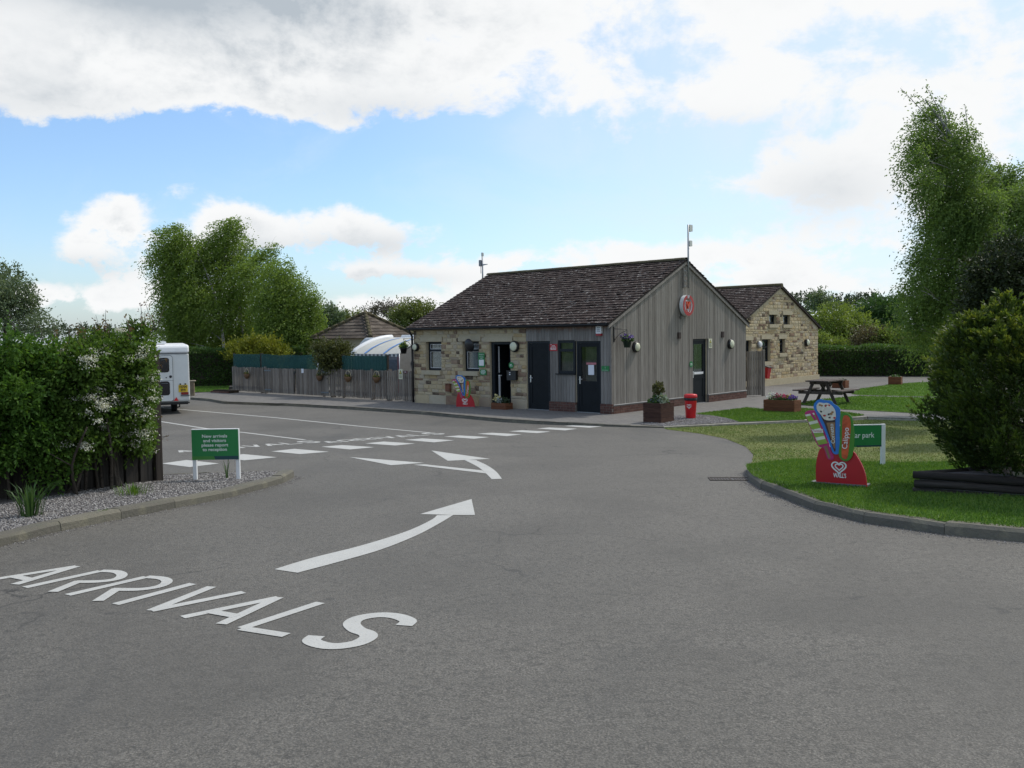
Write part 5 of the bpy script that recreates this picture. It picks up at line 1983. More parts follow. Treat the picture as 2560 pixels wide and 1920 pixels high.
# ------------------------------------------------------------------ bin, planters, table
bn = thing('litter_bin', Vector((4.78, 24.02, .01)), 0, 'bright red round litter bin with black band standing on gravel', 'bin')
MB().lathe([(.125, 0), (.13, .01), (.160, .47), (.162, .475)], 28).build('body', BINRED, bn)
MB().lathe([(.168, .475), (.170, .48), (.172, .545), (.168, .55)], 28).build('band', BLACK, bn)
MB().lathe([(.172, .55), (.178, .56), (.170, .625), (.155, .64), (.10, .648), (.001, .65)], 28).build('lid', BINRED, bn)
m = MB()
for s in (.068, .040):
    pts = []
    for i in range(25):
        a = math.radians(20 + 320 * i / 24)
        x = s * math.sin(a) ** 3
        z = s / 16 * (13 * math.cos(a) - 5 * math.cos(2 * a) - 2 * math.cos(3 * a) - math.cos(4 * a)) + .33
        q = x / .151 - math.radians(118)
        pts.append((q, z))
    for (q0, z0), (q1, z1) in zip(pts, pts[1:]):
        r = .1535
        m.add([(r * math.cos(q0), r * math.sin(q0), z0 - .008), (r * math.cos(q1), r * math.sin(q1), z1 - .008), (r * math.cos(q1), r * math.sin(q1), z1 + .008), (r * math.cos(q0), r * math.sin(q0), z0 + .008)], [(0, 1, 2, 3)])
m.build('emblem', PRINT, bn)


def plank_planter(name, loc, rz, w, d, h, rows, mat, label, corner=True):
    t = thing(name, loc, rz, label, 'planter')
    ph = h / rows
    for k in range(rows):
        z0, z1 = k * ph + .002, (k + 1) * ph - .003
        MB().bbev(-w / 2, w / 2, -d / 2, -d / 2 + .035, z0, z1, .004).build('plank', mat, t)
        MB().bbev(-w / 2, w / 2, d / 2 - .035, d / 2, z0, z1, .004).build('plank', mat, t)
        for s in (-1, 1):
            x0, x1 = (w / 2 - .035, w / 2 - .001) if s > 0 else (-w / 2 + .001, -w / 2 + .035)
            MB().bbev(x0, x1, -d / 2 + .036, d / 2 - .036, z0, z1, .004).build('plank', mat, t)
    MB().bb(-w / 2 + .04, w / 2 - .04, -d / 2 + .04, d / 2 - .04, .02, h - .04).build('soil', SOIL, t)
    return t


pt = plank_planter('square_planter', Vector((3.77, 22.75, .01)) - EX * .27 + EY * .31, -TH, .54, .62, .50, 4, BROWNWOOD, 'dark brown square timber planter with a leafy shrub on the gravel')
blossoms(pt, 'shrub', (-.02, .03, .86), (.17, .17, .19), 500, .055, fol('bronze_leaf', (.085, .085, .025)), 81, 0.)
MB().tube([(-.02, .03, .45), (-.015, .03, .85)], .012, 6).build('stem', BARK, pt)
blossoms(pt, 'foliage', (0, 0, .50), (.26, .27, .17), 420, .075, LEAFG, 82)
blossoms(pt, 'grey_foliage', (.15, -.05, .52), (.14, .16, .20), 150, .085, fol('grey_leaf', (.20, .24, .18)), 83)
blossoms(pt, 'flowers', (0, 0, .52), (.25, .26, .14), 50, .045, fol('blue_petal', (.20, .20, .48)), 84)

tr = plank_planter('flower_trough', Vector((7.57, 25.48, .01)) + EY * .23, -TH, .93, .46, .34, 3, REDWOOD, 'long red-brown timber trough full of pink, white and purple flowers on the grass')
blossoms(tr, 'foliage', (0, 0, .34), (.44, .21, .13), 420, .06, LEAFG, 91)
for k, (x, mt, n) in enumerate(((-.30, F_WHI, 90), (-.12, fol('dusky_petal', (.24, .04, .08)), 70), (.08, F_PNK, 90), (.20, F_YEL, 30), (.33, F_PUR, 80))):
    blossoms(tr, 'flowers', (x, -.02, .40), (.15, .18, .12 if k != 0 else .17), n, .05, mt, 92 + k)

ep = W1(-3.95, -.38, 0)
et = plank_planter('entrance_trough', ep, -TH, .62, .34, .20, 2, REDWOOD, 'red-brown trough with cream flowers at the open entrance')
blossoms(et, 'foliage', (.05, 0, .20), (.28, .16, .20), 240, .07, fol('dark_leaf', (.035, .06, .025)), 101)
blossoms(et, 'silver_foliage', (.0, -.08, .24), (.12, .10, .14), 80, .08, fol('silver_leaf', (.32, .36, .36)), 102)
blossoms(et, 'flowers', (-.18, -.03, .30), (.16, .13, .16), 70, .08, F_CRE, 103)

sp_ = plank_planter('small_planter', ZP(2233, 962.5) + EY * .25, -TH + .2, .5, .5, .34, 3, REDWOOD, 'small red-brown planter on the asphalt in front of the clipped hedge')
blossoms(sp_, 'foliage', (0, 0, .33), (.2, .2, .09), 80, .08, LEAFG, 111)
sp2 = plank_planter('small_planter', ZP(2096, 970) + EY * .2, -TH, .55, .4, .30, 3, REDWOOD, 'small red-brown planter half hidden behind the picnic table')
blossoms(sp2, 'foliage', (0, 0, .29), (.2, .15, .08), 60, .07, LEAFG, 112)

# picnic table: long axis along y of its own frame
tb = thing('picnic_table', Vector((9.98, 28.50, .012)), -TH, 'weathered brown picnic table with attached benches on the grass', 'picnic table')
for k in range(5):
    x = -.30 + k * .15
    MB().bbev(x - .071, x + .071, -.72, .72, .70, .74, .005).build('top_board', TABLEWOOD, tb)
for s in (-1, 1):
    for k in range(2):
        x = s * (.585 + k * .145)
        MB().bbev(x - .068, x + .068, -.72, .72, .40, .44, .005).build('bench_board', TABLEWOOD, tb)
for yy in (-.50, .50):
    for s in (-1, 1):
        a, b = Vector((s * .20, yy, .69)), Vector((s * .52, yy, .0))
        dv = (a - b)
        M_ = Matrix.Rotation(math.atan2(dv.x, dv.z), 3, 'Y')
        MB().box((a + b) / 2, (.09, .045, dv.length), M_).build('leg', TABLEWOOD, tb)
    yb = yy + (.047 if yy < 0 else -.047)
    MB().bb(-.71, .71, yb - .022, yb + .022, .30, .395).build('cross_beam', TABLEWOOD, tb)
    MB().bb(-.34, .34, yb - .022, yb + .022, .61, .695).build('top_batten', TABLEWOOD, tb)
MB().box((0, -.24, .50), (.06, .05, .56), Matrix.Rotation(.95, 3, 'X')).box((0, .24, .50), (.06, .05, .56), Matrix.Rotation(-.95, 3, 'X')).build('brace', TABLEWOOD, tb)

# ------------------------------------------------------------------ caravan at the hedge
CW, CA = .98, math.radians(24)
cv = thing('touring_caravan', Vector((-10.48 - CW * math.cos(CA), 29.2 - CW * math.sin(CA), -.09)), CA, 'small white touring caravan seen from behind beyond the flowering hedge', 'caravan')
CVW = plain('caravan_white', (.60, .61, .60), .4, var=.05, scale=3, coat=.2)
CVR = plain('caravan_roof_white', (.74, .74, .74), .4, var=.03)
CVD = plain('caravan_window', (.010, .010, .014), .12, var=.2, spec=.6)
TRIM = plain('caravan_trim', (.10, .11, .12), .5)


def cara_body(m, W_, prof):
    n = len(prof)
    vs = [(-W_, y, z) for y, z in prof] + [(W_, y, z) for y, z in prof]
    m.add(vs, [tuple(range(n)), tuple(range(2 * n - 1, n - 1, -1))] + [(i, i + n, (i + 1) % n + n, (i + 1) % n) for i in range(n)])
    return m


rear = [(.06, .38), (.0, .45), (.0, .95), (.03, 1.95)]
MB_ = cara_body(MB(), CW, rear + [(4.0, 1.98), (4.25, 1.2), (4.1, .5), (3.9, .38)])
bo = MB_.build('body', CVW, cv)
bv = bo.modifiers.new('bevel', 'BEVEL')
bv.width, bv.segments = .05, 3
rp = [(.025, 1.97), (.045, 2.10)] + [(.045 + .16 * (1 - math.cos(math.radians(a))), 2.10 + .14 * math.sin(math.radians(a))) for a in (20, 40, 60, 80)] + [(2., 2.29), (3.7, 2.24), (3.95, 2.12), (4.02, 1.97)]
ro_ = cara_body(MB(), CW + .012, rp).build('roof', CVR, cv)
bv = ro_.modifiers.new('bevel', 'BEVEL')
bv.width, bv.segments = .06, 3
MB().bb(-CW - .005, CW + .005, .005, .03, 1.945, 1.968).build('roof_trim', TRIM, cv)
MB().prism(rrect(-.28, .34, 2.27, 2.36, .04), .7, 1.4).build('roof_vent', CVR, cv)
dx0, dx1 = -.06, .48
dz = lambda z: .03 * max(0, (z - .95)) / 1.0
dr_ = thing('door', (0, 0, 0))
dr_.parent = cv
MB().prism(rrect(dx0, dx1, .42, 1.90, .08), -.012, .05).build('outline', TRIM, dr_)
MB().prism(rrect(dx0 + .012, dx1 - .012, .432, 1.888, .075), -.02, .05).build('panel', CVW, dr_)
MB().bb(dx0 + .01, dx1 - .01, -.022, -.019, 1.09, 1.10).build('split_line', TRIM, dr_)
for z0, z1 in ((1.36, 1.83), (.62, 1.07)):
    MB().prism(rrect(dx0 + .11, dx1 - .11, z0, z1, .08), -.030, -.0185).build('window', CVD, dr_)
    MB().bb(dx0 + .18, dx1 - .16, -.032, -.030, z1 - .07, z1 - .055).build('window_catch', TRIM, dr_)
MB().lathe([(.045, 0), (.045, .02), (.03, .025)], 12, Matrix.Translation((dx1 - .08, -.018, 1.22)) @ Matrix.Rotation(math.pi / 2, 4, 'X')).build('lock', CVD, dr_)
MB().lathe([(.02, 0), (.02, .012)], 10, Matrix.Translation((dx1 - .21, -.018, 1.19)) @ Matrix.Rotation(math.pi / 2, 4, 'X')).build('knob', CVD, dr_)
NPY = plain('number_plate_yellow', (.62, .42, .01), .45)
PL = thing('number_plate', (.77, -.012, .82))
PL.parent = cv
MB().prism(rrect(-.14, .14, -.115, .115, .01), -.010, .016).build('plate', NPY, PL)
lettering('H704', .115, BLACK, PL, (0, -.0125, .05), .22, bold=.004)
lettering('BFW', .115, BLACK, PL, (0, -.0125, -.055), .16, bold=.004)
for x in (.69, .84):
    MB().bb(x - .022, x + .022, -.04, .012, .945, .985).build('plate_lamp', BLACK, cv)
MB().prism(rrect(.70, .93, .625, .70, .01), -.04, .01).build('tail_light', plain('tail_light_red', (.20, .014, .014), .25), cv)
MB().bb(.69, .96, -.035, .01, .575, .615).build('bumper_strip', TRIM, cv)
MB().prism([(.48, .43), (.62, .43), (.55, .55)], -.025, .02).build('reflector', plain('reflector_red', (.55, .01, .015), .3), cv)
MB().bb(-CW + .06, CW - .06, .10, 3.8, .30, .385).build('chassis', BLACK, cv)
MB().bb(-.1, CW - .02, .02, .10, .335, .37).build('rear_bar', BLACK, cv)
MB().tube([(.66, .2, .30), (.66, .2, .22), (.60, .3, .20)], .02, 8).build('steady', BLACK, cv)
for s in (-1, 1):
    w = thing('wheel', (s * .56, 1.4, .285))
    w.parent = cv
    M_ = Matrix.Rotation(math.pi / 2, 4, 'Y')
    MB().lathe([(.19, -.085), (.26, -.09), (.285, -.07), (.287, .07), (.26, .09), (.19, .085)], 24, M_).build('tyre', plain('tyre_rubber', (.013, .013, .013), .85), w)
    MB().lathe([(.06, -.06), (.19, -.07), (.19, .07), (.06, .06)], 20, M_).build('rim', STEEL, w)
MB().tube([(-.56, 1.4, .285), (.56, 1.4, .285)], .03, 8).build('axle', BLACK, cv)

# wooden post with a cap beside it (service point)
pp = ZP(481, 989.5)
sp3 = thing('service_post', pp, .2, 'short timber service post with pale cap beside the caravan', 'post')
MB().bbev(-.09, .09, -.09, .09, 0, .60, .01).build('post', plain('old_post', (.17, .135, .09), .85, var=.3, bump=.4), sp3)
MB().bbev(-.14, .14, -.14, .14, .60, .64, .01).build('cap', plain('post_cap', (.30, .26, .20), .85, var=.2), sp3)
ml = thing('brick_edging', ZP(556, 982.5), -TH, 'low brown brick edging at the far end of the paling fence', 'edging')
for k in range(6):
    o = bpy.data.objects.new('brick', BR_ME[k % 4])
    COL.objects.link(o)
    o.parent = ml
    o.location = (-.8 + k * .23, 0, .035)
MB().bb(-.92, .5, .06, .5, 0, .11).build('soil', SOIL, ml)

# ------------------------------------------------------------------ caravan with awning behind the fence
za = zoomer(780, 760, 6.9125)
CRN = DP(*za(1510, 855), 35.2)
c2 = thing('awning_caravan', Vector((CRN.x, CRN.y, 0)) + EY * 2.25 - EX * 5.3, -TH, 'large white caravan with roof vents parked behind the fence', 'caravan')
prof = [(-.0, .45), (-.25, 1.2), (-.10, 2.05), (.30, 2.30), (6.6, 2.30), (6.9, 2.1), (7.0, 1.2), (6.9, .45)]
b_ = MB().prism(prof, 0, 2.2).build('body', CVW, c2)
bv = b_.modifiers.new('bevel', 'BEVEL')
bv.width, bv.segments = .08, 3
MB().bb(.2, 6.6, .1, 2.1, .25, .46).build('chassis', BLACK, c2)
for x in (3.2, 4.0):
    MB().lathe([(.16, -.08), (.30, -.08), (.30, .08), (.16, .08)], 18, Matrix.Translation((x, .25, .30)) @ Matrix.Rotation(math.pi / 2, 4, 'X')).build('wheel', plain('tyre_rubber', (.013,) * 3), c2)
for x0, x1, h in ((2.2, 3.3, .10), (3.6, 4.4, .07), (5.0, 6.0, .07)):
    MB().prism([(x0, 2.29), (x1, 2.29), (x1 - .08, 2.30 + h), (x0 + .08, 2.30 + h)], .5, 1.3).build('roof_vent', CVR, c2)
MB().tube([(5.6, .8, 2.29), (5.6, .8, 2.50)], .02, 6).build('aerial_mast', CVR, c2)
MB().prism([(5.2, 2.50), (5.75, 2.52), (5.75, 2.60), (5.2, 2.55)], .7, .9).build('aerial', CVR, c2)
MB().prism(rrect(1.2, 2.6, 1.25, 1.95, .1), -.012, .01).build('window', CVD, c2)

AWC = plain('awning_canvas', (.50, .49, .44), .8, var=.06, scale=2)
AWG = plain('awning_grey', (.16, .165, .18), .8, var=.1)
AWP = plain('awning_window', (.11, .13, .16), .25, var=.2)
AWB = plain('awning_blue', (.12, .26, .55), .7)
aw2 = thing('porch_awning', Vector((CRN.x, CRN.y, 0)), -TH, 'cream and grey porch awning with blue stripes beside the white caravan', 'awning')
AL, AD, AH, AB_ = 3.0, 2.2, CRN.z, 2.27      # front runs along -x from the corner
n = 12
vs = []
for k in range(n + 1):
    u = -AL * k / n
    for j in range(7):
        t = j / 6
        vs.append((u, AD * t, AH + (AB_ - AH) * math.sin(t * math.pi / 2) ** .8 - .03 * math.sin(math.pi * k / n) * (1 - t)))
vs2 = [(x, y, z - .02) for x, y, z in vs]
fs = [(k * 7 + j, k * 7 + j + 1, (k + 1) * 7 + j + 1, (k + 1) * 7 + j) for k in range(n) for j in range(6)]
o_ = len(vs)
MB().add(vs + vs2, fs + [tuple(o_ + i for i in f[::-1]) for f in fs], True).build('roof', AWC, aw2)
for u in (-.95, -2.15):
    v_ = []
    for j in range(7):
        t = j / 6
        z = AH + (AB_ - AH) * math.sin(t * math.pi / 2) ** .8 + .005
        v_ += [(u - .06, AD * t, z), (u + .06, AD * t, z)]
    MB().add(v_, [(2 * j, 2 * j + 1, 2 * j + 3, 2 * j + 2) for j in range(6)], True).build('stripe', AWB, aw2)
pts = [(-AL - .06, AD * t, AH - .1 + (AB_ - AH + .12) * math.sin(t * math.pi / 2) ** .8) for t in [j / 8 for j in range(9)]]
MB().tube(pts, [.13] * 9, 10).build('air_beam', CVR, aw2)
MB().bb(-AL, 0, .0, .03, 0, AH - .12).build('front_wall', AWG, aw2)
for a, b in ((-2.9, -2.05), (-1.95, -1.05), (-.95, -.15)):
    MB().prism(rrect(a, b, .75, AH - .25, .05), -.008, .0).build('window', AWP, aw2)
m = MB()
for k in range(24):
    x = -AL + k * AL / 24
    if k % 2:
        m.bb(x, x + AL / 24, -.02, .0, AH - .12, AH - .03)
MB().bb(-AL, 0, -.012, .0, AH - .13, AH - .02).build('valance', CVW, aw2)
m.build('valance_pattern', TRIM, aw2)
MB().bb(-.03, .0, .03, AD, 0, AH - .02).prism([(0, AH - .02), (AD, AH - .02), (AD, AB_ - .05), (AD * .5, AH + (AB_ - AH) * .70)], -.03, 0, Matrix(((0, 1, 0, 0), (1, 0, 0, 0), (0, 0, 1, 0), (0, 0, 0, 1)))).build('side_wall', plain('awning_side', (.24, .235, .225), .8), aw2)
MB().lathe([(.17, 0), (.17, .012)], 20, Matrix.Translation((.0, .75, 1.25)) @ Matrix.Rotation(math.pi / 2, 4, 'Y')).build('round_emblem', plain('dark_emblem', (.07, .07, .075), .7), aw2)
MB().bb(-.10, -.06, -.012, .0, .0, AH - .12).build('red_seam', plain('red_seam', (.22, .02, .03), .7), aw2)
MB().tube([(.0, -.01, 0), (.0, -.01, AH)], .02, 6).build('pole', plain('awning_pole', (.45, .46, .48), .4, .5), aw2)

# ------------------------------------------------------------------ pyramid roofed block behind
PYA = DP(913, 782, 46)
pb = thing('pyramid_roof_building', Vector((PYA.x, PYA.y, 0)), math.radians(-31), 'low building with pyramid shaped brown tiled roof behind the awning', 'building')
hw, pe, pa = 1.95, 2.28, PYA.z
MB().bb(-hw + .35, hw - .35, -hw + .35, hw - .35, 0, pe + .05).build('wall', MORTAR, pb)
ap = Vector((0, 0, pa - .04))
cs = [Vector((-hw, -hw, pe)), Vector((hw, -hw, pe)), Vector((hw, hw, pe)), Vector((-hw, hw, pe))]
prf = MB().add(cs + [ap], [(0, 1, 4), (1, 2, 4), (2, 3, 4), (3, 0, 4), (3, 2, 1, 0)]).build('roof', plain('roof_underlay', (.05, .04, .035)), pb)
sl_ = []
for k in range(4):
    a, b = cs[k], cs[(k + 1) % 4]
    ux = (b - a).normalized()
    mid = (a + b) / 2
    uv = (ap - mid)
    Hs = uv.length
    uv.normalize()
    sl_.append((a, ux, uv, 2 * hw, Hs, .30, .33, (lambda h, Hs=Hs: (hw * h / Hs, 2 * hw - hw * h / Hs))))
tiles(prf, sl_, TILE2)
for k in range(4):
    P = resample([cs[k] + Vector((0, 0, .04)), ap + Vector((0, 0, .05))], .4)
    for a, b in zip(P, P[1:]):
        MB().tube([a, b + (b - a) * .08], [.11, .10], 8).build('hip_tile', RIDGEM, prf)

# ------------------------------------------------------------------ tarred log bed of the golden conifer
LA, LB = G(2298, 1229, .08), G(2560, 1243, .085)
lv = (LB - LA)
lang = math.atan2(lv.y, lv.x)
lb_ = thing('log_bed', LA, lang, 'raised bed of three stacked tarred logs around the golden conifer', 'planter')
BW, BD = 3.0, 1.45
HEX = [(0, 0), (BW, 0), (BW + .35, .7), (BW, BD), (.95, BD), (.45, .48)]
for k in range(3):
    z = .0 + k * .098
    x0 = .02 * (k % 2)
    for (a, b) in [((x0 - .07, 0), (BW, 0))] + [(HEX[i], HEX[(i + 1) % 6]) for i in range(1, 6)]:
        P = resample([(a[0], a[1], z), (b[0], b[1], z)], .5)
        MB().tube([(p.x + random.uniform(-.006, .006), p.y + random.uniform(-.006, .006), p.z + random.uniform(-.004, .004)) for p in P], [.0475 + random.uniform(-.003, .003) for _ in P], 12).build('log', LOGWOOD, lb_)
MB().prism(HEX, -.15, .21, Matrix(((1, 0, 0, 0), (0, 0, 1, 0), (0, 1, 0, 0), (0, 0, 0, 1)))).build('soil', GRAVELM, lb_)
rk = DP(2548, 1170, 11.0)
m = MB()
bm = bmesh.new()
bmesh.ops.create_icosphere(bm, subdivisions=3, radius=1)
for v in bm.verts:
    v.co = Vector((v.co.x * .22, v.co.y * .16, max(v.co.z, -.5) * .10)) * (1 + .12 * math.sin(v.co.x * 5 + 1) * math.cos(v.co.y * 4 + v.co.z * 3))
me = bpy.data.meshes.new('boulder')
bm.to_mesh(me)
bm.free()
for pl_ in me.polygons:
    pl_.use_smooth = True
lw = Matrix.Rotation(lang, 4, 'Z')
tag(link('boulder', me, MORTAR, None, LA + (lw @ Vector((1.15, .30, .26)))), 'flat pale boulder lying in the log bed under the conifer', 'rock')

# ------------------------------------------------------------------ vegetation
def strands(C, R, ns, nl, L, dmean, spread, outw, droop, jit=.03, shell=.45, wexp=1.):
    """leafy twigs starting in the given clumps; returns leaf points, directions, place along twig"""
    C, R = np.atleast_2d(C), np.atleast_2d(R)
    w = (R.prod(1) ** (2 / 3)) ** wexp
    k = RNG.choice(len(C), ns, p=w / w.sum())
    u = RNG.normal(size=(ns, 3))
    u /= np.linalg.norm(u, axis=1, keepdims=True)
    r = RNG.uniform(0, 1, (ns, 1)) ** shell
    p0 = C[k] + R[k] * u * r
    d = np.asarray(dmean) + u * outw + RNG.normal(0, spread, (ns, 3))
    d /= np.linalg.norm(d, axis=1, keepdims=True)
    ll = L * RNG.uniform(.45, 1.25, (ns, 1, 1))
    t = (np.arange(nl)[None, :, None] + RNG.uniform(0, 1, (ns, nl, 1))) / nl
    P = p0[:, None] + d[:, None] * t * ll
    P[:, :, 2:3] -= droop * t ** 2 * ll
    D = d[:, None] + np.array([0, 0, -1.]) * droop * 1.5 * t + RNG.normal(0, .55, P.shape)
    P = P + RNG.normal(0, jit, P.shape)
    return P.reshape(-1, 3), D.reshape(-1, 3), t.reshape(-1), np.repeat(np.arange(ns), nl)


def px_clumps(lst, Y, dsp=None, flat=1.):
    C, R = [], []
    for x, y, rx, ry in lst:
        k = 1.1573 * Y / F
        s = dsp if dsp is not None else (rx + ry) / 2 * k
        c = DP(x * 1.1573, y * 1.1573, Y + random.uniform(-s, s))
        C.append(tuple(c))
        R.append((rx * k, (rx + ry) / 2 * k * flat, ry * k))
    return np.array(C), np.array(R)


def leafy(name, sets, mat, parent, base, kind=None, keep=None):
    """sets: (P, D, length, width, rnd) in world coordinates"""
    P = np.concatenate([s[0] for s in sets]) - np.array(base)
    D = np.concatenate([s[1] for s in sets])
    ln = np.concatenate([np.broadcast_to(s[2], (len(s[0]),)) for s in sets])
    wd = np.concatenate([np.broadcast_to(s[3], (len(s[0]),)) for s in sets])
    rn = np.concatenate([np.broadcast_to(s[4], (len(s[0]),)) for s in sets])
    if keep is not None:
        m_ = keep(P + np.array(base))
        P, D, ln, wd, rn = P[m_], D[m_], ln[m_], wd[m_], rn[m_]
    me = leaf_mesh(P, D, ln * RNG.uniform(.6, 1.3, len(P)), wd * RNG.uniform(.7, 1.2, len(P)), rn, name=name)
    o = link(name, me, mat, parent)
    if kind:
        o['kind'] = kind
    return o


def branchwork(C, base, top, r0, seed=1, lean=None):
    """tapered trunk through the given points and a limb to every clump"""
    rr = random.Random(seed)
    m = MB()
    tr = spline([tuple(base)] + [tuple(p) for p in top], 6)
    n = len(tr)
    m.tube(tr, [r0 * (1 - .85 * i / (n - 1)) for i in range(n)], 9)
    for c in C:
        c = Vector(c)
        k = min(range(n), key=lambda i: (Vector(tr[i]) - c).length + max(0, tr[i][2] - c.z + .2) * 2.5)
        k = max(2, min(k, n - 2))
        a = Vector(tr[k])
        md = a.lerp(c, .5) + Vector((rr.uniform(-.2, .2), rr.uniform(-.2, .2), rr.uniform(.0, .3))) * (c - a).length * .4
        rb = r0 * (1 - .85 * k / (n - 1)) * .5
        P = spline([tuple(a), tuple(md), tuple(c)], 4)
        m.tube(P, [rb * (1 - .8 * i / (len(P) - 1)) for i in range(len(P))], 6)
        for q in range(3):
            e = c + Vector((rr.uniform(-1, 1), rr.uniform(-1, 1), rr.uniform(-.6, .8))) * (c - a).length * .3
            m.tube([md.lerp(c, rr.uniform(.2, .8)), e], [rb * .3, rb * .08], 5)
    return m


def tree(name, label, clumps, Y, trunk_px, mat, bark, style, nleaf, leaf, group, r0=.16, dsp=None, cat='tree', extra=None, ground=0., flat=1.):
    if name == 'birch_tree':
        clumps = [(x + 17, y, a, b) for x, y, a, b in clumps]
        trunk_px = [(x + 14, y) for x, y in trunk_px]
    if name == 'weeping_birch':
        clumps = [(x + 26, y, a * .86, b * .86) for x, y, a, b in clumps]
        trunk_px = [(x + (26 if y > 300 else 8), y) for x, y in trunk_px]
    C, R = px_clumps(clumps, Y, dsp, flat)
    tp = [DP(x * 1.1573, y * 1.1573, Y) for x, y in trunk_px]
    base = Vector((tp[0].x, tp[0].y, ground))
    t = thing(name, base, 0, label, cat, group)
    m = branchwork(C, base, tp[1:] if len(tp) > 1 else [Vector(C.mean(0))], r0)
    m.v = [tuple(Vector(v) - base) for v in m.v]
    m.build('trunk', bark, t)
    st = dict(weep=dict(L=.85, dmean=(-.75, -.1, -.25), spread=.32, outw=.25, droop=.45, nl=11),
              round=dict(L=.5, dmean=(0, 0, .25), spread=.5, outw=.8, droop=.1, nl=9),
              up=dict(L=.5, dmean=(0, 0, .9), spread=.4, outw=.4, droop=.0, nl=9))[style].copy()
    sc = leaf / .12
    nl = st.pop('nl')
    st['L'] *= max(.5, sc) if style != 'weep' else (1.15 if leaf > .1 else .75)
    P, D, tt, sid = strands(C, R, nleaf // nl, nl, **st, jit=leaf * .35)
    rn = np.clip(RNG.uniform(0, 1, sid.max() + 1)[sid] * .6 + RNG.uniform(0, .4, len(P)), 0, 1)
    sets = [(P, D, leaf, leaf * .55, rn)]
    if extra:
        sets += extra(C, R)
    leafy('crown', sets, mat, t, base)
    return t


BIRCH = foliage('birch_leaf', (.085, .140, .026), (.160, .240, .046), (.255, .335, .080), .52)
BIRCH2 = foliage('birch_leaf_near', (.065, .120, .028), (.132, .208, .050), (.215, .300, .085), .52)
GREYG = foliage('grey_green_leaf', (.075, .110, .060), (.120, .165, .090), (.180, .225, .130), .35)
DARKG = foliage('dark_evergreen_leaf', (.014, .022, .009), (.028, .042, .014), (.050, .065, .022), .2)
OAKG = foliage('dark_tree_leaf', (.032, .075, .022), (.058, .118, .032), (.090, .160, .045), .35)
WILLOW = foliage('willow_leaf', (.105, .150, .030), (.165, .220, .046), (.240, .290, .070), .42)
SPRING = foliage('spring_leaf', (.095, .125, .035), (.140, .170, .050), (.200, .220, .080), .35)
TWIGGY = foliage('bare_twigs', (.100, .085, .065), (.150, .130, .100), (.200, .175, .140), .1)
GOLD = foliage('golden_shrub_leaf', (.090, .120, .012), (.185, .205, .020), (.290, .285, .035), .35)
HEDGEG = foliage('clipped_hedge_leaf', (.026, .060, .013), (.056, .112, .024), (.100, .170, .038), .35)
OLIVE = foliage('olive_bush_leaf', (.038, .048, .014), (.075, .085, .024), (.120, .125, .040), .3)
FARW = foliage('far_wood_leaf', (.030, .045, .026), (.055, .080, .040), (.085, .110, .055), .25)

BG = 'wind-blown birches behind the paling fence'
tree('birch_tree', 'wind-blown birch leaning over the caravan, its plume streaming to the caravan side',
     [(372, 508, 36, 26), (348, 552, 32, 30), (398, 560, 44, 44), (366, 605, 36, 40), (400, 640, 46, 48), (372, 670, 34, 44), (395, 710, 44, 38), (375, 738, 34, 20)], 47.5,
     [(475, 760), (462, 690), (436, 600), (400, 520)], BIRCH, BIRCHBARK, 'weep', 42000, .115, BG, .10)
tree('birch_tree', 'tallest wind-blown birch with white trunk between the two other birches',
     [(478, 500, 30, 28), (500, 486, 20, 18), (448, 545, 42, 42), (505, 545, 50, 48), (470, 605, 56, 52), (535, 600, 46, 46), (450, 665, 55, 48), (520, 670, 58, 50), (480, 728, 70, 32), (568, 556, 26, 20), (582, 538, 15, 15), (548, 735, 45, 26)], 48.5,
     [(520, 760), (500, 650), (470, 560), (488, 490)], BIRCH, BIRCHBARK, 'weep', 62000, .115, BG, .10)
tree('birch_tree', 'lower spreading birch with pale trunk next to the dark bush and pyramid roof',
     [(598, 592, 38, 34), (630, 630, 42, 40), (588, 650, 46, 46), (648, 680, 38, 42), (672, 650, 18, 26), (600, 705, 56, 42), (662, 728, 32, 26), (620, 740, 56, 22), (680, 690, 12, 30)], 46.5,
     [(632, 770), (620, 690), (612, 610)], BIRCH, BIRCHBARK, 'weep', 42000, .115, BG, .09)


def top_twigs(C, R):
    out = []
    for (x0, y0), (x1, y1) in (((2035, 260), (1945, 190)), ((2030, 250), (2000, 185)), ((2040, 270), (2028, 210)), ((2085, 300), (2084, 225)), ((2030, 245), (1975, 205)), ((2060, 290), (2050, 240))):
        a, b = DP(x0 * 1.1573, y0 * 1.1573, 21), DP(x1 * 1.1573, y1 * 1.1573, 21)
        n = 70
        t = RNG.uniform(.1, 1, (n, 1))
        P = np.array(a) * (1 - t) + np.array(b) * t + RNG.normal(0, .05, (n, 3))
        out.append((P, RNG.normal(size=(n, 3)) + np.array([-.6, 0, -.2]), .065, .035, RNG.uniform(0, 1, n)))
    return out


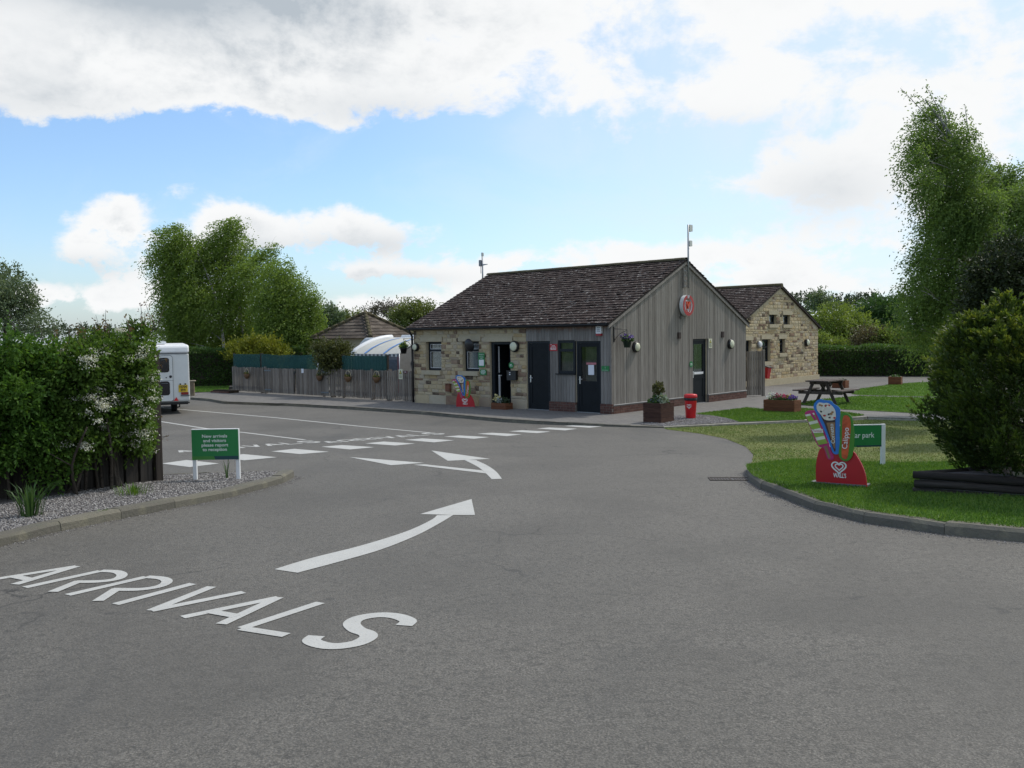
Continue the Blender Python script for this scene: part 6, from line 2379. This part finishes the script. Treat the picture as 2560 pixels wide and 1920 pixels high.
wb_ = tree('weeping_birch', 'tall weeping birch streaming in the wind behind the golden conifer',
           [(1998, 245, 26, 26), (2030, 280, 36, 34), (1978, 290, 22, 30), (2050, 330, 42, 38), (2005, 335, 32, 36), (1972, 345, 16, 34), (2035, 385, 46, 42), (1992, 395, 28, 40), (2070, 420, 48, 44), (2015, 440, 36, 44), (2055, 480, 48, 46), (2005, 500, 28, 42),
            (2085, 500, 40, 42), (2030, 545, 42, 46), (1982, 560, 26, 42), (2070, 565, 38, 42), (2000, 610, 38, 46), (1958, 625, 18, 30), (2045, 625, 40, 44), (1968, 670, 22, 40), (2010, 680, 36, 42), (2065, 670, 38, 40), (1962, 715, 12, 26), (1995, 725, 26, 28), (2105, 440, 34, 36), (2105, 380, 24, 28), (2068, 300, 26, 30), (2085, 345, 30, 34), (1968, 310, 18, 28), (2110, 500, 36, 40), (2120, 560, 34, 40), (2100, 610, 36, 40), (2125, 385, 22, 24), (2108, 345, 18, 24), (2130, 440, 30, 30)], 21.,
           [(2120, 800), (2085, 640), (2068, 430), (2045, 320), (1990, 215)], BIRCH2, BIRCHBARK, 'weep', 95000, .060, None, .085, extra=top_twigs, dsp=.9)
m = MB()
for (x0, y0), (x1, y1) in (((2045, 300), (1945, 190)), ((2040, 280), (2000, 185)), ((2045, 300), (2028, 210)), ((2080, 330), (2084, 225))):
    m.tube([DP(x0 * 1.1573, y0 * 1.1573, 21) - wb_.location, DP((x0 * .45 + x1 * .55 + 8) * 1.1573, (y0 * .5 + y1 * .5) * 1.1573, 21) - wb_.location, DP(x1 * 1.1573, y1 * 1.1573, 21) - wb_.location], [.018, .010, .004], 5)
m.build('top_twigs', BIRCHBARK, wb_)
tree('broadleaf_tree', 'leafy green tree beside the weeping birch, above the dark evergreen',
     [(2128, 415, 34, 34), (2160, 385, 30, 28), (2195, 390, 40, 36), (2150, 470, 50, 42), (2215, 450, 50, 50), (2175, 530, 46, 38), (2235, 540, 46, 60), (2120, 520, 24, 30), (2250, 420, 40, 40)], 25.,
     [(2200, 800), (2190, 600), (2180, 450)], BIRCH2, BARK, 'weep', 42000, .075, None, .12, dsp=1.)
tree('dark_evergreen', 'very dark evergreen tree behind the golden conifer',
     [(2140, 590, 36, 34), (2182, 555, 40, 38), (2215, 600, 46, 56), (2122, 640, 36, 40), (2170, 650, 46, 46), (2240, 680, 50, 60), (2130, 700, 50, 50)], 17.5,
     [(2190, 860), (2185, 700), (2180, 600)], DARKG, BARK, 'round', 24000, .075, None, .12, dsp=.5)
tree('grey_tree', 'grey-green tree rising behind the hedge at the edge of the car park',
     [(18, 605, 26, 28), (45, 640, 26, 30), (10, 660, 40, 40), (60, 675, 20, 24), (-40, 640, 50, 60), (90, 705, 24, 20)], 36.,
     [(5, 760), (15, 660), (20, 610)], GREYG, BARK, 'round', 16000, .11, None, .15, dsp=1.2)

HG = 'hedgerow trees beyond the pyramid roof'
tree('hedgerow_tree', 'slim grey-green tree between the birch and the pyramid roof', [(712, 690, 12, 24), (728, 695, 10, 20), (700, 700, 14, 20)], 85., [(714, 745), (714, 690)], GREYG, BARK, 'up', 3500, .24, HG, .2)
tree('hedgerow_tree', 'low spring-green tree left of the pyramid roof peak', [(755, 690, 20, 12), (780, 700, 24, 14), (738, 700, 14, 12)], 90., [(760, 745), (760, 700)], SPRING, BARK, 'round', 3500, .24, HG, .2)
tree('hedgerow_tree', 'thin almost bare tree right of the pyramid roof peak', [(825, 675, 24, 12), (845, 680, 20, 16), (805, 682, 14, 10)], 92., [(830, 745), (830, 690)], TWIGGY, BARK, 'up', 1700, .24, HG, .22)
tree('hedgerow_tree', 'rounded spring-green tree touching the reception roof', [(885, 680, 30, 24), (915, 678, 28, 22), (900, 700, 40, 22), (868, 695, 22, 22)], 84., [(895, 745), (895, 690)], SPRING, BARK, 'round', 8000, .24, HG, .25)

tree('willow_tree', 'broad yellow-green willow behind the clipped hedge beside the stone gable',
     [(1800, 690, 34, 28), (1838, 694, 32, 28), (1775, 715, 28, 30), (1862, 715, 26, 28), (1820, 725, 50, 26), (1788, 745, 36, 20), (1850, 745, 36, 18)], 74., [(1818, 770), (1815, 700)], WILLOW, BARK, 'round', 14000, .22, None, .3)
tree('oak_tree', 'dark green rounded tree behind the willow', [(1888, 672, 26, 22), (1918, 672, 26, 24), (1905, 695, 40, 20), (1930, 705, 26, 20), (1875, 690, 18, 14), (1915, 715, 26, 14)], 95., [(1905, 760), (1905, 690)], OAKG, BARK, 'round', 9000, .30, None, .35)
tree('far_tree', 'single tall pale tree on the skyline above the willow', [(1772, 645, 13, 11), (1765, 658, 16, 12), (1783, 657, 12, 10)], 150., [(1772, 715), (1772, 650)], GREYG, BARK, 'round', 2500, .38, None, .3)
SG = 'scrub behind the clipped hedge'
for lab, cl, mt in (('brownish thin scrub bush behind the clipped hedge', [(1868, 735, 22, 16), (1890, 730, 18, 18)], foliage('brown_scrub', (.07, .06, .035), (.12, .10, .05), (.17, .15, .07), .2)),
                    ('bright yellow-green scrub bush behind the clipped hedge', [(1915, 735, 24, 18), (1935, 742, 20, 14), (1895, 745, 20, 10)], WILLOW),
                    ('fresh green bush behind the clipped hedge under the weeping birch', [(1958, 735, 22, 22), (1985, 738, 26, 20), (2020, 735, 30, 26)], SPRING),
                    ('low olive bush between the stone gable and the willow', [(1772, 742, 16, 12), (1800, 748, 26, 8)], WILLOW)):
    tree('scrub_bush', lab, cl, 60., [(cl[0][0], 790), (cl[0][0], cl[0][1])], mt, BARK, 'round', 4500, .16, SG, .06, cat='bush')

tree('golden_shrub', 'golden-yellow shrub beside the clipped hedge behind the green mesh', [(512, 763, 18, 14), (545, 757, 22, 14), (578, 756, 22, 15), (605, 768, 18, 12), (545, 745, 5, 14), (530, 775, 40, 12), (580, 778, 40, 12)], 43.5,
     [(555, 830), (555, 775)], GOLD, BARK, 'up', 9000, .13, None, .05, cat='bush', dsp=.4)
tree('dark_bush', 'dark olive bush leaning over the fence in front of the awning', [(702, 763, 16, 14), (720, 770, 20, 17), (738, 768, 12, 15), (716, 786, 17, 10), (730, 752, 10, 8), (690, 750, 9, 8), (736, 784, 11, 8)], 35.,
     [(722, 840), (722, 780)], OLIVE, BARK, 'round', 9000, .10, None, .06, cat='bush', dsp=.3)


def box_hedge(name, label, A, B, thick, h, mat, n, leaf, yb=0.):
    """clipped hedge: rounded block of leaves over a dark twiggy core"""
    A, B = Vector(A), Vector(B)
    t = thing(name, A, 0, label, 'hedge')
    L = (B - A).to_2d().length
    u = (B - A).normalized()
    v = Vector((-u.y, u.x, 0))
    core = MB()
    core.add([(u * a + v * b + Vector((0, 0, c))) for c in (.02, h - .15) for b in (.12, thick - .12) for a in (.1, L - .1)], [(0, 2, 3, 1), (4, 5, 7, 6), (0, 1, 5, 4), (2, 6, 7, 3), (0, 4, 6, 2), (1, 3, 7, 5)])
    core.build('twigs', BARK, t)
    fr = RNG.uniform(0, 1, n)
    a = RNG.uniform(0, L, n)
    b = RNG.uniform(0, thick, n)
    c = RNG.uniform(.05, h, n)
    top = fr < .30
    frt = (fr >= .30) & (fr < .80)
    end = (fr >= .80) & (fr < .9)
    bump = .05 * np.sin(a * 2.3) + .04 * np.sin(a * 5.1 + c * 3) + RNG.normal(0, .035, n)
    c = np.where(top, h + bump, c)
    b = np.where(frt, 0. + bump, b)
    b = np.where((fr >= .9), thick, b)
    a = np.where(end, np.where(RNG.uniform(size=n) < .5, 0, L), a)
    P = np.outer(a, u) + np.outer(b, v) + np.outer(c, [0, 0, 1])
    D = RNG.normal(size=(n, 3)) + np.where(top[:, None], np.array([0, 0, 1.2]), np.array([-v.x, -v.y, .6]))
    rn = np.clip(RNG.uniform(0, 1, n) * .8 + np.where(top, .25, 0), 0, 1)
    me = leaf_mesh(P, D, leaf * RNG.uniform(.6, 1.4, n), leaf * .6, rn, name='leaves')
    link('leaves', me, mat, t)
    return t


hA, hB = ZP(440, 968), ZP(725, 973)
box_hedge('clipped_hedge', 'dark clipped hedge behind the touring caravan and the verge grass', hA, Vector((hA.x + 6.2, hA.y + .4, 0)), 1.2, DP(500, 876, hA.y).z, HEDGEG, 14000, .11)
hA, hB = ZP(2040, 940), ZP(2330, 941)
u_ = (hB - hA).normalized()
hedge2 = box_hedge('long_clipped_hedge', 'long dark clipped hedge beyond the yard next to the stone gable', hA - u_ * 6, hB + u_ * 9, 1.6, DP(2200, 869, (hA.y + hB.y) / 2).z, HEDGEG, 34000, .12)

# far wood on the skyline
cl = [(x, 657 + 7 * math.sin(x * .05) + random.uniform(-6, 6), 22, 17) for x in range(1700, 2420, 14)]
C, R = px_clumps(cl, 190., 8.)
cl2 = [(x, 716 + random.uniform(-3, 2), 20, 9) for x in range(-220, 1050, 16)]
C2, R2_ = px_clumps(cl2, 200., 10.)
sets = []
for c_, r_, n in ((C, R, 1500), (C2, R2_, 1100)):
    P, D, t_, sid = strands(c_, r_, n, 9, 1.0, (0, 0, .4), .5, .7, .1, .2)
    sets.append((P, D, .55, .36, RNG.uniform(0, 1, len(P))))
lo_w = np.array([(c[0] + random.uniform(-1, 1), c[1], random.uniform(0, c[2])) for c in list(C) * 40 + list(C2) * 30])
sets.append((lo_w, RNG.normal(size=lo_w.shape), .9, .6, RNG.uniform(0, .6, len(lo_w))))
tag(leafy('far_wood', sets, FARW, None, (0, 0, 0)), kind='stuff')

# ------------------------------------------------------------------ dark fence and shrubs on the gravel bed
FA = Vector((-4.93, 12.40, 0))
fz = road_z(11.5) + .06
df = thing('dark_board_fence', Vector((FA.x, FA.y, fz)), -math.pi / 2 - TH, 'dark close-board fence with end post behind the blossoming shrub', 'fence')
# local x runs away from the end post (towards -EY), local -y ... faces +EX
for k in range(26):
    x = .09 + k * .20
    MB().bbev(x, x + .165, -.012 + random.uniform(-.004, .004), .012, -.08, 1.52 + random.uniform(-.015, .015), .004).build('board', DARKWOOD, df)
for k in range(-1, 26):
    x = .19 + k * .20
    MB().bbev(x, x + .165, -.085, -.060, -.08, 1.50, .004).build('board', DARKWOOD, df)
for zz in (.3, .9, 1.4):
    MB().bb(.05, 5.3, -.055, -.016, zz - .04, zz + .04).build('rail', DARKWOOD, df)
for x in (.0, 2.6, 5.2):
    MB().bbev(x - .05, x + .05, -.09 if x else -.05, -.016 if x else .05, -.15, 1.80 if x == 0 else 1.5, .006).build('post', mat_wood('brown_fence_post', False, (.030, .024, .020), (.060, .048, .040), (.10, .085, .07)) if x == 0 else DARKWOOD, df)

uF = -EY
vF = EX
HB = foliage('glossy_hedge_leaf', (.028, .070, .012), (.070, .150, .024), (.140, .230, .040), .42, .6, .2)
HB2 = foliage('blossom_hedge_leaf', (.034, .070, .013), (.082, .150, .026), (.150, .225, .042), .42, .6, .2)
BLOS = foliage('hawthorn_blossom', (.50, .50, .42), (.66, .65, .56), (.76, .76, .70), .2)
REDTIP = foliage('red_shoot_leaf', (.10, .045, .03), (.16, .09, .045), (.17, .14, .05), .3)


def shrub(name, label, s0, s1, ztop, n, mat, seed, blossom=0, low=.55):
    r = np.random.default_rng(seed)
    mid = FA + uF * ((s0 + s1) / 2) + vF * .35
    base = Vector((mid.x, mid.y, fz))
    t = thing(name, base, 0, label, 'shrub')
    C, R = [], []
    for _ in range(200):
        s = r.uniform(s0 + .12, s1)
        o = r.uniform(-.05, .50) + .22 * max(0., math.sin(s * 5.3 + 1.) * math.sin(s * 2.1))
        zt = ztop(s)
        z = r.uniform(low + .25 * abs(math.sin(s * 2.1)), zt - .12)
        if z < .75:
            o = min(o, .5)
        if s < .35:
            z = max(z, .62)
        C.append(tuple(FA + uF * s + vF * o + Vector((0, 0, fz + z))))
        q = r.uniform(.11, .27)
        R.append((q, q, q * .9))
    C, R = np.array(C), np.array(R)
    P, D, tt, sid = strands(C, R, n // 8, 8, .17, (0, 0, .15), .6, .8, .25, .012, .35)
    rn = np.clip(RNG.uniform(0, 1, sid.max() + 1)[sid] * .55 + RNG.uniform(0, .45, len(P)), 0, 1)
    kp = lambda Q: ((Q - np.array(FA)) @ np.array(uF) > np.where(Q[:, 2] > fz + 1.1, .02, .08) + .5 * np.maximum(0, (Q - np.array(FA)) @ np.array(vF)) + r.normal(0, .05, len(Q)))
    leafy('leaves', [(P, D, .056, .032, rn)], mat, t, base, keep=kp)
    # shoots standing up from the top
    Ps, Ds = [], []
    m = MB()
    for _ in range(26):
        s, o = r.uniform(s0, s1), r.uniform(.0, .6)
        a = FA + uF * s + vF * o + Vector((0, 0, fz + ztop(s) - .1))
        L_ = r.uniform(.18, .42)
        b = a + Vector((r.uniform(-.12, .12), r.uniform(-.12, .12), L_))
        m.tube([a - base, (a.lerp(b, .5) + Vector((.02, 0, 0))) - base, b - base], [.005, .004, .002], 4)
        for q in range(13):
            Ps.append(tuple(a.lerp(b, r.uniform(.2, 1)) + Vector(r.normal(0, .02, 3))))
            Ds.append(r.normal(size=3))
    leafy('shoots', [(np.array(Ps), np.array(Ds), .042, .022, r.uniform(0, 1, len(Ps)))], REDTIP if blossom else mat, t, base, 'stuff', kp)
    # stems
    for _ in range(12):
        s, o = r.uniform(s0 + .55, s1 - .1), r.uniform(.15, .45)
        a = FA + uF * s + vF * o
        a.z = fz - .06
        b = a + Vector((r.uniform(-.3, .3), r.uniform(-.3, .3), r.uniform(.9, 1.4)))
        md = a.lerp(b, .5) + Vector((r.uniform(-.12, .12), r.uniform(-.12, .12), 0))
        m.tube(spline([tuple(a - base), tuple(md - base), tuple(b - base)], 4), [.024 - .0018 * i for i in range(9)], 6)
        m.tube([md - base, md - base + Vector((r.uniform(-.35, .35), r.uniform(-.35, .35), r.uniform(.2, .4)))], [.010, .004], 5)
    m.build('stems', BARK, t)['kind'] = 'stuff'
    if blossom:
        Ps, Ds, rn = [], [], []
        for _ in range(blossom):
            k = r.integers(len(C))
            c = C[k]
            sC = float((Vector(c) - FA).dot(uF))
            if sC > 1.35 or r.uniform() < sC / 3.2:
                continue
            dr = np.array(vF) * r.uniform(.5, 1.) + np.array([0, 0, r.uniform(-.2, .9)]) + r.normal(0, .35, 3)
            dr /= np.linalg.norm(dr)
            c0 = c + dr * (R[k] * 1.05 + .05)
            nn = r.integers(40, 100)
            rad = r.uniform(.022, .045)
            Ps.append(c0 + r.normal(0, rad, (nn, 3)) * np.array([1.2, 1.2, .7]))
            Ds.append(r.normal(size=(nn, 3)))
        Ps, Ds = np.concatenate(Ps), np.concatenate(Ds)
        o = leafy('blossom', [(Ps, Ds, .022, .020, r.uniform(0, 1, len(Ps)))], BLOS, t, base, 'stuff', kp)
    return t


shrub('blossoming_shrub', 'evergreen shrub covered in white blossom clusters against the dark board fence', 0., 1.5, lambda s: 2.00 + .10 * math.sin(s * 2.6 + 1) + .07 * math.sin(s * 9.), 80000, HB2, 5, 330, .45)
shrub('leafy_shrub', 'dense glossy green shrub without blossom beside the blossoming shrub', 1.3, 4.6, lambda s: 2.10 + .08 * math.sin(s * 1.9) + .08 * math.sin(s * 7.3), 84000, HB, 6, 0, .30)
# thin shoots reaching past the end post
sh = thing('red_shoots', Vector((FA.x, FA.y, fz)), 0, 'thin red-leaved shoots growing past the dark end post', 'shoots')
Ps, Ds, m = [], [], MB()
for k in range(11):
    z = .55 + k * .11 + random.uniform(-.05, .05)
    a = Vector((-.12, .05, z))
    b = a + EY * random.uniform(.08, .22) + EX * random.uniform(.05, .18) + Vector((0, 0, random.uniform(-.05, .12)))
    m.tube([a, b], [.004, .002], 4)
    for q in range(12):
        Ps.append(tuple(a.lerp(b, random.uniform(.3, 1)) + Vector((random.gauss(0, .02), random.gauss(0, .02), random.gauss(0, .02)))))
        Ds.append(tuple(RNG.normal(size=3)))
m.build('twigs', BARK, sh)
leafy('leaves', [(np.array(Ps), np.array(Ds), .04, .018, RNG.uniform(0, 1, len(Ps)))], REDTIP, sh, (0, 0, 0))


def tuft(name, label, px_, n, h, spread, mat, cat='plant', w=.012, lean=.35):
    b = G(*px_, .08)
    t = thing(name, b, 0, label, cat)
    m = MB()
    for k in range(n):
        a = random.uniform(0, 6.28)
        r = random.uniform(0, spread)
        p = Vector((r * math.cos(a), r * math.sin(a), -.02))
        L_ = h * random.uniform(.6, 1.1)
        d = Vector((math.cos(a), math.sin(a), 0)) * lean * random.uniform(.1, 1.2)
        s = Vector((-math.sin(a + random.uniform(-.8, .8)), math.cos(a), 0)) * w / 2
        q = [p, p + Vector((0, 0, L_ * .4)) + d * L_ * .2, p + Vector((0, 0, L_ * .75)) + d * L_ * .6, p + Vector((0, 0, L_ * (.95 - .2 * d.length))) + d * L_ * 1.1]
        m.add([q[0] - s, q[0] + s, q[1] - s, q[1] + s, q[2] - s * .8, q[2] + s * .8, q[3]], [(0, 1, 3, 2), (2, 3, 5, 4), (4, 5, 6)], True)
    o = m.build('leaves', mat, t)
    o.data.attributes.new('rnd', 'FLOAT', 'FACE').data.foreach_set('value', np.repeat(RNG.uniform(0, 1, n), 3))
    return t


DAFF = foliage('daffodil_leaf', (.030, .075, .022), (.055, .115, .032), (.095, .155, .045), .3)
tuft('daffodil_clump', 'clump of long narrow daffodil leaves at the foot of the leafy shrub', (78, 1290), 75, .42, .11, DAFF, w=.014, lean=.55)
tuft('grass_tuft', 'low grass tuft on the gravel in front of the dark fence boards', (335, 1235), 130, .16, .22, GRASS, w=.007, lean=.6)
tuft('green_shoot', 'few tall green shoots under the arrivals notice', (568, 1196), 7, .36, .025, DAFF, w=.013, lean=.25)
tuft('small_weed', 'tiny green weed on the gravel by the kerb', (258, 1282), 26, .07, .05, GRASS, w=.010, lean=.8)

# ------------------------------------------------------------------ golden conifer
gx = LA + (Matrix.Rotation(lang, 4, 'Z') @ Vector((1.22, .84, .2)))
gc_ = thing('golden_conifer', gx, 0, 'big bushy golden-green conifer growing in the log bed', 'conifer')
gc_.scale = (1, 1, .84)
CON = foliage('conifer_spray', (.018, .038, .009), (.085, .130, .020), (.290, .310, .040), .35)
r = np.random.default_rng(3)
prof = [(.0, .80), (.25, .95), (.5, 1.10), (.75, 1.17), (1.1, 1.17), (1.5, 1.14), (1.75, 1.08), (1.95, .96), (2.12, .72)]
zz_, rr_ = [p[0] for p in prof], [p[1] for p in prof]
peaks = [(-.52, -.10, 2.30, .30), (.22, .0, 2.26, .34), (-.86, -.1, 2.05, .24), (.72, -.35, 2.22, .30), (-.1, .4, 2.12, .4), (-.25, -.3, 2.10, .24), (.0, -.5, 2.08, .3), (-.75, -.5, 1.9, .24), (.1, -.55, 2.0, .36), (-.55, -.75, 1.6, .3), (.55, -.85, 1.7, .3), (1.0, .2, 2.0, .3)]
Ps, Ds, Rn = [], [], []


def plume(p, d, L_, wid, n, tip):
    d = d / np.linalg.norm(d)
    a = np.cross(d, r.normal(size=3))
    a /= np.linalg.norm(a)
    b = np.cross(d, a)
    t = r.uniform(0, 1, n)
    q = r.uniform(-1, 1, n)
    e = wid * (1 - t * .85)
    P = p + np.outer(t * L_, d) + np.outer(q * e, a) + np.outer(r.normal(0, .3, n) * e, b)
    D = d * 1.0 + np.outer(q * .9, a) + r.normal(0, .25, (n, 3))
    Ps.append(P)
    Ds.append(D)
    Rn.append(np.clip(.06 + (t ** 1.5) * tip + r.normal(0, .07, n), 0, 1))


for _ in range(1700):
    z = r.uniform(.02, 2.10)
    a = r.uniform(0, 6.283)
    rad = np.interp(z, zz_, rr_) * (1 + .10 * math.sin(a * 5 + z * 2.2) + .07 * math.sin(a * 9 - z * 4)) * r.uniform(.80, 1.0)
    o = np.array([math.cos(a), math.sin(a), 0])
    d = o * r.uniform(.35, .9) + np.array([0, 0, r.uniform(.5, 1.2)])
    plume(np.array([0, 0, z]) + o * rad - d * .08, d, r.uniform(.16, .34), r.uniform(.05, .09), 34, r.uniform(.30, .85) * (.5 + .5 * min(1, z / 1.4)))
for x, y, z, h in peaks:
    for _ in range(46):
        f = r.uniform(0, 1)
        a = r.uniform(0, 6.283)
        o = np.array([math.cos(a), math.sin(a), 0])
        w_ = .24 * (1 - f)
        plume(np.array([x, y, z - h + 1.25 * h * f]) + o * w_, o * .55 + np.array([0, 0, 1.]), r.uniform(.10, .22), .045, 30, r.uniform(.55, .95))
for _ in range(900):
    z = r.uniform(.02, 2.0)
    a = r.uniform(0, 6.283)
    o = np.array([math.cos(a), math.sin(a), 0])
    plume(np.array([0, 0, z]) + o * np.interp(z, zz_, rr_) * r.uniform(.3, .75), o + np.array([0, 0, .6]), .4, .14, 30, .15)
me = leaf_mesh(np.concatenate(Ps), np.concatenate(Ds), .060, .022, np.concatenate(Rn), name='foliage')
link('foliage', me, CON, gc_)
m = MB().tube([(0, 0, -.2), (0, 0, 1.2), (0, 0, 2.1)], [.07, .05, .015], 8)
for _ in range(30):
    a = r.uniform(0, 6.283)
    z = r.uniform(.1, 1.6)
    q = np.interp(z, zz_, rr_) * .8
    m.tube([(0, 0, z * .7), (math.cos(a) * q * .6, math.sin(a) * q * .6, z), (math.cos(a) * q, math.sin(a) * q, z + .3)], [.022, .014, .006], 5)
m.build('trunk', BARK, gc_)
